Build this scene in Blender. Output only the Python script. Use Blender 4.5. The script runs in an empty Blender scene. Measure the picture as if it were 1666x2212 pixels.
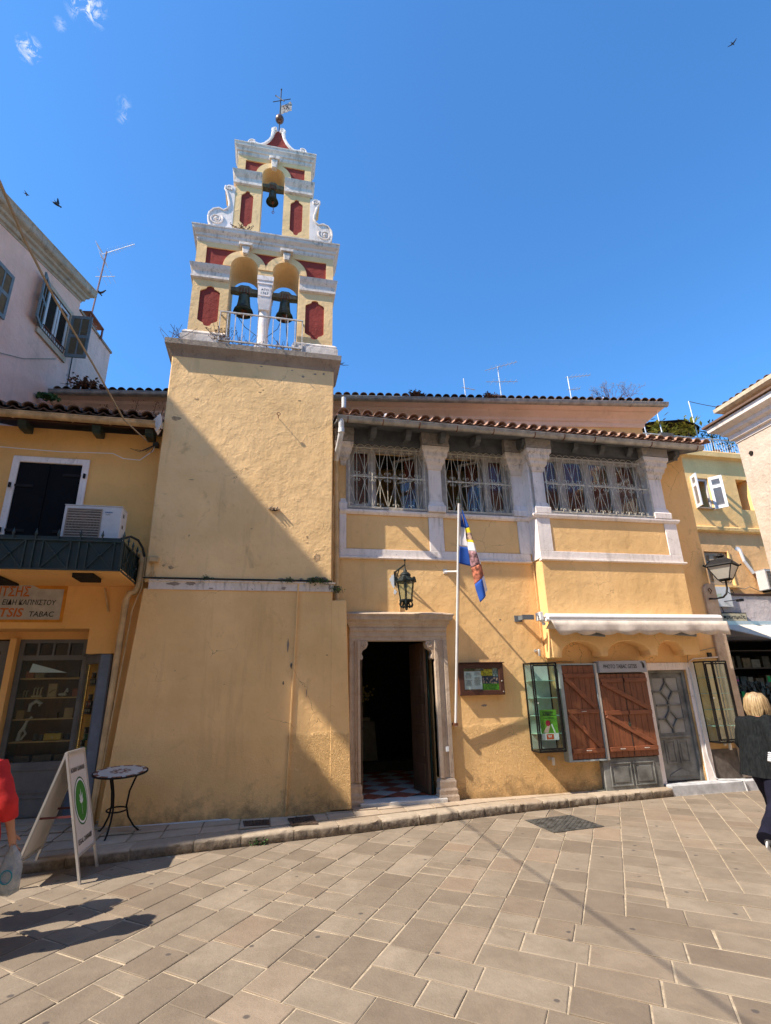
import bpy, bmesh, math, random
from math import sin, cos, pi, radians, sqrt, atan2
from mathutils import Vector as V, Matrix, noise
from mathutils.geometry import tessellate_polygon
random.seed(7)
S = bpy.context.scene
COL = S.collection

# ------------------------------------------------------------ camera
CAM_H = 1.75
pitch, roll, yaw = .327217, -.024173, .219367
fw = V((sin(yaw)*cos(pitch), cos(yaw)*cos(pitch), sin(pitch)))
rt = V((cos(yaw), -sin(yaw), 0)); up = rt.cross(fw)
r2 = rt*cos(roll)+up*sin(roll); u2 = -rt*sin(roll)+up*cos(roll)
cam = bpy.data.cameras.new('camera'); cam.sensor_fit = 'HORIZONTAL'; cam.sensor_width = 36
cam.lens = 1140.394/1666*36; cam.clip_start = .05; cam.clip_end = 2000
co = bpy.data.objects.new('camera', cam); COL.objects.link(co)
m = Matrix((r2, u2, -fw)).transposed().to_4x4(); m.translation = (0, 0, CAM_H); co.matrix_world = m
S.camera = co

# ------------------------------------------------------------ sky and sun
SUN = V((-1, -.29, 1.12)).normalized()          # towards the sun
sun_el = math.asin(SUN.z); sun_az = atan2(SUN.x, SUN.y)
w = bpy.data.worlds.new('World'); S.world = w; w.use_nodes = True
nt = w.node_tree; nt.nodes.clear()
out = nt.nodes.new('ShaderNodeOutputWorld'); bg = nt.nodes.new('ShaderNodeBackground')
sky = nt.nodes.new('ShaderNodeTexSky'); sky.sky_type = 'NISHITA'; sky.sun_disc = False
sky.sun_elevation = sun_el; sky.sun_rotation = sun_az; sky.air_density = 1.15; sky.dust_density = .25; sky.ozone_density = 2.2; sky.altitude = 0
bg.inputs['Strength'].default_value = .098
tint = nt.nodes.new('ShaderNodeMix'); tint.data_type = 'RGBA'; tint.blend_type = 'MULTIPLY'; tint.inputs['Factor'].default_value = 1; tint.inputs['B'].default_value = (.62, 1.22, 1.72, 1)
nt.links.new(sky.outputs[0], tint.inputs['A'])
# a few small fair-weather clouds, high in the sky
tc = nt.nodes.new('ShaderNodeTexCoord')
nz = nt.nodes.new('ShaderNodeTexNoise'); nz.inputs['Scale'].default_value = 62; nz.inputs['Detail'].default_value = 9; nz.inputs['Roughness'].default_value = .7; nz.inputs['Distortion'].default_value = 1.2
nt.links.new(tc.outputs['Generated'], nz.inputs['Vector'])
last = None
for (d, rad, st) in (((-.262, .493, .831), .027, 1.0), ((-.332, .527, .783), .017, 1.1), ((-.294, .508, .81), .009, .3), ((-.231, .575, .785), .011, .45), ((-.235, .588, .775), .010, .35),
                     ((.3, -.5, .81), .06, 1), ((-.6, -.3, .72), .05, 1), ((.75, -.2, .6), .05, 1)):
    dn = nt.nodes.new('ShaderNodeVectorMath'); dn.operation = 'DISTANCE'; dn.inputs[1].default_value = V(d).normalized()
    nt.links.new(tc.outputs['Generated'], dn.inputs[0])
    mr = nt.nodes.new('ShaderNodeMapRange'); mr.inputs[1].default_value = 0; mr.inputs[2].default_value = rad; mr.inputs[3].default_value = st; mr.inputs[4].default_value = 0
    nt.links.new(dn.outputs['Value'], mr.inputs[0])
    if last:
        mx = nt.nodes.new('ShaderNodeMath'); mx.operation = 'MAXIMUM'; nt.links.new(last, mx.inputs[0]); nt.links.new(mr.outputs[0], mx.inputs[1]); last = mx.outputs[0]
    else: last = mr.outputs[0]
m1 = nt.nodes.new('ShaderNodeMapRange'); m1.inputs[1].default_value = .47; m1.inputs[2].default_value = .74
nt.links.new(nz.outputs['Fac'], m1.inputs[0])
m2 = nt.nodes.new('ShaderNodeMath'); m2.operation = 'MULTIPLY'; nt.links.new(last, m2.inputs[0]); nt.links.new(m1.outputs[0], m2.inputs[1])
m3 = nt.nodes.new('ShaderNodeMath'); m3.operation = 'MULTIPLY'; m3.inputs[1].default_value = 2.6; m3.use_clamp = True; nt.links.new(m2.outputs[0], m3.inputs[0])
mixc = nt.nodes.new('ShaderNodeMix'); mixc.data_type = 'RGBA'; mixc.inputs['B'].default_value = (5.6, 6.0, 6.6, 1)
nt.links.new(m3.outputs[0], mixc.inputs['Factor']); nt.links.new(tint.outputs['Result'], mixc.inputs['A']); nt.links.new(mixc.outputs['Result'], bg.inputs[0])
nt.links.new(bg.outputs[0], out.inputs[0])
sl = bpy.data.lights.new('sun', 'SUN'); sl.energy = 5.0; sl.angle = radians(.5); sl.color = (1, .90, .76)
so = bpy.data.objects.new('sun', sl); COL.objects.link(so); so.rotation_euler = SUN.to_track_quat('Z', 'Y').to_euler(); so.location = (-20, -10, 30)
S.view_settings.view_transform = 'Standard'; S.view_settings.look = 'None'; S.view_settings.gamma = 1; S.view_settings.exposure = .75
S.view_settings.use_curve_mapping = False
S.render.engine = 'CYCLES'; S.cycles.max_bounces = 6

# ------------------------------------------------------------ materials
def lin(c):
    if isinstance(c, str):
        c = [int(c[i:i+2], 16)/255 for i in (0, 2, 4)]
        c = [x/12.92 if x < .04045 else ((x+.055)/1.055)**2.4 for x in c]
    return (c[0], c[1], c[2], 1)
class NT:
    def __init__(s, name):
        s.m = bpy.data.materials.new(name); s.m.use_nodes = True; s.t = s.m.node_tree
        s.b = s.t.nodes['Principled BSDF']; s.pos = None
    def n(s, typ, **k):
        x = s.t.nodes.new('ShaderNode'+typ)
        for a, v in k.items(): setattr(x, a, v)
        return x
    def l(s, a, b): s.t.links.new(a, b)
    def P(s, sc=(1, 1, 1), rot=None):
        if s.pos is None: s.pos = s.n('NewGeometry').outputs['Position']
        if sc == (1, 1, 1) and not rot: return s.pos
        mp = s.n('Mapping'); mp.inputs['Scale'].default_value = sc
        if rot: mp.inputs['Rotation'].default_value = rot
        s.l(s.pos, mp.inputs[0]); return mp.outputs[0]
    def noise(s, scale, detail=4, rough=.6, sc=(1, 1, 1), dist=0):
        x = s.n('TexNoise'); x.inputs['Scale'].default_value = scale; x.inputs['Detail'].default_value = detail; x.inputs['Roughness'].default_value = rough; x.inputs['Distortion'].default_value = dist
        s.l(s.P(sc), x.inputs['Vector']); return x.outputs['Fac']
    def rng(s, x, a, b, c=0, d=1):
        m = s.n('MapRange'); m.inputs[1].default_value = a; m.inputs[2].default_value = b; m.inputs[3].default_value = c; m.inputs[4].default_value = d
        s.l(x, m.inputs[0]); return m.outputs[0]
    def math(s, op, a, b=None):
        m = s.n('Math', operation=op)
        for i, v in ((0, a), (1, b)):
            if v is None: continue
            if isinstance(v, (int, float)): m.inputs[i].default_value = v
            else: s.l(v, m.inputs[i])
        return m.outputs[0]
    def mix(s, f, a, b):
        m = s.n('Mix', data_type='RGBA')
        for k, v in (('Factor', f), ('A', a), ('B', b)):
            if isinstance(v, (int, float)): m.inputs[k].default_value = v
            elif isinstance(v, tuple): m.inputs[k].default_value = v if len(v) == 4 else lin(v)
            else: s.l(v, m.inputs[k])
        return m.outputs['Result']
    def mul(s, a, b):
        m = s.n('Mix', data_type='RGBA', blend_type='MULTIPLY'); m.inputs['Factor'].default_value = 1
        s.l(a, m.inputs['A']) if not isinstance(a, tuple) else setattr(m.inputs['A'], 'default_value', a)
        s.l(b, m.inputs['B']); return m.outputs['Result']
    def bump(s, h, strength=.3, dist=.01, prev=None):
        b = s.n('Bump'); b.inputs['Strength'].default_value = strength; b.inputs['Distance'].default_value = dist
        s.l(h, b.inputs['Height'])
        if prev: s.l(prev, b.inputs['Normal'])
        s.l(b.outputs[0], s.b.inputs['Normal']); return b.outputs[0]
    def fin(s, col, rough=.8, spec=.3, metal=0):
        if isinstance(col, tuple): s.b.inputs['Base Color'].default_value = col
        else: s.l(col, s.b.inputs['Base Color'])
        s.b.inputs['Roughness'].default_value = rough; s.b.inputs['Specular IOR Level'].default_value = spec; s.b.inputs['Metallic'].default_value = metal
        return s.m
    def z(s):
        x = s.n('SeparateXYZ'); s.l(s.P(), x.inputs[0]); return x.outputs
def simple(name, c, rough=.6, spec=.4, metal=0, var=.12, scale=8, bump=0, bscale=60):
    t = NT(name); c = lin(c)
    d = tuple(x*(1-var*1.6) for x in c[:3])+(1,); e = tuple(min(1, x*(1+var)) for x in c[:3])+(1,)
    col = t.mix(t.rng(t.noise(scale, 5), .3, .7), d, e)
    if bump: t.bump(t.noise(bscale, 4), bump, .01)
    return t.fin(col, rough, spec, metal)
def plaster(name, c, dirt=(.16, .11, .06), dirty=.35, rough_low=False, lump=.5, basez=None, streak=0, crack=.0):
    t = NT(name); c = lin(c)
    a = tuple(x*.86 for x in c[:3])+(1,); b = (min(1, c[0]*1.07), min(1, c[1]*1.09), min(1, c[2]*1.16), 1)
    col = t.mix(t.rng(t.noise(1.1, 6, .62), .3, .72), a, b)
    # repainted cloudy patches and faint vertical weather streaks
    col = t.mix(t.rng(t.noise(.7, 3, .5, (1, 1, .18)), .5, .8, 0, .38), col, (c[0]*.80, c[1]*.74, c[2]*.66, 1))
    col = t.mix(t.rng(t.noise(5.5, 4, .6, (1, 1, .14)), .56, .78, 0, dirty*.55), col, dirt+(1,))
    col = t.mix(t.rng(t.noise(2.3, 9, .72, dist=.6), .60, .74, 0, dirty), col, dirt+(1,))
    col = t.mix(t.rng(t.noise(31, 3, .6), .66, .74, 0, dirty*.9), col, (dirt[0]*.6, dirt[1]*.6, dirt[2]*.6, 1))
    if streak:      # black weather streaks running down painted stone
        f_ = t.math('MULTIPLY', t.rng(t.noise(16, 7, .75, (1, 1, .16)), .50, .66), t.rng(t.noise(2.6, 5, .7), .40, .62)); col = t.mix(t.math('MULTIPLY', f_, .8*streak), col, dirt+(1,))
    if crack:       # hairline cracks, only here and there
        v = t.n('TexVoronoi', feature='DISTANCE_TO_EDGE'); v.inputs['Scale'].default_value = 1.3; mp = t.n('VectorMath', operation='ADD'); nv = t.n('TexNoise'); nv.inputs['Scale'].default_value = 3; nv.inputs['Detail'].default_value = 5; t.l(t.P(), nv.inputs['Vector']); t.l(t.P(), mp.inputs[0]); sc_ = t.n('VectorMath', operation='SCALE'); sc_.inputs['Scale'].default_value = .5; t.l(nv.outputs['Color'], sc_.inputs[0]); t.l(sc_.outputs[0], mp.inputs[1]); t.l(mp.outputs[0], v.inputs['Vector'])
        cr_ = t.math('MULTIPLY', t.rng(v.outputs['Distance'], .002, .006, 1, 0), t.rng(t.noise(1.1, 3), .55, .66, 0, crack)); col = t.mix(cr_, col, dirt+(1,))
    zz = t.z()[2]
    if basez is not None:      # splash dirt just above the pavement
        g = t.math('ADD', t.rng(zz, basez, basez+.55, 1, 0), t.rng(t.noise(5, 6, .7), .3, .7, -.75, .25))
        g = t.rng(g, .2, 1.0, 0, .7); col = t.mix(g, col, (dirt[0]*.9, dirt[1]*.85, dirt[2]*.8, 1))
    h = t.math('ADD', t.math('MULTIPLY', t.noise(3.2, 5, .6), 1.6), t.math('MULTIPLY', t.noise(17, 5, .55), .35))
    h = t.math('ADD', h, t.math('MULTIPLY', t.noise(90, 3, .5), .05))
    h2 = t.math('MULTIPLY', t.rng(t.noise(8, 3, .5, dist=1.4), .57, .63), .16)     # flaked, over-painted edges
    h = t.math('ADD', h, t.math('MULTIPLY', h2, t.rng(t.noise(1.6, 3), .42, .6)))
    nrm = t.bump(h, lump, .05)
    if rough_low:
        w_ = t.noise(34, 2, .5, dist=2.2)
        edge = t.math('ADD', zz, t.math('MULTIPLY', t.noise(2.2, 3), .22))
        msk = t.rng(edge, 1.26, 1.31, 1, 0)
        xx = t.z()[0]
        msk = t.math('MULTIPLY', msk, t.rng(xx, .3, .42, .22, 1))
        t.bump(t.math('MULTIPLY', t.rng(w_, .36, .64), msk), .85, .016, nrm)
    return t.fin(col, .86, .2)
def stone(name, c, c2, dark=(.05, .045, .04), grime=.5, scale=3.0, rough=.8, bump=.5, topdark=None):
    t = NT(name); c = lin(c); c2 = lin(c2)
    col = t.mix(t.rng(t.noise(scale, 7, .65), .32, .7), c, c2)
    col = t.mix(t.rng(t.noise(scale*2.7, 8, .75, dist=.4), .55, .75, 0, grime), col, dark+(1,))
    col = t.mix(t.rng(t.noise(scale*2.4, 5, .7, (1, 1, .2)), .55, .75, 0, grime*.7), col, dark+(1,))
    h = t.math('ADD', t.noise(12, 6, .65), t.math('MULTIPLY', t.noise(60, 3), .25))
    t.bump(h, bump, .03)
    return t.fin(col, rough, .3)
def glassm(name, tint=(.02, .025, .025), alpha=.0, rough=.03, refl=.12):
    t = NT(name); t.b.inputs['Base Color'].default_value = tint+(1,); t.b.inputs['Roughness'].default_value = rough
    t.b.inputs['Specular IOR Level'].default_value = .6
    tr = t.n('BsdfTransparent'); tr.inputs[0].default_value = (.9, .95, .93, 1); mx = t.n('MixShader'); fr = t.n('Fresnel'); fr.inputs[0].default_value = 1.5
    f = t.math('ADD', t.math('MULTIPLY', fr.outputs[0], refl), alpha)
    gl = t.n('BsdfGlossy'); gl.inputs['Roughness'].default_value = rough; gl.inputs[0].default_value = (1, 1, 1, 1)
    t.l(f, mx.inputs[0]); t.l(tr.outputs[0], mx.inputs[1]); t.l(gl.outputs[0], mx.inputs[2])
    t.l(mx.outputs[0], t.t.nodes['Material Output'].inputs[0]); return t.m
def wood(name, c, axis='z', dark=.45):
    t = NT(name); c = lin(c)
    sc = {'z': (1, 1, .08), 'x': (.08, 1, 1), 'y': (1, .08, 1)}[axis]
    n1 = t.noise(38, 5, .6, sc, .6); n2 = t.noise(2.5, 4)
    col = t.mix(t.rng(n1, .35, .65), tuple(x*dark for x in c[:3])+(1,), c)
    col = t.mix(t.rng(n2, .42, .72, 0, .6), col, (c[0]*1.3, c[1]*1.35, c[2]*1.5, 1)); col = t.mix(t.rng(t.noise(7, 7, .75), .56, .72, 0, .6), col, (c[0]*.4, c[1]*.35, c[2]*.35, 1))
    t.bump(n1, .25, .004); return t.fin(col, .5, .4)
def emis(name, c, st):
    t = NT(name); t.b.inputs['Base Color'].default_value = (0, 0, 0, 1); t.b.inputs['Emission Color'].default_value = lin(c); t.b.inputs['Emission Strength'].default_value = st; return t.m
def tinted(name, c, c2, rough=.75, scale=5, stain=.35, bump=.35, crack=False, spots=False):
    """stone pieces: each mesh's own 'tint' attribute shifts its colour"""
    t = NT(name); c = lin(c); c2 = lin(c2)
    a = t.n('Attribute', attribute_name='tint'); f = t.n('SeparateColor'); t.l(a.outputs['Color'], f.inputs[0])
    col = t.mix(f.outputs[0], c, c2)
    col = t.mix(t.rng(t.noise(scale, 7, .68), .38, .72, 0, .5), col, (c[0]*.62, c[1]*.6, c[2]*.56, 1))
    col = t.mix(t.rng(t.noise(scale*.45, 8, .72, dist=.8), .56, .70, 0, stain), col, (c[0]*1.45, c[1]*1.4, c[2]*1.3, 1))
    col = t.mix(t.rng(t.noise(scale*.6, 8, .7, dist=.5), .62, .7, 0, stain*.6), col, (c[0]*.5, c[1]*.42, c[2]*.36, 1))
    col = t.mix(t.rng(t.noise(60, 3, .7), .6, .72, 0, .35), col, (c[0]*.5, c[1]*.5, c[2]*.5, 1))
    col = t.mix(t.math('MULTIPLY', f.outputs[1], .35), col, (.30, .20, .13, 1))
    if spots:      # trodden chewing-gum spots
        v = t.n('TexVoronoi', voronoi_dimensions='2D', feature='F1'); v.inputs['Scale'].default_value = 2.1
        v.inputs['Randomness'].default_value = 1
        t.l(t.P(), v.inputs['Vector'])
        d = t.math('ADD', v.outputs['Distance'], t.math('MULTIPLY', t.noise(16, 2), .05))
        r_ = t.n('SeparateColor'); t.l(v.outputs['Color'], r_.inputs[0])
        msk = t.math('MULTIPLY', t.rng(d, .055, .075, 1, 0), t.rng(r_.outputs[0], .55, .6, 0, .75))
        col = t.mix(msk, col, (.055, .05, .05, 1))
    if name == 'kerb_stone':      # darker, mottled colour low on the kerb's riser
        ns = t.n('SeparateXYZ'); t.l(t.n('NewGeometry').outputs['True Normal'], ns.inputs[0])
        g = t.math('MULTIPLY', t.rng(t.z()[2], .105, .085, 0, 1), t.rng(t.noise(16, 6, .7), .3, .62, .35, .95)); col = t.mix(g, col, (.115, .088, .062, 1))
    t.bump(t.math('ADD', t.noise(7, 6, .65), t.math('MULTIPLY', t.noise(70, 4, .6), .18)), bump, .02)
    return t.fin(col, rough, .35)
M = {}
M['yellow'] = plaster('yellow_plaster', (.86, .535, .225), rough_low=True, lump=.22, crack=.8, basez=.1)
M['yellow2'] = plaster('yellow_plaster_upper', (.90, .585, .27), dirty=.46, lump=.28, crack=.7)
M['belfry'] = plaster('belfry_plaster', (.86, .58, .28), dirty=.35, lump=.25)
M['ochre'] = plaster('ochre_plaster', (.86, .47, .155), dirty=.25, lump=.25)
M['redp'] = plaster('red_plaster', (.27, .045, .032), dirt=(.30, .10, .07), dirty=.12, lump=.3)
M['white'] = plaster('white_limewash', (.86, .76, .68), dirt=(.20, .17, .14), dirty=.75, lump=.16, streak=.5)
M['whited'] = plaster('weathered_limewash', (.74, .64, .54), dirt=(.06, .052, .042), dirty=.95, lump=.28, streak=1.0)
M['rough'] = plaster('rough_render', (.40, .35, .30), dirt=(.2, .17, .14), dirty=.5, lump=1.6)
M['corn'] = stone('weathered_cornice_stone', (.26, .20, .15), (.36, .29, .22), grime=.75)
M['door_st'] = stone('door_surround_stone', (.42, .31, .22), (.56, .45, .34), dark=(.12, .08, .06), grime=.5, scale=4)
M['marble'] = stone('marble_threshold', (.55, .52, .47), (.66, .63, .58), dark=(.2, .15, .1), grime=.3)
M['pinkcorn'] = plaster('pink_cornice_plaster', (.86, .62, .48), dirt=(.18, .13, .1), dirty=.35, lump=.3)
M['orange'] = plaster('orange_plaster', (.88, .54, .22), dirty=.3, lump=.3)
M['pink'] = plaster('pink_plaster', (.80, .50, .38), dirt=(.26, .2, .17), dirty=.35, lump=.4)
M['pinkd'] = plaster('pink_plaster_mouldy', (.78, .53, .44), dirt=(.13, .11, .1), dirty=.8, lump=.5)
M['stain'] = simple('old_plaster_stain', (.50, .34, .19), .9, .1, var=.3, scale=20, bump=.8, bscale=30)
M['peel'] = simple('bare_mortar', (.30, .24, .19), .9, .1, bump=.6, bscale=40)
M['dkpatch'] = simple('dark_cement', (.13, .11, .095), .9, .1, var=.3, scale=5, bump=.5)
M['grey_eave'] = simple('grey_eave_paint', (.115, .12, .125), .7, .2, var=.18, scale=6)
M['gutter'] = simple('zinc_gutter', (.36, .34, .31), .45, .5, .35, var=.25, scale=7)
M['beigegut'] = simple('beige_painted_gutter', (.50, .34, .18), .55, .4, var=.3, scale=6)
M['rust'] = simple('rusty_strap', (.17, .06, .03), .8, .2, var=.3)
M['pvc'] = simple('white_pvc_pipe', (.62, .62, .62), .4, .5, var=.12)
M['yelpipe'] = simple('yellow_painted_pipe', (.60, .40, .19), .55, .4, var=.18, scale=5)
M['terra'] = tinted('terracotta_tile', (.37, .195, .125), (.50, .31, .215), scale=12, stain=.5)
M['terrad'] = tinted('old_mossy_tile', (.13, .075, .05), (.24, .14, .085), scale=14, stain=.5)
M['winframe'] = simple('grey_white_window_paint', (.40, .36, .32), .55, .4, var=.15, scale=10)
M['grille'] = simple('cream_wrought_iron', (.64, .58, .46), .5, .5, var=.25, scale=18)
M['glass'] = glassm('window_glass', alpha=.02)
M['curtain'] = simple('dark_red_curtain', (.26, .06, .045), .9, .1, var=.15, scale=5)
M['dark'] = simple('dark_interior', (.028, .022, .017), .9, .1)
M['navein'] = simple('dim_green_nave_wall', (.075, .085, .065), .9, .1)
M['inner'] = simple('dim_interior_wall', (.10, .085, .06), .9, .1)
M['black'] = simple('black_painted_metal', (.012, .010, .010), .6, .2, var=.3)
M['dkgreen'] = simple('dark_green_iron', (.018, .035, .032), .45, .5, var=.3)
M['lampgreen'] = simple('green_black_cast_iron', (.014, .020, .018), .6, .3, var=.3)
M['bronze'] = simple('verdigris_bronze', (.055, .075, .055), .55, .5, .5, var=.5, scale=14)
M['timber'] = simple('grey_timber_yoke', (.17, .165, .12), .8, .2, var=.3, scale=14)
M['railw'] = simple('chipped_white_rail', (.62, .57, .52), .7, .15, var=.25, scale=20)
M['shutterd'] = simple('near_black_shutter', (.008, .008, .009), .8, .1)
M['brown'] = wood('varnished_brown_wood', (.22, .070, .028), 'z', .55)
M['brownx'] = wood('varnished_brown_wood_cross', (.24, .076, .031), 'x', .6)
M['doorw'] = wood('old_door_wood', (.10, .055, .03), 'z', .5)
M['greydoor'] = simple('grey_door_paint', (.20, .20, .185), .6, .3, var=.35, scale=4, bump=.2)
M['greyshop'] = simple('grey_shop_joinery', (.15, .145, .135), .55, .35, var=.15, scale=4)
M['frost'] = simple('frosted_glass', (.27, .27, .26), .35, .5, var=.18, scale=3)
M['mdoor'] = simple('green_black_door_cloth', (.008, .022, .017), .8, .2)
M['alu'] = simple('aluminium', (.62, .6, .57), .35, .5, .6, var=.08)
M['sign'] = simple('light_grey_sign_panel', (.36, .36, .37), .5, .4, var=.05)
M['ink'] = simple('black_lettering', (.012, .012, .014), .5, .4)
M['canvas'] = simple('pale_awning_canvas', (.62, .53, .45), .85, .1, var=.16, scale=5)
M['whitemetal'] = simple('white_powder_coat', (.70, .69, .68), .4, .5, var=.05)
M['cloth_blue'] = simple('blue_flag_cloth', (.025, .085, .36), .85, .2, var=.1)
M['cloth_white'] = simple('white_flag_cloth', (.74, .70, .72), .85, .2, var=.05)
M['cloth_yel'] = simple('yellow_flag_cloth', (.75, .55, .03), .85, .2, var=.05)
M['sash'] = simple('dark_brown_frame', (.07, .025, .014), .5, .4)
M['paper'] = simple('white_paper', (.70, .72, .74), .8, .2, var=.03)
M['green'] = simple('leaf_green', (.055, .12, .03), .7, .3, var=.5, scale=30)
M['greenl'] = simple('light_leaf_green', (.60, .58, .12), .7, .3, var=.4, scale=20)
M['dry'] = simple('dry_brown_weed', (.16, .07, .035), .8, .2, var=.4, scale=30)
M['twig'] = simple('dry_twig', (.13, .09, .07), .8, .2)
M['cable'] = simple('beige_cable', (.34, .27, .19), .7, .3)
M['cabled'] = simple('dark_cable', (.03, .028, .025), .7, .3)
M['kerb'] = tinted('kerb_stone', (.36, .285, .205), (.46, .375, .28), scale=6, stain=.35, bump=1.0)
M['slab'] = tinted('street_paving_stone', (.19, .148, .108), (.30, .243, .18), scale=3.0, stain=.55, bump=.5, spots=True)
M['walk'] = tinted('pavement_flagstone', (.40, .31, .22), (.50, .40, .30), scale=4, stain=.35, bump=.5)
M['mortar'] = simple('sandy_joint_mortar', (.46, .37, .26), .95, .1, var=.2, scale=12, bump=.6, bscale=90)
M['castiron'] = simple('worn_cast_iron', (.12, .115, .105), .6, .4, .5, var=.4, scale=9)
M['castbrown'] = simple('rusted_cast_cover', (.09, .06, .045), .75, .3, var=.4, scale=9)
M['steptop'] = simple('white_painted_step', (.48, .48, .49), .8, .2, var=.2, scale=6, bump=.4)
M['antenna'] = simple('aerial_aluminium', (.55, .55, .57), .4, .5, .5)
M['antred'] = simple('rusty_mast', (.28, .16, .15), .7, .3)
M['shutgrey'] = simple('grey_green_shutter', (.16, .19, .20), .6, .3, var=.12)
M['acwhite'] = simple('air_conditioner_casing', (.55, .54, .54), .5, .4, var=.06)
M['actan'] = simple('fan_grille_tan', (.30, .24, .19), .6, .3)

# ------------------------------------------------------------ mesh helpers
from mathutils.geometry import delaunay_2d_cdt
def inpoly(p, L):
    r = False; n = len(L)
    for i in range(n):
        (x0, y0), (x1, y1) = L[i][:2], L[(i+1) % n][:2]
        if (y0 > p[1]) != (y1 > p[1]) and p[0] < (x1-x0)*(p[1]-y0)/(y1-y0)+x0: r = not r
    return r
def triangulate(loops, pts):
    ed = []; o = 0
    for L in loops:
        k = len(L); ed += [(o+i, o+(i+1) % k) for i in range(k)]; o += k
    v, e, f, ov, oe, of = delaunay_2d_cdt([V(p) for p in pts], ed, [], 0, 1e-7)
    mp = [x[0] if x else None for x in ov]
    if None in mp or len(v) != len(pts): return tessellate_polygon([[V((a, b, 0)) for a, b in L] for L in loops])
    r = []
    for t in f:
        c = ((v[t[0]].x+v[t[1]].x+v[t[2]].x)/3, (v[t[0]].y+v[t[1]].y+v[t[2]].y)/3)
        if inpoly(c, loops[0]) and not any(inpoly(c, h) for h in loops[1:]): r.append([mp[i] for i in t])
    return r
class MB:
    def __init__(s): s.v = []; s.f = []
    def add(s, vs, fs):
        o = len(s.v); s.v += [tuple(p) for p in vs]; s.f += [tuple(i+o for i in f) for f in fs]; return s
    def box(s, x0, x1, y0, y1, z0, z1):
        return s.add([(x0, y0, z0), (x1, y0, z0), (x1, y1, z0), (x0, y1, z0), (x0, y0, z1), (x1, y0, z1), (x1, y1, z1), (x0, y1, z1)],
                     [(0, 3, 2, 1), (4, 5, 6, 7), (0, 1, 5, 4), (1, 2, 6, 5), (2, 3, 7, 6), (3, 0, 4, 7)])
    def obox(s, p, q, w, h, upv=(0, 0, 1)):
        """beam from p to q, width w across, height h along up"""
        p = V(p); q = V(q); d = (q-p).normalized(); u = V(upv); sd = d.cross(u)
        if sd.length < 1e-4: sd = V((1, 0, 0))
        sd.normalize(); u = sd.cross(d).normalized()
        a, b = sd*w/2, u*h/2
        return s.add([p-a-b, p+a-b, p+a+b, p-a+b, q-a-b, q+a-b, q+a+b, q-a+b], [(0, 1, 2, 3), (7, 6, 5, 4), (0, 4, 5, 1), (1, 5, 6, 2), (2, 6, 7, 3), (3, 7, 4, 0)])
    def prism(s, poly, y0, y1, holes=(), ax='y'):
        """outline in (x,z), extruded in y ('y'), or (y,z) along x ('x'), or (x,y) along z ('z')"""
        def P(a, b, c): return (a, c, b) if ax == 'y' else ((c, a, b) if ax == 'x' else (a, b, c))
        def dd(L): return [p for i, p in enumerate(L) if abs(p[0]-L[i-1][0])+abs(p[1]-L[i-1][1]) > 1e-6]
        loops = [dd(poly)]+[dd(h) for h in holes]
        pts = [p for L in loops for p in L]; n = len(pts); tri = triangulate(loops, pts)
        vs = [P(a, b, y0) for a, b in pts]+[P(a, b, y1) for a, b in pts]
        fs = []
        for t in tri:
            fs.append(tuple(t)); fs.append(tuple(i+n for i in reversed(t)))
        o = 0
        for L in loops:
            k = len(L)
            for i in range(k):
                a, b = o+i, o+(i+1) % k; fs.append((a, b, b+n, a+n))
            o += k
        return s.add(vs, fs)
    def tube(s, pts, r, n=6, closed=False, cap=True):
        pts = [V(p) for p in pts]; k = len(pts); rr = r if isinstance(r, (list, tuple)) else [r]*k
        vs = []; ref = None
        for i, p in enumerate(pts):
            a = pts[(i-1) % k] if (i or closed) else p; b = pts[(i+1) % k] if (i < k-1 or closed) else p
            d = (b-a).normalized() if (b-a).length > 1e-9 else V((0, 0, 1))
            if ref is None: ref = V((0, 0, 1)) if abs(d.z) < .9 else V((1, 0, 0))
            u = d.cross(ref).normalized(); w_ = u.cross(d).normalized(); ref = w_ if abs(d.dot(w_)) < .5 else ref
            for j in range(n):
                t = 2*pi*j/n+pi/n; vs.append(p+u*cos(t)*rr[i]+w_*sin(t)*rr[i])
        fs = []
        for i in range(k if closed else k-1):
            for j in range(n):
                a = i*n+j; b = i*n+(j+1) % n; c = ((i+1) % k)*n+(j+1) % n; d = ((i+1) % k)*n+j
                fs.append((a, b, c, d))
        if cap and not closed: fs.append(tuple(range(n))[::-1]); fs.append(tuple(range((k-1)*n, k*n)))
        return s.add(vs, fs)
    def lathe(s, c, prof, n=20, axis='z'):
        vs = []; fs = []
        for (r, z) in prof:
            for j in range(n):
                t = 2*pi*j/n; a, b = r*cos(t), r*sin(t)
                vs.append((c[0]+a, c[1]+b, c[2]+z) if axis == 'z' else ((c[0]+a, c[1]+z, c[2]+b) if axis == 'y' else (c[0]+z, c[1]+a, c[2]+b)))
        for i in range(len(prof)-1):
            for j in range(n):
                fs.append((i*n+j, i*n+(j+1) % n, (i+1)*n+(j+1) % n, (i+1)*n+j))
        fs.append(tuple(range(n))[::-1]); fs.append(tuple(range((len(prof)-1)*n, len(prof)*n)))
        return s.add(vs, fs)
    def ball(s, c, r, n=12, sc=(1, 1, 1)):
        pr = [(max(1e-4, r*sin(pi*i/n)), -r*cos(pi*i/n)) for i in range(n+1)]
        o = len(s.v); s.lathe((0, 0, 0), pr, n+2)
        for i in range(o, len(s.v)):
            p = s.v[i]; s.v[i] = (c[0]+p[0]*sc[0], c[1]+p[1]*sc[1], c[2]+p[2]*sc[2])
        return s
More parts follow.
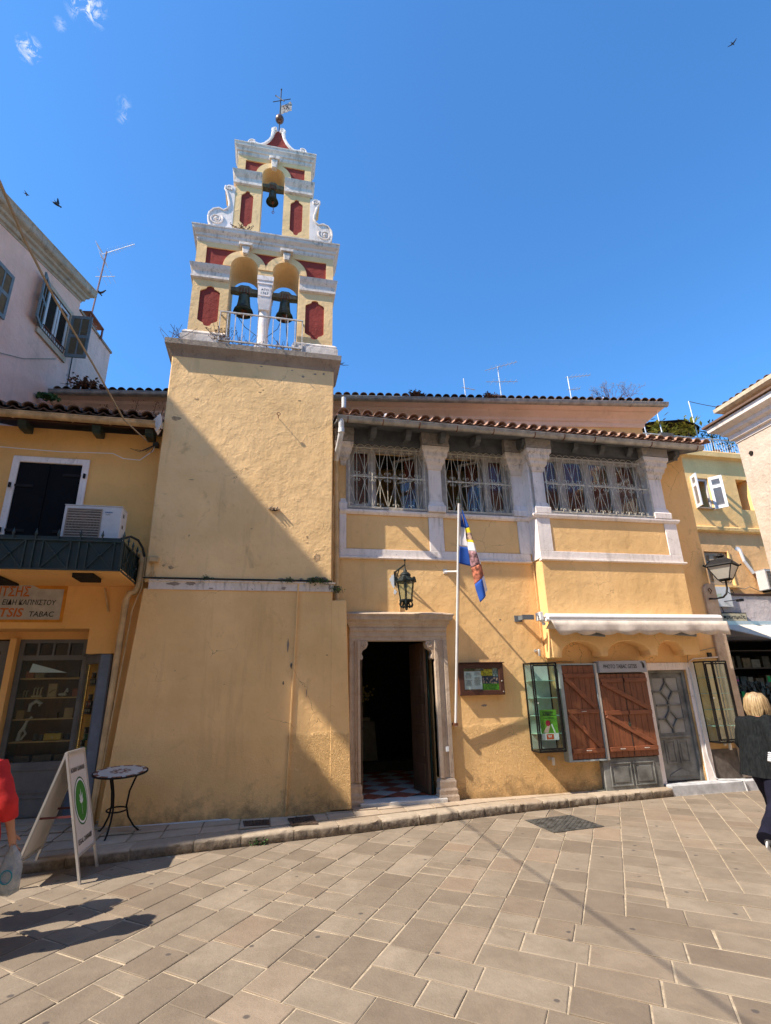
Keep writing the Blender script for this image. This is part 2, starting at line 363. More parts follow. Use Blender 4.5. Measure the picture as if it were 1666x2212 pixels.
    def mold(s, path, prof, closed=False, cap=True):
        """sweep profile [(outward, z)] along a plan path; outward is to the right of travel"""
        k = len(path); m_ = len(prof); vs = []
        for i, p in enumerate(path):
            p = V(p).to_2d() if len(p) > 2 else V(p)
            a = V(path[(i-1) % k][:2]) if (i or closed) else None; b = V(path[(i+1) % k][:2]) if (i < k-1 or closed) else None
            ns = []
            for q0, q1 in ((a, p), (p, b)):
                if q0 is None or q1 is None: continue
                d = (q1-q0).normalized(); ns.append(V((d.y, -d.x)))
            nn = sum(ns, V((0, 0)))
            nn = nn.normalized()/max(.3, nn.normalized().dot(ns[0]))
            for (o, z) in prof: vs.append((p.x+nn.x*o, p.y+nn.y*o, z))
        fs = []
        for i in range(k if closed else k-1):
            for j in range(m_):
                j2 = (j+1) % m_
                fs.append((i*m_+j, ((i+1) % k)*m_+j, ((i+1) % k)*m_+j2, i*m_+j2))
        if cap and not closed: fs.append(tuple(range(m_))); fs.append(tuple(range((k-1)*m_, k*m_))[::-1])
        return s.add(vs, fs)
    def build(s, name, mat, parent=None, smooth=None, bevel=0, label=None, kind=None, tint=None, fixn=True):
        off = V((0, 0, 0)); q = parent
        while q is not None: off += q.location; q = q.parent
        me = bpy.data.meshes.new(name)
        me.from_pydata([V(p)-off for p in s.v], [], s.f); 
        if fixn or bevel:
            bm = bmesh.new(); bm.from_mesh(me)
            if fixn: bmesh.ops.recalc_face_normals(bm, faces=bm.faces)
            if bevel:
                bmesh.ops.bevel(bm, geom=[e for e in bm.edges if len(e.link_faces) == 2 and e.calc_face_angle(0) > .6], offset=bevel, segments=1, affect='EDGES')
            bm.to_mesh(me); bm.free()
        me.materials.append(M[mat] if isinstance(mat, str) else mat)
        if smooth:
            me.set_sharp_from_angle(angle=radians(smooth))
            me.polygons.foreach_set('use_smooth', [True]*len(me.polygons))
        if tint is not None: settint(me, tint)
        o = bpy.data.objects.new(name, me); COL.objects.link(o)
        if parent is not None: o.parent = parent
        if label: o['label'] = label
        if kind: o['kind'] = kind
        return o
def settint(me, t):
    a = me.color_attributes.new('tint', 'FLOAT_COLOR', 'POINT')
    a.data.foreach_set('color', [x for _ in range(len(me.vertices)) for x in (t[0], t[1], 0, 1)])
def rt_(): return (random.random(), max(0, random.gauss(-.5, .6)))
def thing(name, label, cat, loc=(0, 0, 0), group=None):
    o = bpy.data.objects.new(name, None); COL.objects.link(o); o.location = loc; o.empty_display_size = .2
    return tag(o, label, cat, group)
def tag(o, label, cat, group=None):
    o['label'] = label; o['category'] = cat
    if group: o['group'] = group
    return o
def rep(o, parent=None, loc=None, rot=None, mat=None, scale=None):
    c = o.copy(); COL.objects.link(c); c.parent = parent if parent is not None else o.parent
    if loc is not None: c.location = loc
    if rot is not None: c.rotation_euler = rot
    if scale is not None: c.scale = scale
    return c
def copy_tree(o, parent=None):
    c = o.copy(); COL.objects.link(c)
    if parent is not None: c.parent = parent
    for ch in list(o.children): copy_tree(ch, c)
    return c
def text(body, x, z, h, mat, parent, y, name='lettering', width=None, bold=0, shear=0, align='LEFT', depth=.002, space=1, rot=0):
    cu = bpy.data.curves.new(name, 'FONT'); cu.body = body; cu.size = 1; cu.align_x = align; cu.offset = bold; cu.shear = shear; cu.space_character = space; cu.extrude = .01; cu.resolution_u = 3
    o = bpy.data.objects.new(name, cu); COL.objects.link(o); bpy.context.view_layer.update()
    me = bpy.data.meshes.new_from_object(o.evaluated_get(bpy.context.evaluated_depsgraph_get()))
    bpy.data.objects.remove(o)
    xs = [v.co.x for v in me.vertices]; ys = [v.co.y for v in me.vertices]
    sy = h/(max(ys)-min(ys)); sx = sy
    if width: sx = width/(max(xs)-min(xs))
    x0 = min(xs) if align == 'LEFT' else (max(xs)+min(xs))/2
    off = V((0, 0, 0)); q = parent
    while q is not None: off += q.location; q = q.parent
    for v in me.vertices:
        a, b = (v.co.x-x0)*sx, (v.co.y-min(ys))*sy
        a, b = a*cos(rot)-b*sin(rot), a*sin(rot)+b*cos(rot)
        v.co = V((x+a, y-(depth if v.co.z > 0 else 0), z+b))-off
    me.materials.clear(); me.materials.append(M[mat] if isinstance(mat, str) else mat)
    o = bpy.data.objects.new(name, me); COL.objects.link(o); o.parent = parent; return o
def rect(x0, x1, z0, z1): return [(x0, z0), (x1, z0), (x1, z1), (x0, z1)]
def archpoly(cx, hw, z0, zs, n=16):
    return [(cx-hw, z0), (cx+hw, z0)]+[(cx+hw*cos(pi*i/n), zs+hw*sin(pi*i/n)) for i in range(n+1)]
def spiral(cx, cz, r, turns, d=1, start=0, n=40, r1=.18):
    return [(cx+r*(1-(1-r1)*i/n)*cos(start+d*turns*2*pi*i/n), cz+r*(1-(1-r1)*i/n)*sin(start+d*turns*2*pi*i/n)) for i in range(n+1)]
# ============================================================ ground
YT, YC, YB, YL = 8.46, 8.78, 8.5, 8.72      # tower face, church face, bay face, left house face
CURB = [(-9, 6.35), (-2.33, 7.23), (-.84, 7.50), (1.3, 7.80), (3.6, 8.22), (6.66, 8.53)]
def curby(x):
    for (a, b), (c, d) in zip(CURB, CURB[1:]):
        if x <= c: return b+(d-b)*(x-a)/(c-a)
    return CURB[-1][1]
def st(o, k='structure'): o['kind'] = k; return o
street = MB().box(-90, 90, -60, 90, -.3, -.007).build('street', 'mortar', kind='structure')
WZ = .12
def clip(poly, p, n):
    """keep the side of line through p where (q-p).n >= 0"""
    r = []
    for i in range(len(poly)):
        a, b = V(poly[i]), V(poly[(i+1) % len(poly)]); da, db = (a-p).dot(n), (b-p).dot(n)
        if da >= 0: r.append(tuple(a))
        if da*db < 0: r.append(tuple(a+(b-a)*da/(da-db)))
    return r
def area(p): return abs(sum(p[i][0]*p[(i+1) % len(p)][1]-p[(i+1) % len(p)][0]*p[i][1] for i in range(len(p))))/2
def slab(mb, poly, z, gap=.006, th=.006, bev=.006, tilt=.0012):
    c = sum((V(p) for p in poly), V((0, 0)))/len(poly)
    def inset(d):
        q = [V(p) for p in poly]; n = len(q); r = []
        sg = 1 if sum(q[i].x*q[(i+1) % n].y-q[(i+1) % n].x*q[i].y for i in range(n)) > 0 else -1
        for i in range(n):
            a, b, e = q[i-1], q[i], q[(i+1) % n]
            d1, d2 = (b-a), (e-b)
            if d1.length < 1e-6 or d2.length < 1e-6: r.append(b); continue
            d1.normalize(); d2.normalize(); n1 = V((-d1.y, d1.x))*sg; n2 = V((-d2.y, d2.x))*sg
            nn = (n1+n2); nn = nn.normalized()/max(.4, nn.normalized().dot(n1)) if nn.length > 1e-6 else n1
            r.append(b+nn*d)
        return r
    g = gap*random.uniform(.7, 1.5)
    o1, o2 = inset(g), inset(g+bev); tx, ty = random.gauss(0, tilt*2), random.gauss(0, tilt*2); dz = random.gauss(0, tilt)
    jt = [(random.gauss(0, .0022), random.gauss(0, .0022)) for _ in o1]
    f = lambda p, zz, j: (p.x+j[0], p.y+j[1], zz+(p.x-c.x)*tx+(p.y-c.y)*ty+dz)
    n = len(o1); vs = [f(p, z-th-.01, j) for p, j in zip(o1, jt)]+[f(p, z-bev*.5, j) for p, j in zip(o1, jt)]+[f(p, z, j) for p, j in zip(o2, jt)]
    fs = []
    for k in (0, n):
        for i in range(n): fs.append((k+i, k+(i+1) % n, k+n+(i+1) % n, k+n+i))
    fs.append(tuple(range(2*n, 3*n)))
    mb.add(vs, fs)
A = V((cos(radians(55.7)), sin(radians(55.7)))); B = V((cos(radians(-41.5)), sin(radians(-41.5))))
GR = [(3.62, 7.76), (3.66, 7.04), (4.43, 7.12), (4.37, 7.86)]      # manhole outline
GC = V((4.02, 7.45))
def lat(t, s): q = A*t+B*s; return (q.x, q.y)
sk = lambda k: -1.463+.327*k; tj = lambda j: 4.09+.32*j
t0k = {}
cells = []
for k in range(-26, 42):
    mid = (sk(k)+sk(k+1))/2; j0 = math.floor((5.7+1.12*mid-4.09)/.32+.5); t0k[k] = j0
    t = tj(j0)
    while t < 17:
        L = random.choice((.2, .27, .33, .4, .47, .55, .66))*random.uniform(.9, 1.1)
        if L < .22 and random.random() < .5: L = .38
        jit = random.gauss(0, .008)
        cells.append([lat(t, sk(k)), lat(t+L+jit, sk(k)), lat(t+L-jit*.5, sk(k+1)), lat(t, sk(k+1))]); t += L
for j in range(-34, 40):
    ks = [k for k in t0k if t0k[k] >= j+1]
    if not ks: continue
    s = sk(min(ks)); 
    while s < 11:
        L = random.choice((.28, .36, .45, .55, .7, .9))*random.uniform(.9, 1.1)
        cells.append([lat(tj(j), s), lat(tj(j+1), s), lat(tj(j+1), s+L), lat(tj(j), s+L)]); s += L
Pinv = lambda p: (V((p[0], p[1], 0))-V((0, 0, CAM_H)))
def scr(p):
    d = Pinv(p); zc = d.dot(fw)
    if zc <= .1: return None
    return 833+1140.4*d.dot(r2)/zc, 1106-1140.4*d.dot(u2)/zc
todo = []
strip = V((5.24, 6.9)); sn = V((sin(radians(82)), cos(radians(82))))     # old diagonal strip of two narrow courses
for c in cells:
    cx_ = sum(p[0] for p in c)/4; cy_ = sum(p[1] for p in c)/4
    if not (-9 < cx_ < 17 and .2 < cy_ < 15): continue
    if cx_ < 8.75 and cy_ > curby(cx_)+.7: continue
    parts = [c]
    for poly in parts:
        if cx_ < 8.75:
            x_ = max(-8.5, min(6.6, cx_))
            for (a, b), (e, d) in zip(CURB, CURB[1:]):
                if a <= x_ <= e:
                    dr = V((e-a, d-b)).normalized(); poly = clip(poly, V((a, b-.004)), V((dr.y, -dr.x)))
                    break
            if cx_ > 6.66: poly = clip(poly, V((6.66, 8.53)), V((0, -1)))
        # manhole
        q = None
        if poly and (V((cx_, cy_))-GC).length < .75:
            pieces = []; rest = poly
            for i in range(4):
                a, b = V(GR[i]), V(GR[(i+1) % 4]); n = V((-(b-a).y, (b-a).x)).normalized()*-1
                if not rest or len(rest) < 3: break
                out_p = clip(rest, a, n); rest = clip(rest, a, -n)
                if len(out_p) > 2 and area(out_p) > .003: pieces.append(out_p)
            for pp_ in pieces: todo.append((area(pp_)/8**3, pp_))
            continue
        if not poly or len(poly) < 3 or area(poly) < .004: continue
        vis = scr((cx_, cy_)); sz = 0
        if vis and -60 < vis[0] < 1726 and vis[1] < 2290: sz = area(poly)/max(.3, (cx_**2+cy_**2+3))**1.5
        todo.append((sz, poly))
todo.sort(key=lambda a: -a[0])
stuff = MB(); tints = []
for i, (sz, poly) in enumerate(todo):
    if i < 300:
        mb = MB(); slab(mb, poly, 0); mb.build('paving_stone', 'slab', street, tint=rt_())
    else:
        n0 = len(stuff.v); slab(stuff, poly, 0); tints.append((len(stuff.v)-n0, rt_()))
o = stuff.build('paving_stones', 'slab', street, kind='stuff')
at = o.data.color_attributes.new('tint', 'FLOAT_COLOR', 'POINT'); buf = []
for n, t in tints: buf += [t[0], t[1], 0, 1]*n
at.data.foreach_set('color', buf)

# pavement along the houses, with its kerb
pv = [(-9, 6.36)]+[(x, y+.02) for x, y in CURB[1:]]+[(6.68, 9.2), (1.9, 9.2), (-9, 9.6)]
pave = MB().prism(pv, -.05, WZ-.006, ax='z').build('pavement', 'mortar', kind='structure')
def kstone(x0, x1, w=.30):
    nx, prof = 16, [(0.012, -.03), (-.012, .03), (-.004, .09), (.008, .112), (.030, WZ+.003), (.10, WZ+.005), (w-.012, WZ), (w, WZ-.02)]
    vs = []; sd = random.uniform(0, 99)
    for i in range(nx):
        x = x0+.007+(x1-x0-.014)*i/(nx-1); y = curby(x); end = .006*(abs(i-(nx-1)/2)*2/(nx-1))**12
        for k, (d, z) in enumerate(prof):
            n = noise.noise(V((x*9, z*14, sd)))*.024+noise.noise(V((x*30, z*40, sd)))*.020 if k < 4 else noise.noise(V((x*4, d*5, sd)))*.004
            vs.append((x, y+d+(n if k < 4 else 0)+end, z+(n*.6 if k > 2 else 0)-end))
    m_ = len(prof); fs = [(i*m_+j, (i+1)*m_+j, (i+1)*m_+j+1, i*m_+j+1) for i in range(nx-1) for j in range(m_-1)]
    fs += [tuple(range(m_)), tuple(range((nx-1)*m_, nx*m_))]
    MB().add(vs, fs).build('kerb_stone', 'kerb', pave, smooth=50, tint=rt_())
x = -6.2; ks = []
while x < 6.6:
    L = random.uniform(.5, .78) if x < 2 else random.uniform(.42, .62)
    if x+L > 6.4: L = 6.66-x
    kstone(x, x+L); ks.append(x); x += L
def wally(x): return 8.44 if x < .98 and x > -2.0 else (9.1 if x <= -2.0 and x > -2.7 else (9.16 if x < -2 else (8.76)))
x = -6.1; 
while x < 6.64:
    wdt = random.uniform(.36, .52)
    if x+wdt > 6.4: wdt = 6.66-x
    y0 = curby(x+wdt/2)+.305; y1 = wally(x+wdt/2); 
    if y1 > 8.5 and x < -1.9: wdt *= 1
    n = max(1, round((y1-y0)/.36)); hy = [y0+(y1-y0)*i/n+(random.gauss(0, .015) if 0 < i < n else 0) for i in range(n+1)]
    sl = (curby(x+wdt)-curby(x))
    for i in range(n):
        k0, k1 = (1-i/n), (1-(i+1)/n)
        p = [(x, hy[i]-sl/2*k0), (x+wdt, hy[i]+sl/2*k0), (x+wdt, hy[i+1]+sl/2*k1), (x, hy[i+1]-sl/2*k1)]
        mb = MB(); slab(mb, p, WZ+.003+.045*max(0, (hy[i]+hy[i+1])/2-y0), tilt=.0015); mb.build('flagstone', 'walk', pave, tint=rt_())
    x += wdt
# metal covers in the ground
def cover(name, label, poly, z, m, pat):
    t = thing(name, label, 'drain cover' if 'drain' in name else 'manhole cover', (sum(p[0] for p in poly)/4, sum(p[1] for p in poly)/4, z))
    MB().prism(poly, z-.02, z+.001, ax='z').build('frame', m, t)
    a, b, c, d = [V(p) for p in poly]; mb = MB(); n1, n2 = pat
    for i in range(n1):
        for j in range(n2):
            u, v = (i+.5)/n1*.9+.05, (j+.5)/n2*.9+.05
            p = (a*(1-u)+d*u)*(1-v)+(b*(1-u)+c*u)*v; s = .42*min((a-d).length/n1, (a-b).length/n2)
            ang = pi/4 if (i+j) % 2 else -pi/4
            mb.obox((p.x-s*cos(ang), p.y-s*sin(ang), z+.0035), (p.x+s*cos(ang), p.y+s*sin(ang), z+.0035), s*.62, .007)
    mb.build('raised_tread', m, t)
    return t
cover('manhole_cover', 'worn square iron manhole cover with raised tread in the street before the shop', GR, .004, 'castiron', (17, 17))
cover('drain_cover', 'dark iron cover in the shaded pavement, left of the rusty one', [(-.22, 8.27), (-.19, 7.97), (.13, 7.95), (.13, 8.25)], WZ+.026, 'castbrown', (7, 7))
cover('drain_cover', 'rusty brown iron cover in the pavement below the tower corner', [(.37, 8.24), (.40, 7.86), (.74, 7.82), (.72, 8.30)], WZ+.026, 'castbrown', (8, 8))
# ============================================================ bell tower
tw = thing('bell_tower', 'tall yellow bell tower with red panels, white scrolls and three bells', 'bell tower', (-.45, 8.9, .1))
# lower wall (slightly battered) and the pilaster strip at its right
def xsec_wall(name, mat, x00, x10, x01, x11, y0, y0t, y1, z0, z1, par):
    return MB().add([(x00, y0, z0), (x10, y0, z0), (x10, y1, z0), (x00, y1, z0), (x01, y0t, z1), (x11, y0t, z1), (x11, y1, z1), (x01, y1, z1)],
                    [(0, 3, 2, 1), (4, 5, 6, 7), (0, 1, 5, 4), (1, 2, 6, 5), (2, 3, 7, 6), (3, 0, 4, 7)]).build(name, mat, par, bevel=.012)
xsec_wall('lower_wall', 'yellow', -2.07, .985, -1.87, .975, 8.44, 8.46, 9.3, .02, 3.30, tw)
MB().add([(.96, 8.434, .16), (1.28, 8.434, .16), (1.28, 8.77, .16), (.96, 8.77, .16), (.96, 8.453, 3.15), (1.2, 8.453, 3.15), (1.2, 8.77, 3.15), (.96, 8.77, 3.15)],
         [(0, 3, 2, 1), (4, 5, 6, 7), (0, 1, 5, 4), (1, 2, 6, 5), (2, 3, 7, 6), (3, 0, 4, 7)]).build('corner_pilaster', 'yellow', tw, bevel=.01)
MB().mold([(-1.80, 8.462), (.975, 8.462), (.975, 9.3)], [(-.1, 3.285), (.018, 3.285), (.024, 3.40), (.045, 3.415), (.045, 3.43), (-.1, 3.455)]).build('string_course', 'whited', tw)
MB().box(-1.88, .965, 8.485, 9.25, 3.40, 7.46).build('upper_wall', 'yellow2', tw, bevel=.015)
MB().mold([(-1.88, 9.25), (-1.88, 8.485), (.965, 8.485), (.965, 9.25)], [(-.3, 7.40), (.005, 7.42), (.03, 7.5), (.10, 7.57), (.125, 7.60), (.13, 7.70), (.11, 7.715), (-.3, 7.72)]).build('platform_cornice', 'corn', tw, smooth=30)
MB().box(-1.8, .9, 8.5, 9.24, 7.47, 7.718).build('platform', 'corn', tw)
# plaster damage on the tower walls
def blot(name, mat, cx, cz, rx, rz, y, par, th=.006, seed=0):
    random.seed(seed+5); n = 18
    p = [(cx+rx*cos(2*pi*i/n)*random.uniform(.55, 1.1), cz+rz*sin(2*pi*i/n)*random.uniform(.55, 1.1)) for i in range(n)]
    return MB().prism(p, y-th, y+.03).build(name, mat, par)
blot('plaster_scar', 'peel', -1.70, 1.31, .10, .07, 8.455, tw, seed=1)
blot('plaster_scar', 'dkpatch', -1.66, 2.56, .035, .035, 8.463, tw, seed=2)
blot('plaster_scar', 'peel', -1.78, 2.60, .03, .02, 8.463, tw, seed=3)
blot('plaster_scar', 'dkpatch', .38, 1.33, .05, .02, 8.455, tw, seed=4)
for i, (x, z, a, b) in enumerate(((-1.45, 3.37, .1, .03), (-1.2, 3.38, .09, .035), (.2, 3.33, .04, .03), (.93, 3.36, .02, .06), (-.9, 3.31, .04, .012))): blot('plaster_scar', 'peel', x, z, a, b, 8.441, tw, .004, seed=10+i)
for i, (x, z, a, b) in enumerate(((.62, 3.49, .05, .03), (.48, 3.49, .04, .015), (.85, 3.5, .04, .04), (.72, 3.52, .03, .02), (.15, 3.49, .05, .012), (-.35, 7.38, .03, .012), (.62, 7.33, .04, .02), (.78, 7.35, .025, .03), (.4, 7.25, .03, .02), (.2, 7.36, .02, .012))): blot('plaster_scar', 'peel', x, z, a, b, 8.483, tw, .002, seed=20+i)
mb = MB()      # torn hole with ragged lip
for i in range(9):
    x = -.075+.15*i/8; mb.obox((x-.02, 8.49, 4.66+.025*sin(i*1.9)), (x+.015, 8.44-.01*(i % 3), 4.655+.03*sin(i*2.3)), .02, .012)
mb.build('torn_plaster', 'peel', tw)
for i, (x, z, a, b) in enumerate(((-1.3, 2.1, .012, .006), (-.6, 1.9, .010, .005), (-.9, .9, .010, .012), (.30, 2.45, .02, .10), (.36, 2.15, .014, .05), (.25, 1.9, .012, .03), (.6, 1.75, .006, .07), (.9, 2.3, .02, .006), (.1, .62, .018, .02), (.18, .42, .03, .016), (-.2, .3, .05, .012), (-.9, .2, .12, .02), (-1.5, .19, .16, .022), (.3, .22, .10, .03), (.8, .2, .1, .035), (-.4, .24, .07, .02))): blot('plaster_scar', 'dkpatch' if i % 3 else 'peel', x, z, a, b, 8.449, tw, .003, 50+i)
for i, (x, z, a, b) in enumerate(((-1.62, 3.66, .03, .02), (-1.52, 3.63, .05, .03), (-1.35, 5.1, .05, .008), (-1.3, 4.15, .012, .02), (-.35, 4.3, .02, .012), (.55, 4.2, .014, .03), (.55, 4.1, .025, .008), (.72, 3.85, .06, .07), (-.3, 6.9, .02, .01), (-1.4, 6.6, .05, .02), (-1.7, 6.2, .09, .05), (.35, 6.75, .03, .015), (-.35, 6.85, .03, .012))): blot('plaster_scar', 'stain', x, z, a, b, 8.4835, tw, .0015, 80+i)
blot('plaster_scar', 'dark', 0, 4.64, .07, .018, 8.483, tw, .002, 33)

YS = YT+.03
def cart(x0, x1, z0, z1, k=.13):
    """upright panel with stepped ogee ends"""
    c = (x0+x1)/2; w_ = (x1-x0)/2; e = k
    half = [(1, .0), (1, 0.0)]
    top = [(w_, -e), (w_*.80, -e*.78), (w_*.42, -e*.5), (w_*.3, -e*.12), (0, 0)]
    pts = [(c+a, z1+b) for a, b in top]+[(c-a, z1+b) for a, b in top[::-1][1:]]
    pts += [(c-a, z0-b) for a, b in top]+[(c+a, z0-b) for a, b in top[::-1][1:]]
    return pts
def arcpts(cx, cz, r, a0, a1, n=14): return [(cx+r*cos(radians(a0+(a1-a0)*i/n)), cz+r*sin(radians(a0+(a1-a0)*i/n))) for i in range(n+1)]
# ---- first stage
LX, RX, Z0, ZC = -1.68, .93, 7.95, 10.03
aL, aR, hw, zs = -.775, .010, .253, 9.52; ro = .405
holes_arch = [archpoly(aL, hw, 9.40, zs), archpoly(aR, hw, 9.40, zs)]
def red_side(x0, x1, cx, zb, zt, r, zs):
    """rectangle cut by the archivolt circle; the circle lies on the side of cx"""
    import math as m_
    h = min(r, zt-zs-.0001); xb = sqrt(max(0, r*r-(zb-zs)**2)); 
    if cx > x1 or cx > (x0+x1)/2:
        a0 = m_.degrees(m_.atan2(zb-zs, -xb)) % 360; a1 = 90+12
        return [(x0, zb), (cx-xb, zb)]+[(cx+r*cos(radians(a0+(a1-a0)*i/12)), min(zt, zs+r*sin(radians(a0+(a1-a0)*i/12)))) for i in range(13)][1:]+[(x0, zt)]
    a0 = m_.degrees(m_.atan2(zb-zs, xb)); a1 = 90-12
    return ([(x1, zb), (cx+xb, zb)]+[(cx+r*cos(radians(a0+(a1-a0)*i/12)), min(zt, zs+r*sin(radians(a0+(a1-a0)*i/12)))) for i in range(13)][1:]+[(x1, zt)])[::-1]
rl = red_side(-1.50, -.9, aL, 9.50, 9.915, ro, zs); rr = red_side(.1, .79, aR, 9.50, 9.915, ro, zs)
mid_ = (aL+aR)/2; q = []
for i in range(9): a = radians(78-i*7.2); q.append((aL+ro*cos(a), min(9.915, zs+ro*sin(a))))
q = [p for p in q if p[0] < mid_-.003]; rm = q+[(mid_, 9.64)]+[(2*mid_-a, b) for a, b in q[::-1]]
body = [(LX, ZC), (LX, 9.40), (aL-hw-.002, 9.40)]
def bigwall(y0, y1, holes, name):
    # beam over the arches with piers left and right
    outer = [(LX, Z0), (aL-hw, Z0), (aL-hw, zs)]+arcpts(aL, zs, hw, 180, 0)+[(aL+hw, 9.40), (aR-hw, 9.40)]+arcpts(aR, zs, hw, 180, 0)+[(aR+hw, Z0), (RX, Z0), (RX, ZC), (LX, ZC)]
    return MB().prism(outer, y0, y1, holes).build(name, 'belfry', tw)
p1, p2 = cart(-1.535, -1.18, 8.10, 9.0), cart(.405, .765, 8.07, 8.965)
bigwall(YS, 9.13, (), 'belfry_wall'); bigwall(YT, YS-.0005, (rl, rr, rm, p1, p2), 'belfry_facing')
for p in (rl, rr, rm, p1, p2): MB().prism(p, YS-.006, YS+.01).build('red_panel', 'redp', tw)
# archivolts stand a little proud
for c in (aL, aR):
    MB().prism(arcpts(c, zs, hw+.003, 0, 180, 20)+arcpts(c, zs, ro-.012, 180, 0, 20), YT-.018, YT).build('archivolt', 'belfry', tw)
def cap(path, z0, z1, mat='whited', k=1, name='pier_capital'):
    h = z1-z0
    pr = [(-.05, z0), (.012, z0), (.045*k, z0+h*.06), (.045*k, z0+h*.22), (.018, z0+h*.28), (.018, z0+h*.55), (.05*k, z0+h*.68), (.07*k, z0+h*.78), (.085*k, z0+h*.95), (.06*k, z1), (-.05, z1)]
    return MB().mold(path, pr).build(name, mat, tw, smooth=25)
cap([(LX, 9.13), (LX, YT), (aL-hw-.01, YT)], 9.13, 9.46)
cap([(aR+hw+.01, YT), (RX, YT), (RX, 9.13)], 9.13, 9.46)
def plinth(x0, x1, z0, z1, y0=YT, y1=9.13):
    MB().mold([(x0, y1), (x0, y0), (x1, y0), (x1, y1)], [(-.1, z0), (.075, z0), (.078, z0+.13), (.055, z0+.15), (.06, z0+.19), (.02, z1-.03), (-.1, z1)]).build('plinth', 'whited', tw, smooth=25)
    MB().box(x0+.05, x1-.05, y0+.05, y1-.05, z0, z1).build('plinth_core', 'whited', tw)
plinth(-1.70, -1.02, 7.715, 8.0); plinth(.25, .95, 7.715, 7.99)
# central column, cap block with date
cxm = -.372
MB().lathe((cxm, 8.64, 7.72), [(.18, 0), (.18, .08), (.15, .1), (.155, .14), (.12, .19), (.105, .24), (.10, .6), (.092, .96)], 20).build('column', 'white', tw, smooth=40)
MB().mold([(cxm-.11, 9.05), (cxm-.11, 8.50), (cxm+.11, 8.50), (cxm+.11, 9.05)], [(-.1, 8.66), (-.02, 8.66), (.0, 8.80), (.015, 8.90), (.02, 9.20), (.035, 9.22), (.03, 9.28), (.045, 9.30), (.045, 9.40), (-.1, 9.40)]).build('column_capital', 'white', tw, smooth=20)
MB().box(cxm-.03, cxm+.03, 8.6, 8.95, 8.66, 9.4).build('capital_core', 'white', tw)
pl = MB().prism([(cxm-.11, 9.13), (cxm-.09, 9.15), (cxm+.09, 9.15), (cxm+.11, 9.13), (cxm+.11, 8.96), (cxm+.09, 8.94), (cxm-.09, 8.94), (cxm-.11, 8.96)], 8.474, 8.486).build('date_plaque', 'white', tw)
text('ΑΤΟ', cxm, 9.06, .05, 'ink', tw, 8.474, align='CENTER', name='plaque_lettering'); text('1767', cxm, 8.975, .055, 'ink', tw, 8.474, align='CENTER', name='plaque_lettering')
for c, z0, z1, k in ((aL, 9.81, 10.06, 1), (aR, 9.79, 10.05, 1)):
    MB().prism([(c-.045, z0), (c+.045, z0), (c+.075, z0+.17), (c-.075, z0+.17)], YT-.085, YT+.01).prism([(c-.12, z1-.07), (c+.12, z1-.07), (c+.13, z1), (c-.13, z1)], YT-.11, YT+.01).build('keystone', 'whited', tw, bevel=.008)
def cornice(x0, x1, y0, y1, z0, z1, o=.12, name='cornice', mat='whited'):
    h = z1-z0
    pr = [(-.12, z0), (.004, z0), (.02, z0+h*.1), (.02, z0+h*.28), (.045, z0+h*.34), (.05, z0+h*.5), (o*.72, z0+h*.62), (o*.85, z0+h*.68), (o*.9, z0+h*.86), (o, z0+h*.9), (o*1.02, z1-.01), (o*.8, z1), (-.12, z1)]
    MB().mold([(x0, y1), (x0, y0), (x1, y0), (x1, y1)], pr).build(name, mat, tw, smooth=25)
    MB().box(x0+.05, x1-.05, y0+.05, y1-.005, z0+.01, z1-.003).build(name+'_core', mat, tw)
cornice(LX, RX, YT, 9.12, 10.03, 10.35)
MB().box(-1.60, .90, 8.47, 9.05, 10.345, 10.44).build('stage_step', 'whited', tw, bevel=.01)
# ---- second stage
LX2, RX2, Y2, Y2b = -1.075, .435, 8.49, 8.92
ac, h2, zs2, ro2, ZC2 = -.335, .225, 12.03, .365, 12.49
def wall2(y0, y1, holes, name):
    outer = [(LX2, 10.44), (ac-h2, 10.44), (ac-h2, zs2)]+arcpts(ac, zs2, h2, 180, 0)+[(ac+h2, 10.44), (RX2, 10.44), (RX2, ZC2), (LX2, ZC2)]
    return MB().prism(outer, y0, y1, holes).build(name, 'belfry', tw)
r1 = red_side(-.92, -.5, ac, 12.04, 12.37, ro2, zs2); r3 = red_side(-.2, .30, ac, 12.04, 12.37, ro2, zs2)
c1, c2 = cart(-.95, -.715, 10.57, 11.52), cart(.035, .285, 10.55, 11.50)
wall2(Y2+.03, Y2b, (), 'belfry_wall'); wall2(Y2, Y2+.0295, (r1, r3, c1, c2), 'belfry_facing')
for p in (r1, r3, c1, c2): MB().prism(p, Y2+.024, Y2+.04).build('red_panel', 'redp', tw)
MB().prism(arcpts(ac, zs2, h2+.003, 0, 180, 20)+arcpts(ac, zs2, ro2-.012, 180, 0, 20), Y2-.018, Y2).build('archivolt', 'belfry', tw)
cap([(LX2, Y2b), (LX2, Y2), (ac-h2-.006, Y2)], 11.64, 12.01); cap([(ac+h2+.006, Y2), (RX2, Y2), (RX2, Y2b)], 11.62, 11.99)
MB().prism([(ac-.045, 12.20), (ac+.045, 12.20), (ac+.07, 12.42), (ac-.07, 12.42)], Y2-.09, Y2+.01).prism([(ac-.1, 12.42), (ac+.1, 12.42), (ac+.11, 12.50), (ac-.11, 12.50)], Y2-.11, Y2+.01).build('keystone', 'whited', tw, bevel=.008)
cornice(LX2, RX2, Y2, Y2b, 12.48, 12.78, .10)
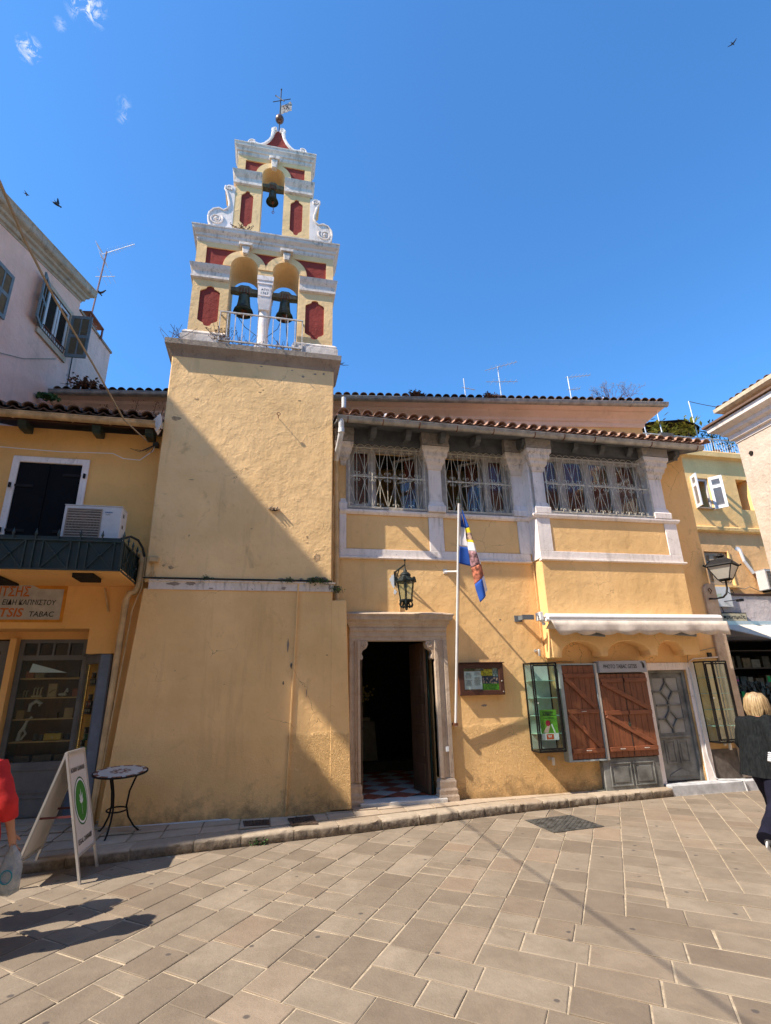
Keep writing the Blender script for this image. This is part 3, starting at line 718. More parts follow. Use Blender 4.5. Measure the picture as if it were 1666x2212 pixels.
# side volutes: white scrolled front on a yellow body
def volute(sx, x0):
    f = lambda a, b: (x0+sx*a, b)
    out_ = [f(0, 11.56), f(.07, 11.60), f(.145, 11.60), f(.20, 11.54), f(.20, 11.46), f(.15, 11.40)]
    out_ += [f(.13, 11.30), f(.085, 11.12), f(.08, 11.02), f(.12, 10.93), f(.18, 10.88), f(.27, 10.93), f(.37, 10.92), f(.44, 10.85), f(.475, 10.74), f(.475, 10.62), f(.44, 10.50), f(.40, 10.44), f(0, 10.44)]
    MB().prism(out_, Y2+.03, Y2b-.05).build('volute_body', 'belfry', tw)
    v = MB().prism(out_, Y2-.005, Y2+.0295)
    for (cx, cz, r, tn, dr, s0) in ((.315, 10.66, .135, 1.9, 1, 2.4), (.125, 11.50, .065, 1.5, -1, 4)):
        sp = spiral(0, 0, r, tn, dr*sx, s0 if sx > 0 else pi-s0, 34)
        v.tube([(x0+sx*cx+a, Y2-.012, cz+b) for a, b in sp], [.02-.010*i/34 for i in range(35)], 6)
        v.ball((x0+sx*cx, Y2-.012, cz), r*.24, 8)
    v.tube([(f(a, b)[0], Y2-.008, f(a, b)[1]) for a, b in ((.19, 11.55), (.2, 11.47), (.16, 11.40), (.135, 11.3), (.095, 11.12), (.09, 11.03), (.13, 10.95), (.19, 10.9), (.28, 10.94), (.38, 10.9), (.45, 10.8), (.465, 10.7), (.45, 10.56), (.4, 10.47))], .022, 6)
    v.build('scroll_volute', 'white', tw, smooth=40)
volute(-1, LX2); volute(1, RX2)
# ---- crowning pediment
pc = -.29; cv = [(.42, 12.79), (.34, 12.83), (.25, 12.90), (.17, 13.01), (.11, 13.15), (.07, 13.30), (0, 13.40)]
red = [(pc-a, b) for a, b in cv]+[(pc+a, b) for a, b in cv[::-1][1:]]
MB().prism([(pc-.62, 12.775)]+[(pc-a-.03, b+.02) for a, b in cv]+[(pc+a+.03, b+.02) for a, b in cv[::-1][1:]]+[(pc+.62, 12.775)], Y2+.03, Y2b-.08).build('pediment_body', 'belfry', tw)
MB().prism(red, Y2+.012, Y2+.03).build('red_panel', 'redp', tw)
for sx in (-1, 1):
    v = MB()
    path = [(.60, 12.86), (.50, 12.91), (.42, 12.87), (.35, 12.87), (.27, 12.93), (.19, 13.04), (.13, 13.18), (.105, 13.32), (.12, 13.40), (.09, 13.45)]
    v.tube([(pc+sx*a, Y2+.0, b) for a, b in path], [.03, .035, .035, .035, .035, .035, .035, .04, .04, .03], 6)
    v.prism([(pc+sx*a, b) for a, b in ((.035, 13.36), (.05, 13.44), (.1, 13.46), (.15, 13.42), (.155, 13.30), (.12, 13.24))], Y2-.02, Y2+.25)
    for (cx, cz, r) in ((.535, 12.875, .085), (.07, 13.40, .04)):
        sp = spiral(0, 0, r, 1.6, -sx, 2.2 if sx > 0 else pi-2.2, 30); v.tube([(pc+sx*cx+a, Y2-.02, cz+b) for a, b in sp], [.018-.008*i/30 for i in range(31)], 6)
        v.prism([(pc+sx*cx+r*1.15*cos(2*pi*i/16), cz+r*1.05*sin(2*pi*i/16)) for i in range(16)], Y2, Y2+.30)
    v.build('pediment_scroll', 'white', tw, smooth=40)
# balcony railing across the bell openings
rl_ = MB(); RZ0, RZ1, RY, RXa, RXb = 7.77, 8.385, 8.37, -1.125, .355
for z in (RZ0, RZ1): rl_.obox((RXa, RY, z), (RXb, RY, z), .03, .022).obox((RXa, RY, z), (RXa, 8.5, z), .03, .022).obox((RXb, RY, z), (RXb, 8.5, z), .03, .022)
rr_ = rl_.build('railing', 'railw', tw)
for i in range(12):
    x = RXa+(RXb-RXa)*i/11; MB().box(x-.008, x+.008, RY-.008, RY+.008, RZ0+(-.06 if i in (0, 11) else 0), RZ1).build('baluster', 'railw', rr_)
# iron eye and its hook on the wall
mb = MB().tube([(-.004, 8.49, 6.36), (-.004, 8.36, 6.35)], .006, 6); ring = [(-.004+.028*cos(t*.524), 8.355, 6.372+.028*sin(t*.524)) for t in range(12)]; mb.tube(ring, .006, 6, True)
mb.build('iron_eye', 'rust', tw)

# ---- bells (each hangs from its yoke)
def bell(label, x, y, zc, r, h, xl, xr, cord):
    t = thing('bell', label, 'bell', (x, y, zc), 'bells hanging in the belfry arches')
    zm = zc-h
    pr = [(r*.12, h), (r*.42, h*.99), (r*.55, h*.93), (r*.58, h*.8), (r*.62, h*.55), (r*.72, h*.3), (r*.88, h*.1), (r, 0), (r*.97, -.006), (r*.84, .03), (r*.6, h*.35), (r*.4, h*.8)]
    MB().lathe((x, y, zm), pr, 28).build('bell_body', 'bronze', t, smooth=50)
    MB().lathe((x, y, zm), [(r*.905, h*.085), (r*.94, h*.1), (r*.90, h*.13)], 28).build('rim_moulding', 'bronze', t, smooth=50)
    hz = .14; yk = MB().prism([(xl, zc+.045), (xl, zc+.13), (x-r*.75, zc+.14), (x-r*.4, zc+.2), (x+r*.4, zc+.2), (x+r*.75, zc+.14), (xr, zc+.13), (xr, zc+.045), (x+r*.5, zc+.035), (x-r*.5, zc+.035)], y-.06, y+.06).build('yoke', 'timber', t)
    s_ = MB()
    for k in (-.5, -.17, .17, .5): s_.tube([(x+r*k, y-.065, zc-.01), (x+r*k*.8, y-.07, zc+.12), (x+r*k*.8, y, zc+.23)], .009, 5)
    s_.build('strap', 'rust', t)
    cb = MB().tube([(x, y, zc-.05), (x+.01, y, zm-.0)], .012, 6).ball((x+.01, y, zm-.01), r*.22, 10)
    if cord == 1: cb.tube([(x+.01, y, zm), (x+.03, y, zm-.18), (x+.03, y, zm-.25)], .007, 5).tube([(x+.03+.025*cos(a*.6), y, zm-.275+.025*sin(a*.6)) for a in range(10)], .006, 5)
    if cord == 2: cb.box(x-.04, x+.07, y-.05, y+.04, zm-.07, zm+.04)
    cb.build('clapper', 'rust', t, smooth=50); return t
bell('left bell of the lower pair, greenish bronze with wooden clapper block', -.765, 8.78, 9.14, .19, .40, aL-hw-.02, aL+hw+.02, 2)
bell('right bell of the lower pair, greenish bronze beside the dated column capital', .015, 8.78, 9.12, .17, .38, aR-hw-.02, aR+hw+.02, 2)
bell('smallest bell, alone in the top arch with a hook hanging below it', -.345, 8.72, 11.87, .13, .29, ac-h2-.02, ac+h2+.02, 1)
def cabl(label, pts, r, mat='cabled', n=18, name='cable', cat='cable', sag=None):
    P_ = [V(p) for p in pts]
    if sag is not None:
        a, b = P_[0], P_[-1]; P_ = [a.lerp(b, i/n)-V((0, 0, sag*4*(i/n)*(1-i/n))) for i in range(n+1)]
    o = MB().tube(P_, r, 6).build(name, mat, None, smooth=60)
    return tag(o, label, cat)
cabl('thin black rope drooping from left bell to the column', [(-.9, 8.66, 8.62), (-.70, 8.6, 8.28), (-.42, 8.58, 8.05), (-.38, 8.52, 7.85)], .006, name='rope', cat='rope')
cabl('thin black rope drooping from right bell to the column', [(.0, 8.66, 8.70), (-.1, 8.6, 8.32), (-.3, 8.58, 8.08), (-.36, 8.52, 7.9)], .006, name='rope', cat='rope')
cabl('black cord hanging straight down behind the right end of tower railing', [(.06, 8.6, 8.7), (.05, 8.45, 8.4), (.08, 8.42, 8.0), (.12, 8.42, 7.75)], .009, name='rope', cat='rope')
# weather vane
wv = thing('weather_vane', 'iron cross and pierced metal pennant over a copper ball on the tower', 'weather vane', (pc, 8.64, 13.4))
MB().tube([(pc, 8.64, 13.35), (pc, 8.64, 14.92)], .012, 6).build('rod', 'cabled', wv)
MB().ball((pc, 8.64, 13.96), .095, 12, (1, 1, 1.12)).build('ball', simple('tarnished_copper', (.16, .08, .055), .4, .5, .5, var=.5, scale=6), wv, smooth=60)
MB().tube([(pc-.17, 8.64, 14.47), (pc+.22, 8.60, 14.62)], .009, 5).tube([(pc-.12, 8.8, 14.93), (pc+.08, 8.5, 14.36)], .011, 5).ball((pc, 8.64, 14.93), .02, 6).ball((pc-.12, 8.8, 14.93), .018, 6).build('cross_bars', 'cabled', wv)
vn = [(0, 14.13), (.05, 14.13), (.10, 14.20), (.15, 14.22), (.2, 14.28), (.255, 14.30), (.25, 14.42), (.26, 14.5), (.22, 14.60), (.17, 14.52), (.1, 14.46), (0, 14.38)]
MB().prism([(pc+a, b) for a, b in vn], 8.635, 8.64).build('pennant', simple('pale_rusty_sheet', (.50, .42, .36), .6, .3, var=.5, scale=22), wv)
text('ΙΧ', pc+.09, 14.30, .12, 'rust', wv, 8.634, name='pennant_lettering', rot=.35)
# ============================================================ church with its loggia
ch = thing('church', 'yellow church building with a grilled white loggia above its stone doorway', 'church', (3.6, 9.2, .1))
# street wall with the doorway and shop openings
MB().prism([(.98, .02), (8.5, .02), (8.5, 6.45), (.98, 6.45)], YC, 9.12,
           [rect(1.46, 2.72, .14, 2.56), rect(6.745, 7.56, .14, 2.0), rect(1.30, 2.69, 4.87, 6.08), rect(3.10, 4.42, 4.87, 6.08), rect(4.98, 7.24, 4.87, 6.08)]).build('street_wall', 'yellow', ch)
# side wall to the right and body behind
MB().box(8.2, 8.5, 9.13, 10.4, .02, 6.45).build('side_wall', 'yellow2', ch)
# projecting bay, carried on little arches between corbels
def seg(x0, x1, zb, zt, n=10): return [(x0+(x1-x0)*i/n, zb+(zt-zb)*sin(pi*i/n)**.6) for i in range(n+1)]
bot = [(4.76, 2.22), (4.93, 2.22)]+[(a, b) for a, b in seg(4.95, 5.67, 2.34, 2.50)]+[(5.68, 2.24), (5.82, 2.24)]+seg(5.84, 6.65, 2.34, 2.50)+[(6.67, 2.24), (6.82, 2.24)]+seg(6.84, 7.35, 2.34, 2.50)+[(7.36, 2.25), (7.72, 2.25)]
MB().prism(bot+[(7.735, 4.80), (4.76, 4.80)], YB, YC-.003).build('bay_wall', 'yellow', ch, bevel=.012)
# white frame strips round plaster panels
def strip(x0, x1, z0, z1, y, th=.022, mat='white', name='white_band'): return MB().box(x0, x1, y-th, y+.01, z0, z1).build(name, mat, ch, bevel=.006)
for y, xs in ((YC, (1.12, 4.70)), (YB, (4.745, 7.745))):
    strip(xs[0], xs[1], 3.97, 4.10, y, .024)
    MB().mold([(xs[0], y), (xs[1], y)]+([(xs[1], YC)] if y == YB else []), [(-.05, 3.925), (.03, 3.925), (.05, 3.94), (.045, 3.965), (-.05, 3.97)]).build('string_moulding', 'white', ch)
    MB().mold(([(xs[0], YC)] if y == YB else [])+[(xs[0], y), (xs[1], y)]+([(xs[1], YC)] if y == YB else []), [(-.05, 4.735), (.03, 4.735), (.05, 4.755), (.065, 4.78), (.065, 4.81), (.04, 4.82), (-.05, 4.82)]).build('sill_moulding', 'white', ch)
for x0, x1, y in ((1.12, 1.245, YC), (2.755, 3.03, YC), (4.50, 4.74, YC), (4.745, 5.02, YB), (7.475, 7.745, YB)): strip(x0, x1, 4.10, 4.735, y)
MB().box(4.735, 4.759, YB+.001, YC, 3.965, 4.735).build('white_band', 'white', ch); MB().box(4.70, 4.775, YB+.02, YC+.05, 4.83, 6.4).build('white_band', 'white', ch)
for x0, x1, y in ((1.245, 2.755, YC), (3.03, 4.5, YC), (5.02, 7.475, YB)): MB().box(x0+.012, x1-.012, y-.006, y+.01, 4.112, 4.72).build('plaster_panel', 'yellow', ch, bevel=.003)
# pilasters with stepped capitals under the eaves
def pil(x0, x1, y, z0=4.82, top=6.42, lx=0, rx=.06, d=.09, back=.3, rough=6.08):
    t = MB(); sh0, sh1 = x0+.03*(1 if lx else 0), x1-.03
    t.box(x0+.02, x1-.02, y-d+.03, y+back, 5.0, 5.72)
    t.build('pilaster_shaft', 'white', ch, bevel=.01)
    pth = [(x0, y+back), (x0, y-d), (x1, y-d), (x1, y+back)]
    MB().mold(pth, [(-.08, 4.82), (.02, 4.82), (.025, 4.93), (.0, 4.96), (-.01, 5.02), (-.08, 5.06)]).build('pilaster_base', 'white', ch, bevel=.004)
    MB().mold(pth, [(-.1, 5.66), (-.015, 5.66), (0, 5.70), (.005, 5.745), (.045, 5.80), (.05, 5.86), (.085, 5.90), (.09, 5.98), (.12, 6.02), (.125, 6.09), (-.1, 6.10)]).build('pilaster_capital', 'whited', ch, bevel=.004)
    m_ = MB().mold(pth, [(-.1, 6.10), (.125, 6.10), (.12, 6.2), (.13, 6.3), (.11, top), (-.1, top)]); 
    for i, p in enumerate(m_.v): m_.v[i] = (p[0]+noise.noise(V(p)*9)*.02, p[1]+noise.noise(V(p)*7+V((3, 3, 3)))*.02, p[2])
    m_.build('rough_corbel', 'rough', ch, smooth=35)
pil(1.135, 1.24, YC, d=.02); pil(2.76, 3.05, YC); pil(4.44, 4.745, YC, d=.06, back=.25); pil(4.76, 5.03, YB, d=.04); pil(7.29, 7.62, YB, d=.05, back=.5)
for x0, x1, y in ((1.2, 2.78, 8.70), (3.0, 4.5, 8.70), (4.95, 7.35, 8.47)):
    MB().box(x0, x1, y, y+.2, 6.085, 6.40).build('lintel_beam', 'grey_eave', ch)
MB().box(4.99, 7.28, YB+.02, YC-.002, 4.80, 4.86).build('window_ledge', 'whited', ch)
# windows
def sash(par, hx, y, wdt, z0, z1, ang=0, flip=1, zt=None):
    """casement hinged at hx; flip=1 extends to +x; ang degrees inward"""
    a = radians(ang); d = V((cos(a)*flip, sin(a), 0)); f = .045
    P_ = lambda u, z, k=0: V((hx, y, z))+d*u+V((-d.y*k, d.x*k, 0))
    m_ = MB()
    for u in (f/2, wdt-f/2): m_.obox(P_(u, z0), P_(u, z1), .04, f, d)
    for z in (z0+f/2, z1-f/2, z0+(z1-z0)*.56): m_.obox(P_(f, z), P_(wdt-f, z), .038, f if z != z0+(z1-z0)*.56 else .03)
    s = m_.build('casement', 'winframe', par)
    for za, zb in ((z0+f, z0+(z1-z0)*.56-.015), (z0+(z1-z0)*.56+.015, z1-f)):
        MB().obox(P_(f, (za+zb)/2), P_(wdt-f, (za+zb)/2), .006, zb-za).build('pane', 'glass', s)
    return s
def window(xs0, xs1, y, z0, z1, posts):
    w_ = MB().box(xs0, xs0+.06, y-.04, y+.06, z0, z1).box(xs1-.06, xs1, y-.04, y+.06, z0, z1).box(xs0+.06, xs1-.06, y-.04, y+.06, z1-.06, z1).box(xs0+.06, xs1-.06, y-.04, y+.06, z0, z0+.05)
    for p in posts: w_.box(p-.045, p+.045, y-.035, y+.05, z0+.05, z1-.06)
    return w_.build('window_frame', 'winframe', ch)
def curtain(par, x0, x1, y, z0, z1, mat='curtain'):
    n = 26; vs = []; fs = []
    for i in range(n+1):
        x = x0+(x1-x0)*i/n; d = .018*sin(i*2.1)+.01*sin(i*.9)
        vs += [(x, y+d, z0), (x, y+d*.6, z1)]
    fs = [(2*i, 2*i+2, 2*i+3, 2*i+1) for i in range(n)]
    return MB().add(vs, fs).build('curtain', mat, par, fixn=False)
YW = YC+.10
for x0, x1, y in ((1.24, 1.315, YC), (2.675, 2.78, YC), (3.03, 3.125, YC), (4.405, 4.46, YC), (4.745, 4.765, YB+.01)): MB().box(x0, x1, y-.012, y+.1, 4.82, 6.09).build('jamb_board', 'winframe', ch)
for x0, x1 in ((1.24, 2.78), (3.03, 4.46)): [MB().box(x0, x1, YC-.014, YC+.05, za, zb).build('jamb_board', 'winframe', ch) for za, zb in ((6.045, 6.088), (4.822, 4.89))]
w1 = window(1.30, 2.69, YW, 4.87, 6.08, (1.75,))
sash(w1, 1.36, YW, .345, 4.92, 6.02); sash(w1, 2.63, YW+.05, .50, 4.92, 6.02, 38, -1); sash(w1, 1.80, YW+.05, .42, 4.92, 6.02, 76, 1)
curtain(w1, 1.37, 1.70, YW+.07, 4.9, 6.0); curtain(w1, 2.42, 2.66, YW+.22, 4.9, 6.0)
w2 = window(3.10, 4.42, YW, 4.87, 6.08, (3.97,))
sash(w2, 4.015, YW, .345, 4.92, 6.02); sash(w2, 3.92, YW+.05, .45, 4.92, 6.02, 40, -1)
curtain(w2, 4.04, 4.36, YW+.07, 4.9, 6.0); curtain(w2, 3.68, 3.92, YW+.25, 4.9, 6.0)
YW3 = YC-.10
w3 = window(4.98, 7.24, YW3, 4.87, 6.08, (5.47, 6.04, 6.62))
for x0, x1 in ((5.04, 5.425), (5.515, 5.995), (6.085, 6.575), (6.665, 7.18)): sash(w3, x0, YW3, x1-x0, 4.92, 6.02); curtain(w3, x0+.03, x1-.03, YW3+.07, 4.9, 6.0)
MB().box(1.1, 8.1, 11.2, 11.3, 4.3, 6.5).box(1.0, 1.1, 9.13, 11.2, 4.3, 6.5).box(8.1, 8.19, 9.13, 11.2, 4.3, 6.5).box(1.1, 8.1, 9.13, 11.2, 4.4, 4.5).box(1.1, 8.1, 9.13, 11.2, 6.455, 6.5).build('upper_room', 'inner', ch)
# wrought-iron grilles
def grille(x0, x1, y, z0, z1, n):
    u = (x1-x0)/n; zm = (z0+z1)/2+.0; r = .0048
    g = MB()
    g.obox((x0, y, z0+.02), (x1, y, z0+.02), .012, .012).obox((x0, y, z1-.03), (x1, y, z1-.03), .012, .012).obox((x0, y, zm), (x1, y, zm), .012, .016).obox((x0, y, z0), (x0, y, z1), .014, .014).obox((x1, y, z0), (x1, y, z1), .014, .014)
    par = g.build('window_grille', 'grille', ch)
    bars = MB(); sc_ = MB(); k_ = u/.289
    for i in range(n):
        xc = x0+u*(i+.5); bars.tube([(xc, y, z0), (xc, y, z1-.03)], r, 5); xm = x0+u*i
        if i: bars.tube([(xm, y, z0), (xm, y, z1-.03)], r, 5)
        for sx in (-1, 1):
            xn = xc+sx*u/2
            for sg, ze in ((1, z1-.05), (-1, z0+.04)):
                bars.tube([(xn-sx*.006, y-.004, zm+sg*.13), (xc+sx*.012, y-.004, ze)], r*.85, 5)
                sc_.tube([(xn-sx*.006, y-.004, zm+sg*.13), (xn-sx*.008, y-.004, zm+sg*.085), (xn-sx*.03*k_, y-.004, zm+sg*.04), (xn-sx*.07*k_, y-.004, zm+sg*.015), (xn-sx*.11*k_, y-.004, zm+sg*.009)], r*.9, 5)
                c_ = [(.003, .012), (.006, .05), (.022, .085), (.047, .088), (.060, .066), (.050, .047), (.038, .052)]
                sc_.tube([(xc+sx*a_*k_, y-.012, zm+sg*b_) for a_, b_ in c_], r*.95, 5)
            for zb, sg in ((z0+.025, 1), (z1-.035, -1)):
                if 0 < i+(sx+1)//2 < n or n < 6:
                    c_ = [(.003, 0), (.008, .035), (.028, .062), (.05, .058), (.056, .036), (.043, .028)]
                    sc_.tube([(xn-sx*a_*k_, y-.010, zb+sg*b_) for a_, b_ in c_], r*.9, 5)
        for k in range(2):      # scallops along the top
            cx_ = x0+u*(i+.25+.5*k); rr = u*.25
            sc_.tube([(cx_+rr*cos(pi*j/7), y-.006, z1-.03+rr*.95*sin(pi*j/7)) for j in range(8)], r*.85, 5)
            sc_.tube([(cx_+rr*cos(pi*j/6), y-.006, z0+.02-rr*.35*sin(pi*j/6)) for j in range(7)], r*.8, 4)
    bars.build('bars', 'grille', par); sc_.build('scrollwork', 'grille', par, kind='stuff')
    for xx in (x0, x1):
        for zz in (z0+.15, z1-.15): pass
grille(1.285, 2.70, YC-.075, 4.84, 6.04, 5); grille(3.11, 4.43, YC-.075, 4.84, 6.04, 5); grille(5.03, 7.26, YB-.045, 4.84, 5.99, 8)
# eaves
ex0, ex1 = .99, 8.45
MB().add([(ex0, 8.22, 6.245), (ex1, 8.22, 6.245), (ex1, 10.0, 6.78), (ex0, 10.0, 6.78), (ex0, 8.22, 6.275), (ex1, 8.22, 6.275), (ex1, 10.0, 6.81), (ex0, 10.0, 6.81)],
         [(0, 1, 2, 3), (7, 6, 5, 4), (0, 4, 5, 1), (1, 5, 6, 2), (2, 6, 7, 3), (3, 7, 4, 0)]).build('eave_boards', 'grey_eave', ch)
for x in (1.69, 2.34, 3.0, 3.69, 4.62, 5.17, 5.72, 6.31, 6.93, 7.66, 8.02):
    pr = [(8.74, 6.38), (8.74, 6.16), (8.50, 6.13), (8.44, 6.10), (8.42, 6.15), (8.36, 6.17), (8.34, 6.27)]
    MB().prism(pr, x-.05, x+.05, ax='x').build('rafter_tail', 'grey_eave', ch, bevel=.006)
def gutter(path, z, r, mat, par, straps=(), smat='rust', name='gutter'):
    pr = [(.01+r*cos(a)+r-.0, z+r*sin(a)) for a in [pi+pi*i/8 for i in range(9)]]
    pr = [(p[0], p[1]) for p in pr]
    pr = [(0.0, z+.01)]+pr+[(2*r+.02, z+.005), (2*r+.022, z+.018), (2*r+.006, z+.018), (2*r+.002, z)]+[(.015+r+(r-.008)*cos(a), z+(r-.008)*sin(a)) for a in [2*pi-pi*i/8 for i in range(9)]]
    g = MB().mold(path, pr).build(name, mat, par, smooth=40)
    a, b = V(path[0]), V(path[1]); d = (b-a).normalized(); n = V((d.y, -d.x))
    for s_ in straps:
        p = a+d*s_; m_ = MB(); pts = [(p.x+n.x*(.01+r+(r+.004)*cos(t)), p.y+n.y*(.01+r+(r+.004)*cos(t)), z+(r+.004)*sin(t)) for t in [pi+pi*i/10 for i in range(11)]]
        m_.tube(pts+[(p.x+n.x*(2*r+.01), p.y+n.y*(2*r+.01), z+.02)], .009, 4).build('gutter_strap', smat, g)
    return g
gutter([(ex0, 8.25), (ex1, 8.25)], 6.295, .07, 'gutter', ch, [x-ex0 for x in (1.18, 1.81, 2.48, 3.19, 3.9, 4.73, 5.34, 5.99, 7.24, 8.3)])
# roof tiles
def tilemesh(L=.42, r=.082, r2=.068, th=.013, n=8):
    mb = MB(); vs = []
    for rr_, k in ((r, 0), (r2, L)):
        for off in (0, th):
            for i in range(n+1):
                a = pi*i/n; vs.append(((rr_-off)*cos(a), k, (rr_-off)*.85*sin(a)))
    m_ = n+1; fs = []
    for i in range(n):
        fs += [(i, i+1, 2*m_+i+1, 2*m_+i), (m_+i+1, m_+i, 3*m_+i, 3*m_+i+1), (i+1, i, m_+i, m_+i+1), (2*m_+i, 2*m_+i+1, 3*m_+i+1, 3*m_+i)]
    return mb.add(vs, fs)
TM = []
for k in range(6):
    for mat in ('terra', 'terrad'):
        o = tilemesh().build('tile_pattern', mat, None, smooth=45, tint=(random.random(), 0)); TM.append((mat, o.data)); bpy.data.objects.remove(o)
def tiles(par, p0, p1, upd, slope, rows, pitch_, mat, name='roof_tile', lift=.03, s=1.0, wob=.02):
    """cover tiles from p0 to p1 along the eave; upd = plan direction uphill"""
    p0, p1 = V(p0), V(p1); d = (p1-p0); n = round(d.length/pitch_); d /= n; off = V((0, 0, 0)); q = par
    while q is not None: off += q.location; q = q.parent
    ms = [m_ for a, m_ in TM if a == mat]; U = V((upd[0], upd[1], slope)).normalized(); e = d.normalized()
    for i in range(n+1):
        for r_ in range(rows):
            o = bpy.data.objects.new(name, random.choice(ms)); COL.objects.link(o); o.parent = par
            N = e.cross(U).normalized()
            if N.z < 0: N = -N
            mt = Matrix((e, U, N)).transposed().to_4x4()
            o.matrix_local = Matrix.Translation(p0+d*i+U*(r_*.36+random.gauss(0, .006))+N*(lift+.004*r_)-off) @ mt @ Matrix.Rotation(random.gauss(0, wob), 4, 'Z') @ Matrix.Rotation(random.gauss(-.02, .012), 4, 'X') @ Matrix.Scale(s, 4)
    # channel tiles under them, one joined sheet
    mb = MB(); k = rows*.36+.1
    N = d.cross(U).normalized(); N = N if N.z > 0 else -N
    for i in range(n):
        c = p0+d*(i+.5); w_ = d.length*.5
        pts = [(-w_, .02), (-w_*.6, -.012), (0, -.028), (w_*.6, -.012), (w_, .02)]
        a = [c+d.normalized()*x+N*z for x, z in pts]; b = [p+U*k for p in a]; a2 = [p-N*.014 for p in a]
        mb.add(a+b+a2, [(j, j+1, 6+j, 5+j) for j in range(4)]+[(j+1, j, 10+j, 11+j) for j in range(4)])
    o = mb.build('channel_tiles', mat, par, kind='stuff', fixn=False, tint=(.1, 0)); return o
tiles(ch, (ex0+.12, 8.14, 6.395), (ex1+.12, 8.14, 6.395), (0, 1), .30, 4, .212, 'terra', lift=.012, s=1.1)
# ---- nave wall, cornice and upper roof behind
gx = lambda x: 10.5-.135*x
nd = V((1, -.135)).normalized(); nn_ = V((.135, 1)).normalized()
nl, nr = (-4.80, gx(-4.80)), (8.62, gx(8.62))
wl, wr = (-4.80, gx(-4.80)+.46), (8.56, gx(8.56)+.46)
MB().prism([wl, wr, (wr[0]+.3, wr[1]+4.6), (wl[0]+.3, wl[1]+4.6)], 4.0, 7.99, ax='z').build('nave_wall', 'orange', ch)
MB().mold([wl, wr, (wr[0]+.4, wr[1]+4)], [(-.1, 7.60), (.03, 7.60), (.05, 7.63), (.06, 7.70), (.10, 7.72), (.115, 7.78), (.17, 7.82), (.25, 7.85), (.27, 7.88), (.27, 7.91), (.38, 7.95), (.42, 7.97), (.42, 7.99), (-.1, 7.995)]).build('nave_cornice', 'pinkcorn', ch, smooth=25)
g0, g1 = (wl[0], wl[1]-.40), (wr[0]+.36, wr[1]-.45)
L_ = (V(g1)-V(g0)).length
gutter([g0, g1], 7.985, .075, 'gutter', ch, [L_-x for x in (.9, 2.6, 4.4, 5.9, 7.3, 9.5, 11.5)], 'gutter')
U_ = (nn_.x, nn_.y)
MB().add([(g0[0], g0[1], 7.99), (g1[0], g1[1], 7.99), (g1[0]+.5, g1[1]+4.2, 9.25), (g0[0]+.5, g0[1]+4.2, 9.25)], [(0, 1, 2, 3)]).build('nave_roof', 'terrad', ch, fixn=False, tint=(.3, 0))
tiles(ch, (g0[0]+.1, g0[1]-.06, 8.065), (-1.85, g0[1]-.06-.135*(-1.85-g0[0]-.1), 8.065), U_, .3, 1, .19, 'terrad', s=1.0, lift=.012)
tiles(ch, (1.1, g0[1]-.06-.135*(1.1-g0[0]-.1), 8.065), (g1[0]-.15, g1[1]-.06, 8.065), U_, .3, 2, .19, 'terrad', s=1.0, lift=.012)
# broken mortar lump at the far corner of the roof
mb = MB().ball((8.35, 9.65, 8.13), .16, 10, (1.6, .8, .55))
for i, p in enumerate(mb.v): mb.v[i] = tuple(V(p)+V((1, 1, 1))*noise.noise(V(p)*11)*.04)
mb.build('mortar_lump', 'pinkcorn', ch)
# pipes at the tower corner
MB().tube([(1.07, 8.16, 6.28), (1.07, 8.17, 6.02), (1.06, 8.25, 5.92), (1.05, 8.60, 5.80), (1.045, 8.70, 5.72)], .048, 10).lathe((1.07, 8.16, 6.0), [(.054, 0), (.054, .08)], 10).build('white_downpipe', 'pvc', ch, smooth=50)
MB().tube([(1.045, 8.715, 5.74), (1.055, 8.715, 4.5), (1.075, 8.715, 3.1)], .05, 10).build('painted_downpipe', 'yelpipe', ch, smooth=50)
MB().tube([(.99, 8.6, 5.0), (.992, 8.6, 3.12)], .012, 6).build('thin_conduit', 'yelpipe', ch)
MB().tube([(1.35, 9.9, 6.7), (1.35, 9.9, 7.75)], .05, 10).build('vent_pipe', 'pvc', ch, smooth=50)
MB().tube([(1.72, 8.42, 6.42), (1.98, 8.55, 6.62)], .055, 12).build('white_pipe_on_roof', 'pvc', ch, smooth=50)
for i, (x, z, a, b) in enumerate(((3.55, 1.49, .06, .022), (3.98, 2.9, .02, .01))): 
    random.seed(i+40); blot('plaster_scar', 'peel', x, z, a, b, YC+.001, ch, .004, i)
blot('fresh_filler', 'paper', 2.06, 3.55, .06, .13, YC+.001, ch, .003, 6); blot('fresh_filler', 'paper', 2.09, 3.36, .035, .05, YC+.001, ch, .003, 7)

# ---- stone doorway
dj = thing('stone_doorway', 'carved stone door surround with scroll brackets round the open church door', 'door surround', (2.1, 8.8, .13))
def jamb(x0, x1, inner):
    prof = [(0, 0), (.0, .0)]
    w_ = x1-x0; s_ = 1 if inner < 0 else -1; a = x0 if s_ > 0 else x1
    xs = [0, .25, .27, .45, .47, .70, .72, 1.0]; ds = [.085, .085, .06, .06, .04, .04, .06, .06]
    vs = []; pr = [(a+s_*w_*u, YC-d) for u, d in zip(xs, ds)]
    poly = [(a, YC+.14)]+pr+[(a+s_*w_, YC+.14)]
    MB().prism(poly, .45, 2.54, ax='z').build('jamb', 'door_st', dj, bevel=.004)
    MB().mold([(x0-.0, YC+.1), (x0-.0, YC-.07), (x1+.0, YC-.07), (x1, YC+.1)], [(-.06, .10), (.045, .10), (.045, .20), (.03, .22), (.035, .28), (.015, .31), (.02, .40), (.0, .44), (-.06, .46)]).build('jamb_base', 'door_st', dj, bevel=.006)
jamb(1.29, 1.46, 1); jamb(2.72, 2.95, -1)
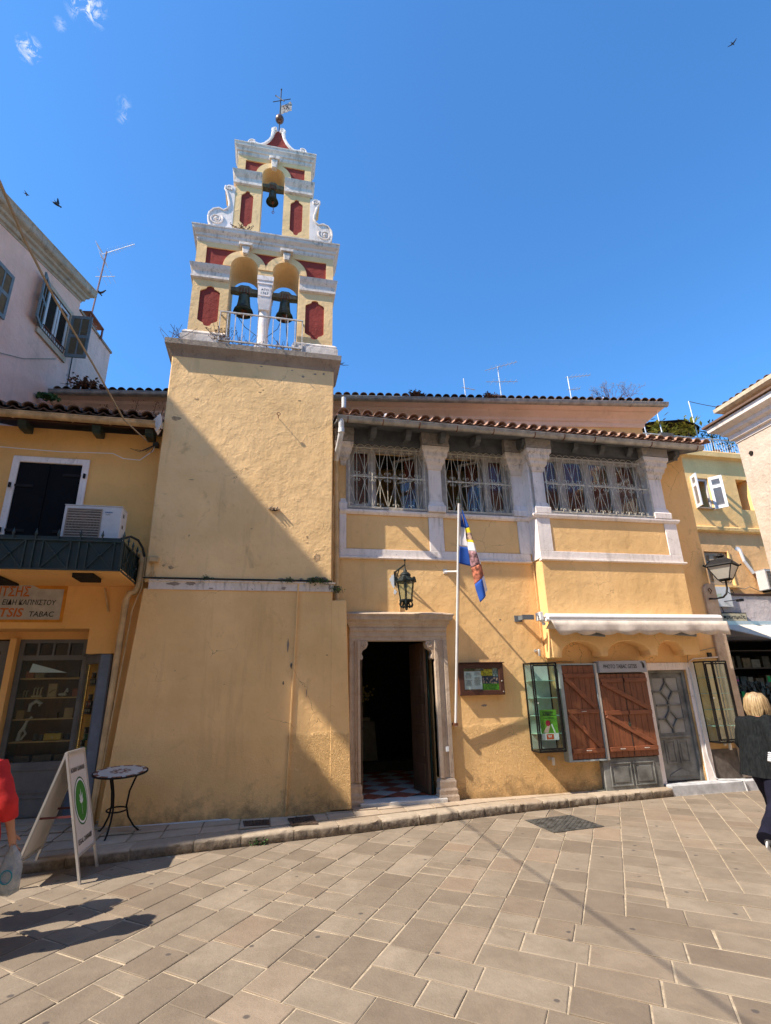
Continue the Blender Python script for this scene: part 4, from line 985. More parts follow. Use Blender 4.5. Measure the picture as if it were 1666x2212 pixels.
MB().prism([(YC+.14, 2.54), (YC-.045, 2.54), (YC-.045, 2.60), (YC-.06, 2.61), (YC-.06, 2.68), (YC-.085, 2.70), (YC-.085, 2.75), (YC+.14, 2.75)], 1.29, 2.95, ax='x').build('lintel', 'door_st', dj, bevel=.004)
MB().mold([(1.29, YC+.02), (1.29, YC-.07), (2.95, YC-.07), (2.95, YC+.02)], [(-.07, 2.752), (.01, 2.752), (.02, 2.79), (.045, 2.81), (.05, 2.85), (.09, 2.87), (.10, 2.93), (.12, 2.95), (.12, 2.965), (-.07, 3.02)]).build('door_cornice', 'door_st', dj, bevel=.004)
for sx, x in ((1, 1.46), (-1, 2.72)):
    b = [(0, 2.25), (.03, 2.235), (.055, 2.26), (.05, 2.30), (.03, 2.33), (.05, 2.38), (.11, 2.42), (.14, 2.48), (.13, 2.535), (0, 2.535)]
    q = MB().prism([(x+sx*a, z) for a, z in b], YC-.05, YC+.12); sp = spiral(x+sx*.08, 2.475, .05, 1.5, sx, 1, 20); q.tube([(a, YC-.055, z) for a, z in sp], .011, 5)
    q.build('scroll_bracket', 'door_st', dj, bevel=.004)
MB().box(1.44, 2.79, 8.62, 8.98, .10, .185).build('threshold', 'marble', dj, bevel=.008)
MB().box(2.82, 2.86, 8.66, 8.69, .83, .90).build('doorbell', 'paper', dj)
# door leaves, standing open inward
def leaf(hx, y, ln, ang, label, mat='doorw', flip=1, z0=.20, z1=2.53):
    a = radians(ang); d = V((cos(a)*flip, sin(a), 0))
    P_ = lambda u, z: V((hx, y, z))+d*u
    par = MB().obox(P_(0, (z0+z1)/2), P_(ln, (z0+z1)/2), .045, z1-z0).build('door_leaf', mat, dj, bevel=.004, label=label)
    n = V((-d.y, d.x, 0))*flip
    for k in range(5):
        za, zb = z0+.06+k*(z1-z0-.06)/5, z0+(k+1)*(z1-z0-.06)/5
        for sg in (-1, 1):
            MB().obox(P_(.10, (za+zb)/2)+n*sg*.028, P_(ln-.09, (za+zb)/2)+n*sg*.028, .014, zb-za-.06).build('door_panel', mat, par, bevel=.004)
    MB().ball(P_(ln-.05, 1.17)-n*.05, .028, 8).build('knob', 'bronze', par, smooth=50)
leaf(2.60, 8.90, .60, 99, 'right leaf of the open brown panelled door', flip=1)
leaf(1.50, 8.90, .60, 84, 'left leaf of the open brown panelled door, seen edge on', flip=1)
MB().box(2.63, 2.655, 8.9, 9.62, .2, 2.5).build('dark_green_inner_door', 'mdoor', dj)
# ---- the room behind the door
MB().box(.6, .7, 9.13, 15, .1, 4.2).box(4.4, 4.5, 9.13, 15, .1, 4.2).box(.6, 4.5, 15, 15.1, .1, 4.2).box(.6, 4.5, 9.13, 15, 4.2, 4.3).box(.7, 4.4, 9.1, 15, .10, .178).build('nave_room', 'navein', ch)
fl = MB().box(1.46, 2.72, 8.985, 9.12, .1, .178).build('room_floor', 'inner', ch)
tr_ = simple('terracotta_floor_tile', (.55, .14, .07), .35, .5, var=.15); tw_ = simple('pale_floor_tile', (.75, .70, .62), .35, .5, var=.12)
q = .17*sqrt(2)
for i in range(-1, 8):
    for j in range(0, 11):
        x = 1.2+.5*i*1.0+(.25 if j % 2 else 0); y = 9.15+.25*j
        if not (.75 < x < 4.3): continue
        s_ = .248; mb = MB().prism([(x-s_, y), (x, y-s_), (x+s_, y), (x, y+s_)], .18, .186, ax='z'); mb.build('floor_tile', tr_ if j % 2 == 0 else tw_, fl)
MB().box(.75, 4.35, 11.75, 12.6, .18, .34).box(.75, 4.35, 11.7, 12.6, .34, .37).build('inner_step', 'inner', ch)
tb = thing('covered_table', 'small cloth-covered table in the dark church interior', 'table', (1.95, 10.9, .19))
MB().prism([(1.72, 1.14), (2.32, 1.14), (2.38, .35), (1.69, .35)], 12.0, 12.4).build('tablecloth', simple('dim_cloth', (.30, .25, .18), .9, .1), tb)
MB().box(1.76, 2.22, 11.97, 12.35, 1.16, 1.22).build('tray', simple('tray', (.4, .33, .2), .7, .2), tb)
fv = thing('flower_vase', 'vase of yellow flowers dimly seen inside the church', 'vase', (2.12, 12.15, 1.22))
MB().lathe((2.12, 12.15, 1.22), [(.04, 0), (.05, .1), (.03, .25), (.045, .34)], 12).build('vase', 'inner', fv, smooth=50)
mb = MB(); random.seed(3)
for i in range(34):
    p = V((2.12+random.gauss(0, .10), 12.15+random.gauss(0, .08), 1.68+random.gauss(0, .08))); mb.ball(p, .028, 5)
mb.build('blossoms', simple('yellow_blossom', (.45, .36, .12), .8, .2), fv)
# ============================================================ shop front under the bay
def cabinet(label, x0, x1, y0, z0, z1, post=None):
    t = thing('display_cabinet', label, 'display case', ((x0+x1)/2, y0+.1, z0)); y1 = YC-.004; r = .015
    fr = MB()
    for x in (x0, x1):
        for y in (y0, y1): fr.obox((x, y, z0), (x, y, z1), r*1.3, r*1.3)
    for z in (z0, z1):
        fr.obox((x0, y0, z), (x1, y0, z), r*1.3, r*1.6); fr.obox((x0, y1, z), (x1, y1, z), r, r); fr.obox((x0, y0, z), (x0, y1, z), r*1.2, r*1.2); fr.obox((x1, y0, z), (x1, y1, z), r*1.2, r*1.2)
    if post: fr.obox((post, y0-.004, z0), (post, y0-.004, z1), .03, .03)
    fr.build('frame', 'black', t)
    d_ = MB(); a, b = x0+.03, x1-.03
    for x in (a, b): d_.obox((x, y0-.008, z0+.04), (x, y0-.008, z1-.04), .022, .014)
    for z in (z0+.04, z1-.04): d_.obox((a, y0-.008, z), (b, y0-.008, z), .014, .022)
    dd = d_.build('door_frame', 'black', t); MB().ball((a+.02, y0-.02, (z0+z1)/2+.05), .012, 6).build('lock', 'alu', dd)
    MB().box(x0+.02, x1-.02, y1-.01, y1-.006, z0+.02, z1-.02).build('back_panel', simple('pale_green_backing', (.42, .50, .46), .4, .4), t) if post is None else None
    MB().box(x0+.01, x1-.01, y0-.002, y0+.001, z0+.01, z1-.01).build('pane', 'glass', t); MB().box(x0-.001, x0+.002, y0+.01, y1-.01, z0+.01, z1-.01).build('pane', 'glass', t); MB().box(x1-.002, x1+.001, y0+.01, y1-.01, z0+.01, z1-.01).build('pane', 'glass', t)
    gs = simple('green_glass_edge', (.30, .55, .45), .2, .6)
    for k in range(1, 5):
        z = z1-(z1-z0)*k/5-.01; MB().box(x0+.012, x1-.012, y0+.012, y1-.012, z-.004, z+.004).build('shelf', gs, t)
    MB().box(x0, x1, y0, y1, z0-.015, z0-.001).build('base', 'black', t)
    return t
cabinet('glass display cabinet with a green poster, left of the brown shutters', 4.33, 4.79, YB, .77, 2.14)
cabinet('empty glass display cabinet on the wall right of the grey door', 7.76, 8.24, 8.54, .77, 2.13, 7.94)
ps = thing('cricket_poster', 'green poster reading KPIKET with red ball, taped inside display cabinet', 'poster', (4.56, 8.51, .92))
px0, px1, pz0, pz1 = 4.40, 4.70, .94, 1.40; PY = YB+.012
MB().box(px0, px1, PY, PY+.003, pz0, pz1).build('sheet', simple('poster_green', (.13, .36, .03), .7, .2, var=.3, scale=9), ps)
MB().box(px0+.0, px1, PY-.001, PY-.0003, pz0, pz0+.10).build('pale_footer', 'paper', ps)
MB().box(px0+.08, px0+.21, PY-.002, PY-.0012, pz0+.01, pz0+.09).build('red_box', simple('poster_red', (.50, .09, .03), .7, .2), ps)
text('W', px0+.105, pz0+.03, .045, 'paper', ps, PY-.002); text('ΚΡΙΚΕΤ', px0+.06, pz1-.085, .04, 'ink', ps, PY-.0005, bold=.02); text('ΦΙΛΙΚΟΣ ΑΓΩΝΑΣ', px0+.05, pz1-.04, .016, 'ink', ps, PY-.0005, width=.19); text('Πολύγωνο Κέρκυρα', px0+.06, pz1-.135, .018, 'ink', ps, PY-.0005, width=.18); text('Δευτέρα', px0+.12, pz1-.175, .015, 'ink', ps, PY-.0005, width=.06)
MB().prism([(px0+.03, pz0+.115), (px0+.12, pz0+.225), (px0+.17, pz0+.225), (px0+.12, pz0+.105)], PY-.0015, PY-.0005).build('printed_bat', simple('poster_tan', (.60, .42, .36), .7, .2), ps)
MB().prism([(px0+.13+.042*cos(a*.4), pz0+.255+.045*sin(a*.4)) for a in range(16)], PY-.0025, PY-.0015).build('printed_ball', simple('poster_ball', (.35, .01, .04), .6, .3), ps)
MB().prism([(px0+.185, pz0+.23), (px0+.2, pz0+.245), (px0+.23, pz0+.17), (px0+.25, pz0+.11), (px0+.23, pz0+.10), (px0+.21, pz0+.16)], PY-.0025, PY-.0005).build('printed_glove', 'paper', ps)
# plank shutters
def shutter(label, x0, x1, z0, z1, y, n, rails, diags, handles, split=None, mir=False):
    p = MB().box(x0, x1, y+.02, y+.05, z0, z1).build('shutter', 'brown', ch, label=label)
    w_ = (x1-x0)/n
    for i in range(n): MB().box(x0+w_*i+.0015, x0+w_*(i+1)-.0015, y+random.uniform(-.001, .001), y+.02, z0, z1).build('plank', 'brown', p, bevel=.003)
    for (a, b, z) in rails: MB().box(a, b, y-.028, y-.002, z-.035, z+.035).build('rail', 'brownx', p, bevel=.005)
    for (a, za, b, zb) in diags: MB().obox((a, y-.015, za), (b, y-.015, zb), .026, .075).build('brace', 'brownx', p, bevel=.005)
    for (a, z) in handles: MB().tube([(a-.04, y-.03, z), (a-.035, y-.05, z), (a+.035, y-.05, z), (a+.04, y-.03, z)], .007, 6).build('handle', 'alu', p)
    return p
ys = 8.64
shutter('single brown plank shutter beside display cabinet', 4.975, 5.575, .615, 2.095, ys, 6, ((4.985, 5.565, 1.93), (4.985, 5.565, 1.35), (4.985, 5.565, .74)), ((5.0, 1.89, 5.52, 1.40), (5.0, 1.31, 5.52, .79)), ((5.27, 1.35), (5.27, .745)))
s2 = shutter('double brown plank shutters with padlock under the shop sign', 5.665, 6.60, .615, 1.945, ys, 8, ((5.675, 6.11, 1.84), (6.14, 6.59, 1.84), (5.675, 6.12, 1.31), (6.14, 6.59, 1.31), (5.675, 6.12, .74), (6.14, 6.59, .74)), ((5.70, 1.80, 6.57, 1.35), (5.70, 1.27, 6.57, .79)), ((5.9, .745), (6.36, .745)))
MB().box(6.122, 6.134, ys-.006, ys+.01, .63, 1.93).build('gap', 'cabled', s2)
MB().box(6.085, 6.12, ys-.045, ys-.02, 1.09, 1.13).tube([(6.09, ys-.032, 1.13), (6.09, ys-.032, 1.16), (6.115, ys-.032, 1.16), (6.115, ys-.032, 1.13)], .004, 5).build('padlock', 'bronze', s2)
# grey-blue boxes the shutters hang in
MB().box(4.90, 4.965, ys-.01, YC, .58, 2.13).box(5.585, 5.60, ys-.01, YC, .58, 2.13).box(4.965, 5.585, ys-.01, YC, 2.105, 2.13).box(4.965, 5.585, ys-.01, YC, .58, .605).box(4.97, 5.58, ys+.06, YC, .61, 2.1).build('shutter_case', simple('blue_grey_paint', (.33, .37, .37), .5, .4, var=.1), ch)
MB().box(5.61, 5.65, ys-.005, YC, .58, 2.13).build('metal_channel', 'alu', ch)
MB().box(5.655, 6.62, ys+.052, YC, .6, 1.96).build('shutter_case', 'dkpatch', ch)
sg = thing('shop_sign', 'pale grey sign reading PHOTO TABAC GITSIS above double shutters', 'sign', (6.15, 8.62, 2.07))
MB().box(5.665, 6.605, 8.585, 8.77, 1.97, 2.165).build('panel', 'sign', sg, bevel=.004)
text('PHOTO TABAC GITSIS', 5.75, 2.035, .068, 'ink', sg, 8.584, width=.66, bold=.004)
for k in range(6): MB().tube([(6.515+(.012+.007*k)*cos(a), 8.583, 2.075+(.02+.010*k)*sin(a)) for a in [(-1.2+.3*k*.3)+i*.35 for i in range(9)]], .0028, 4).build('fingerprint_mark', 'ink', sg)
# panelled wall below the double shutters
bp = MB().box(5.53, 6.60, 8.665, YC-.001, .115, .60).build('grey_wainscot', 'greydoor', ch, bevel=.004)
for x0, x1 in ((5.66, 6.02), (6.10, 6.46)):
    MB().prism(rect(x0-.02, x1+.02, .175, .53), 8.652, 8.665, [rect(x0, x1, .195, .51)]).build('panel_moulding', 'greydoor', bp, bevel=.004)
    MB().box(x0+.04, x1-.04, 8.657, 8.664, .235, .47).build('panel', 'greydoor', bp, bevel=.003)
# white surround of the grey door
MB().box(6.62, 6.745, YC-.03, YC, .13, 2.13).box(7.56, 7.74, YC-.03, YC, .13, 2.13).box(6.745, 7.56, YC-.03, YC, 2.0, 2.13).build('door_surround_paint', 'white', ch, bevel=.008)
gd = thing('grey_door', 'grey shop door with diamond-pattern frosted panes', 'door', (7.15, 8.86, .16)); yd = 8.86
MB().box(6.745, 6.80, yd-.04, yd+.08, .15, 2.0).box(7.50, 7.56, yd-.04, yd+.08, .15, 2.0).box(6.80, 7.50, yd-.04, yd+.08, 1.95, 2.0).build('door_frame', 'greydoor', gd, bevel=.004)
gx0, gx1, gz0, gz1 = 6.88, 7.40, .93, 1.86
MB().prism(rect(6.80, 7.50, .17, 1.95), yd, yd+.04, [rect(gx0, gx1, gz0, gz1)]).build('leaf', 'greydoor', gd, bevel=.003)
mu = MB(); cxg = (gx0+gx1)/2; H2 = (gz1-gz0)/2
for k in (0, 1):
    zc = gz0+H2*(k+.5); dx, dz = .12, .155
    dm = [(cxg, zc+dz), (cxg+dx, zc), (cxg, zc-dz), (cxg-dx, zc)]
    for i in range(4):
        a, b = dm[i], dm[(i+1) % 4]; mu.obox((a[0], yd-.004, a[1]), (b[0], yd-.004, b[1]), .028, .026)
    for a, b in (((cxg, zc+dz), (cxg, zc+H2/2)), ((cxg, zc-dz), (cxg, zc-H2/2)), ((cxg+dx, zc), (gx1, zc)), ((cxg-dx, zc), (gx0, zc))): mu.obox((a[0], yd-.004, a[1]), (b[0], yd-.004, b[1]), .028, .026)
mu.obox((gx0, yd-.004, gz0+H2), (gx1, yd-.004, gz0+H2), .028, .03)
mu.build('glazing_bars', 'greydoor', gd)
for k in (0, 1):
    zc = gz0+H2*(k+.5); dx, dz = .12, .155; za, zb = zc-H2/2, zc+H2/2
    for poly in ([(cxg, zc+dz), (cxg+dx, zc), (cxg, zc-dz), (cxg-dx, zc)], [(gx0, zc), (cxg-dx, zc), (cxg, zc+dz), (cxg, zb), (gx0, zb)], [(gx1, zc), (gx1, zb), (cxg, zb), (cxg, zc+dz), (cxg+dx, zc)], [(gx0, zc), (gx0, za), (cxg, za), (cxg, zc-dz), (cxg-dx, zc)], [(gx1, zc), (cxg+dx, zc), (cxg, zc-dz), (cxg, za), (gx1, za)]):
        MB().prism(poly, yd+.014, yd+.020).build('pane', 'frost', gd)
for x0, x1 in ((6.90, 7.11), (7.17, 7.38)):
    MB().prism(rect(x0, x1, .44, .82), yd-.012, yd-.001, [rect(x0+.025, x1-.025, .465, .795)]).box(x0+.05, x1-.05, yd-.010, yd-.001, .49, .77).build('panel_moulding', 'greydoor', gd, bevel=.003)
MB().box(6.83, 7.47, yd-.02, yd-.001, .855, .885).build('drip_rail', 'greydoor', gd)
MB().prism([(6.9, .24), (7.4, .24), (7.38, .27), (7.15, .36), (6.92, .27)], yd-.014, yd-.001).build('kick_moulding', 'greydoor', gd, bevel=.003)
MB().box(6.815, 6.83, yd-.02, yd, 1.58, 1.66).box(6.815, 6.83, yd-.02, yd, 1.0, 1.06).build('lock', 'black', gd)
MB().box(6.745, 7.56, YC+.0, 9.1, .1, .155).build('door_sill', 'dkpatch', ch)
MB().box(7.70, 8.48, YC-.012, YC-.001, .16, .64).build('cement_patch', 'dkpatch', ch)
# step
stp = thing('doorstep', 'long low white-painted doorstep before the grey door', 'step', (7.6, 8.65, 0))
MB().box(6.66, 8.72, 8.55, 8.78, -.02, .155).build('step_block', 'steptop', stp, bevel=.012)
# conduits and pipe stubs
MB().tube([(7.60, YC-.04, 2.04), (7.62, YC-.045, 1.9), (7.63, YC-.045, .55), (7.70, YC-.05, .2), (7.74, YC-.06, .17), (8.0, 8.62, .17), (8.07, 8.53, .16), (8.09, 8.52, .0)], .012, 6).build('conduit', 'pvc', ch)
MB().tube([(7.60, YC-.04, 2.04), (7.66, YC-.03, 2.14), (7.75, YC-.03, 2.19), (8.4, YC-.03, 2.22)], .012, 6).build('conduit', 'white', ch)
MB().tube([(7.62, YC-.03, 2.12), (7.64, YC-.03, 2.25), (7.9, YC-.03, 2.33), (8.45, YC-.03, 2.42)], .008, 5).build('wire', 'cable', ch)
MB().tube([(4.72, YC-.03, 3.9), (4.72, YC-.03, 2.3), (4.75, YC-.03, 2.18), (5.3, YC-.02, 2.17)], .009, 6).build('conduit', 'yelpipe', ch)
def stub(label, x, y, z):
    t = thing('tubular_wall_light', label, 'wall light', (x, y, z))
    MB().tube([(x-.03, YC, z+.04), (x-.03, y, z+.04)], .008, 5).lathe((x-.03, YC-.004, z+.04), [(.03, 0), (.03, -.01)], 12, 'y').build('bracket', 'alu', t)
    MB().lathe((x, y, z-.055), [(.024, 0), (.026, .003), (.026, .11), (.024, .115)], 16).build('tube', 'alu', t, smooth=50)
stub('small chrome tube light on the wall above the left display cabinet', 4.62, 8.70, 2.32)
stub('small chrome tube light on the wall below the left display cabinet', 4.65, 8.70, .60)
stub('small tube light on the wall below the right display cabinet', 8.10, 8.70, .68)
MB().box(8.10, 8.18, YC-.03, YC, 2.20, 2.30).build('wire_box', 'cabled', ch)
# awning
aw = thing('awning', 'rolled pale canvas awning with scalloped valance over the shutters', 'awning', (6.2, 8.35, 2.8))
ax0, ax1 = 4.56, 8.10
MB().prism([(8.50, 2.90), (8.34, 2.95), (8.26, 2.93), (8.23, 2.88), (8.25, 2.83), (8.35, 2.81), (8.50, 2.83)], ax0+.06, ax1, ax='x').build('cassette', 'whitemetal', aw, bevel=.008)
MB().tube([(ax0+.02, 8.27, 2.835), (ax1, 8.27, 2.835)], .03, 12).build('front_bar', 'whitemetal', aw, smooth=50)
n = 120; vs = []; fs = []
for i in range(n+1):
    u = i/n; x = ax0+.10+(ax1-ax0-.02)*u; nsc = 8.5
    ph = (u*nsc) % 1; bz = 2.60-.045*sin(pi*ph)+.02
    edge = max(0, .05-u)/.05; bz += edge*.02; x2 = x+edge*.10
    f = .012*sin(u*41)+.010*sin(u*23+1)
    for k, (yy, zz) in enumerate(((8.245, 2.82), (8.235+f*.5, 2.74), (8.235+f, 2.67), (8.24+f*1.3, bz))): vs.append((x+(x2-x)*k/3, yy, zz))
fs = [(i*4+k, (i+1)*4+k, (i+1)*4+k+1, i*4+k+1) for i in range(n) for k in range(3)]
cv_ = MB().add(vs, fs).build('valance', 'canvas', aw, smooth=80, fixn=False)
sm = cv_.modifiers.new('thickness', 'SOLIDIFY'); sm.thickness = .004
MB().add([(ax0+.1, 8.25, 2.83), (ax1-.05, 8.25, 2.83), (ax1-.05, 8.45, 2.70), (ax0+.1, 8.45, 2.70), (ax0+.1, 8.25, 2.835), (ax1-.05, 8.25, 2.835), (ax1-.05, 8.45, 2.705), (ax0+.1, 8.45, 2.705)], [(0, 3, 2, 1), (4, 5, 6, 7), (0, 1, 5, 4), (2, 3, 7, 6)]).build('rolled_canvas', 'canvas', aw)
b_ = MB().box(4.50, 4.56, 8.30, 8.47, 2.83, 2.97)
for k in range(4): b_.lathe((4.49+.03*k, 8.34, 2.93-.05*k), [(.03, 0), (.03, .04)], 10, 'y')
b_.build('end_gear', 'whitemetal', aw, bevel=.006)
MB().box(4.28, 4.50, 8.52, 8.55, 2.87, 2.95).box(4.25, 4.40, YC-.012, YC, 2.86, 2.97).obox((4.33, 8.77, 2.92), (4.42, 8.53, 2.92), .02, .07).build('wall_bracket', simple('grey_bracket', (.13, .14, .15), .5, .4), aw)
for x, s_ in ((5.5, 1), (7.35, 1)): MB().obox((x-.2, 8.42, 2.64), (x+.22, 8.36, 2.60), .05, .09).build('folding_arm', simple('grey_arm', (.20, .21, .22), .5, .4), aw, bevel=.01)
# ---- lantern over the door
ln = thing('wall_lantern', 'round dark green iron lantern hanging over the church door', 'lantern', (2.2, 8.5, 3.4))
lx, ly = 2.19, 8.42
MB().box(2.08, 2.11, YC-.012, YC, 3.47, 3.72).obox((2.095, YC, 3.70), (lx, ly, 3.76), .02, .02).obox((2.095, YC, 3.52), (2.14, 8.6, 3.74), .014, .014).tube([(lx, ly, 3.62), (lx, ly, 3.83)], .009, 6).ball((lx, ly, 3.835), .018, 6).build('bracket', 'lampgreen', ln)
MB().lathe((lx, ly, 0), [(.150, 3.455), (.165, 3.46), (.165, 3.475), (.15, 3.49), (.125, 3.52), (.09, 3.545), (.085, 3.565), (.095, 3.575), (.08, 3.60), (.055, 3.625), (.035, 3.635), (.03, 3.66), (.012, 3.68), (.01, 3.72)], 24).build('cap', 'lampgreen', ln, smooth=40)
cg = MB(); 
for i in range(6):
    a = i*pi/3+.2; ca, sa = cos(a), sin(a); cg.tube([(lx+.15*ca, ly+.15*sa, 3.46), (lx+.105*ca, ly+.105*sa, 3.16)], .009, 5); cg.prism([(lx+.17*ca-.03, 3.47), (lx+.17*ca+.03, 3.47), (lx+.17*ca+.022, 3.52), (lx+.17*ca, 3.535), (lx+.17*ca-.022, 3.52)], ly+.17*sa-.008, ly+.17*sa+.008)
cg.lathe((lx, ly, 0), [(.112, 3.14), (.115, 3.165), (.10, 3.165), (.10, 3.14)], 24).build('cage', 'lampgreen', ln)
MB().lathe((lx, ly, 0), [(.104, 3.165), (.146, 3.455), (.143, 3.455), (.101, 3.165)], 24).build('glass', 'glass', ln, smooth=50)
MB().lathe((lx, ly, 0), [(.02, 3.35), (.035, 3.38), (.035, 3.43), (.02, 3.455)], 12).build('bulb', 'frost', ln, smooth=50)
fb = MB().lathe((lx, ly, 0), [(.02, 3.03), (.04, 3.05), (.03, 3.08), (.06, 3.12), (.09, 3.14)], 16)
for i in range(6):
    a = i*pi/3+.2; ca, sa = cos(a), sin(a); fb.tube([(lx+.10*ca, ly+.10*sa, 3.14), (lx+.12*ca, ly+.12*sa, 3.09), (lx+.10*ca, ly+.10*sa, 3.05), (lx+.07*ca, ly+.07*sa, 3.06), (lx+.05*ca, ly+.05*sa, 3.11)], .013, 5).ball((lx+.06*ca, ly+.06*sa, 3.05), .02, 5)
fb.ball((lx, ly, 3.02), .025, 6).build('leaf_finial', 'lampgreen', ln)
MB().tube([(2.16, YC-.015, 3.22), (2.165, YC-.015, 3.03)], .012, 5).build('conduit', 'yelpipe', ch)
# ---- notice board
nb = thing('notice_board', 'brown wooden notice board with glazed door beside the flagpole', 'notice board', (3.55, 8.72, 1.9))
nx0, nx1, nz0, nz1 = 3.13, 3.90, 1.66, 2.155
MB().box(nx0, nx1, 8.72, 8.775, nz0, nz1).build('back_box', 'brownx', nb)
MB().prism(rect(nx0-.01, nx1+.01, nz0-.01, nz1+.005), 8.685, 8.72, [rect(nx0+.075, nx1-.075, nz0+.065, nz1-.075)]).build('door_frame', 'sash', nb, bevel=.006)
MB().box(nx0-.03, nx1+.03, 8.66, 8.78, nz1+.006, nz1+.02).build('top_board', 'sash', nb)
MB().box(nx0+.075, nx1-.075, 8.705, 8.708, nz0+.065, nz1-.075).build('pane', 'glass', nb)
MB().ball((nx1-.035, 8.68, 1.87), .012, 6).ball((nx1-.02, 8.68, 1.70), .01, 6).build('lock', 'alu', nb)
pa = MB().box(nx0+.085, nx0+.395, 8.7115, 8.7135, nz0+.085, nz1-.125).build('notice_sheet', 'paper', nb)
def lines(x0, x1, z1, n, step, h=.008, par=nb, y=8.711, m_='ink', seed=1):
    rnd = random.Random(seed)
    words = 'ΠΡΟΓΡΑΜΜΑ ΙΕΡΩΝ ΑΚΟΛΟΥΘΙΩΝ ΚΥΡΙΑΚΗ ΘΕΙΑ ΛΕΙΤΟΥΡΓΙΑ ΩΡΑ ΕΣΠΕΡΙΝΟΣ ΑΓΙΟΣ ΑΠΡΙΛΙΟΣ'.split()
    for i in range(n):
        wd = (x1-x0)*rnd.uniform(.6, 1); text(' '.join(rnd.sample(words, 2)), (x0+x1)/2, z1-step*i, h, m_, par, y, name='printed_line', width=wd, align='CENTER', bold=.02)
lines(nx0+.10, nx0+.22, nz1-.16, 5, .018); lines(nx0+.10, nx0+.22, nz1-.275, 5, .018, seed=2); lines(nx0+.25, nx0+.38, nz1-.15, 3, .018, seed=3); lines(nx0+.25, nx0+.38, nz1-.225, 8, .017, seed=4)
c0 = nx0+.40; c1_ = nx1-.08
for (a, b, z0, z1, nm, col) in ((c0, c1_, nz0+.07, nz0+.17, 'printed_field', (.10, .32, .015)), (c0, c1_, nz0+.17, nz0+.29, 'printed_crowd', (.03, .045, .09)), (c0-.02, c1_-.10, nz0+.30, nz0+.40, 'printed_banner', (.85, .42, .02)), (c1_-.10, c1_, nz0+.29, nz0+.42, 'printed_corner', (.25, .30, .28)), (nx0+.09, nx0+.28, nz1-.115, nz1-.08, 'printed_photo', (.10, .11, .05)), (nx0+.29, nx0+.44, nz1-.115, nz1-.08, 'printed_photo', (.30, .25, .2))):
    MB().box(a, b, 8.7105, 8.7125, z0, z1).build(nm, simple(nm, col, .6, .3, var=.8, scale=38), nb)
mb = MB(); rnd = random.Random(5)
for i in range(16): mb.ball((rnd.uniform(c0+.02, c1_-.02), 8.7095, nz0+.17+rnd.uniform(0, .09)), .013, 6, (1, .1, 1.1))
mb.build('printed_faces', simple('printed_skin', (.55, .36, .27), .7, .2, var=.3, scale=40), nb)
# ---- flag and pole
fp = thing('flagpole', 'slim white flagpole leaning out from the wall, cross on top', 'flagpole', (3.01, 8.7, 1.2))
pa_, pb_ = V((3.01, 8.70, 1.19)), V((3.06, 7.98, 4.74))
MB().tube([pa_, pa_.lerp(pb_, .55), pb_], .021, 10).build('pole', 'whitemetal', fp, smooth=50)
MB().tube([pa_.lerp(pb_, .2)+V((.024, 0, 0)), pa_.lerp(pb_, .55)+V((.028, -.01, 0)), pb_+V((.024, 0, -.1))], .004, 4).build('halyard', 'cable', fp)
MB().obox((3.01, YC, 3.74), (3.04, 8.21, 3.62), .025, .025).box(2.98, 3.05, YC-.012, YC, 3.70, 3.78).build('upper_bracket', 'whitemetal', fp); MB().box(2.98, 3.04, 8.66, YC, 1.20, 1.24).build('lower_bracket', 'rust', fp)
MB().tube([pb_, pb_+V((0, -.01, .13))], .006, 5).obox(pb_+V((-.045, 0, .09)), pb_+V((.045, 0, .09)), .008, .010).tube([pb_+V((-.03, 0, 0)), pb_+V((-.03, -.01, .09))], .004, 5).tube([pb_+V((.03, 0, 0)), pb_+V((.03, -.01, .09))], .004, 5).build('cross_finial', 'bronze', fp)
fg = thing('flag', 'blue and white flag with printed figures hanging limp from flagpole', 'flag', (3.2, 8.0, 4.0))
L1 = [(3.10, 4.62), (3.14, 4.31), (3.16, 4.11), (3.18, 4.01), (3.21, 3.67), (3.26, 3.29), (3.31, 3.07)]
L2 = [(3.11, 4.62), (3.21, 4.32), (3.28, 4.06), (3.32, 3.91), (3.39, 3.73), (3.44, 3.47), (3.48, 3.25)]
def pl(L, t):
    t *= len(L)-1; i = min(int(t), len(L)-2); f = t-i; return V((L[i][0]*(1-f)+L[i+1][0]*f, L[i][1]*(1-f)+L[i+1][1]*f))
bands = [(0, .17, 'cloth_blue'), (.17, .23, 'cloth_yel'), (.23, .32, 'f1'), (.32, .37, 'cloth_yel'), (.37, .54, 'cloth_white'), (.54, .68, 'f2'), (.68, .80, 'f3'), (.80, 1.0, 'fend')]
M['f1'] = simple('printed_portrait', (.30, .20, .15), .8, .2, var=.9, scale=16); M['f2'] = simple('printed_grey_red', (.26, .14, .15), .8, .2, var=1.1, scale=15); M['f3'] = simple('printed_red_brown', (.36, .12, .07), .8, .2, var=1.1, scale=14)
def patch(name, fn, u0, u1, mat, nu=10, nv=10):
    vs = [fn(u0+(u1-u0)*i/nu, j/nv) for i in range(nu+1) for j in range(nv+1)]
    fs = [(i*(nv+1)+j, (i+1)*(nv+1)+j, (i+1)*(nv+1)+j+1, i*(nv+1)+j+1) for i in range(nu) for j in range(nv)]
    o = MB().add(vs, fs).build(name, mat, fg, smooth=80, fixn=False); sm = o.modifiers.new('thickness', 'SOLIDIFY'); sm.thickness = .002; return o
def fly(u, v):
    a, b = pl(L1, u), pl(L2, u); p = a.lerp(b, v); w_ = (b-a).length
    return (p.x, 7.97+.05*sin(v*5.2+u*3)*min(1, w_*6)+.10*u*.3, p.y)
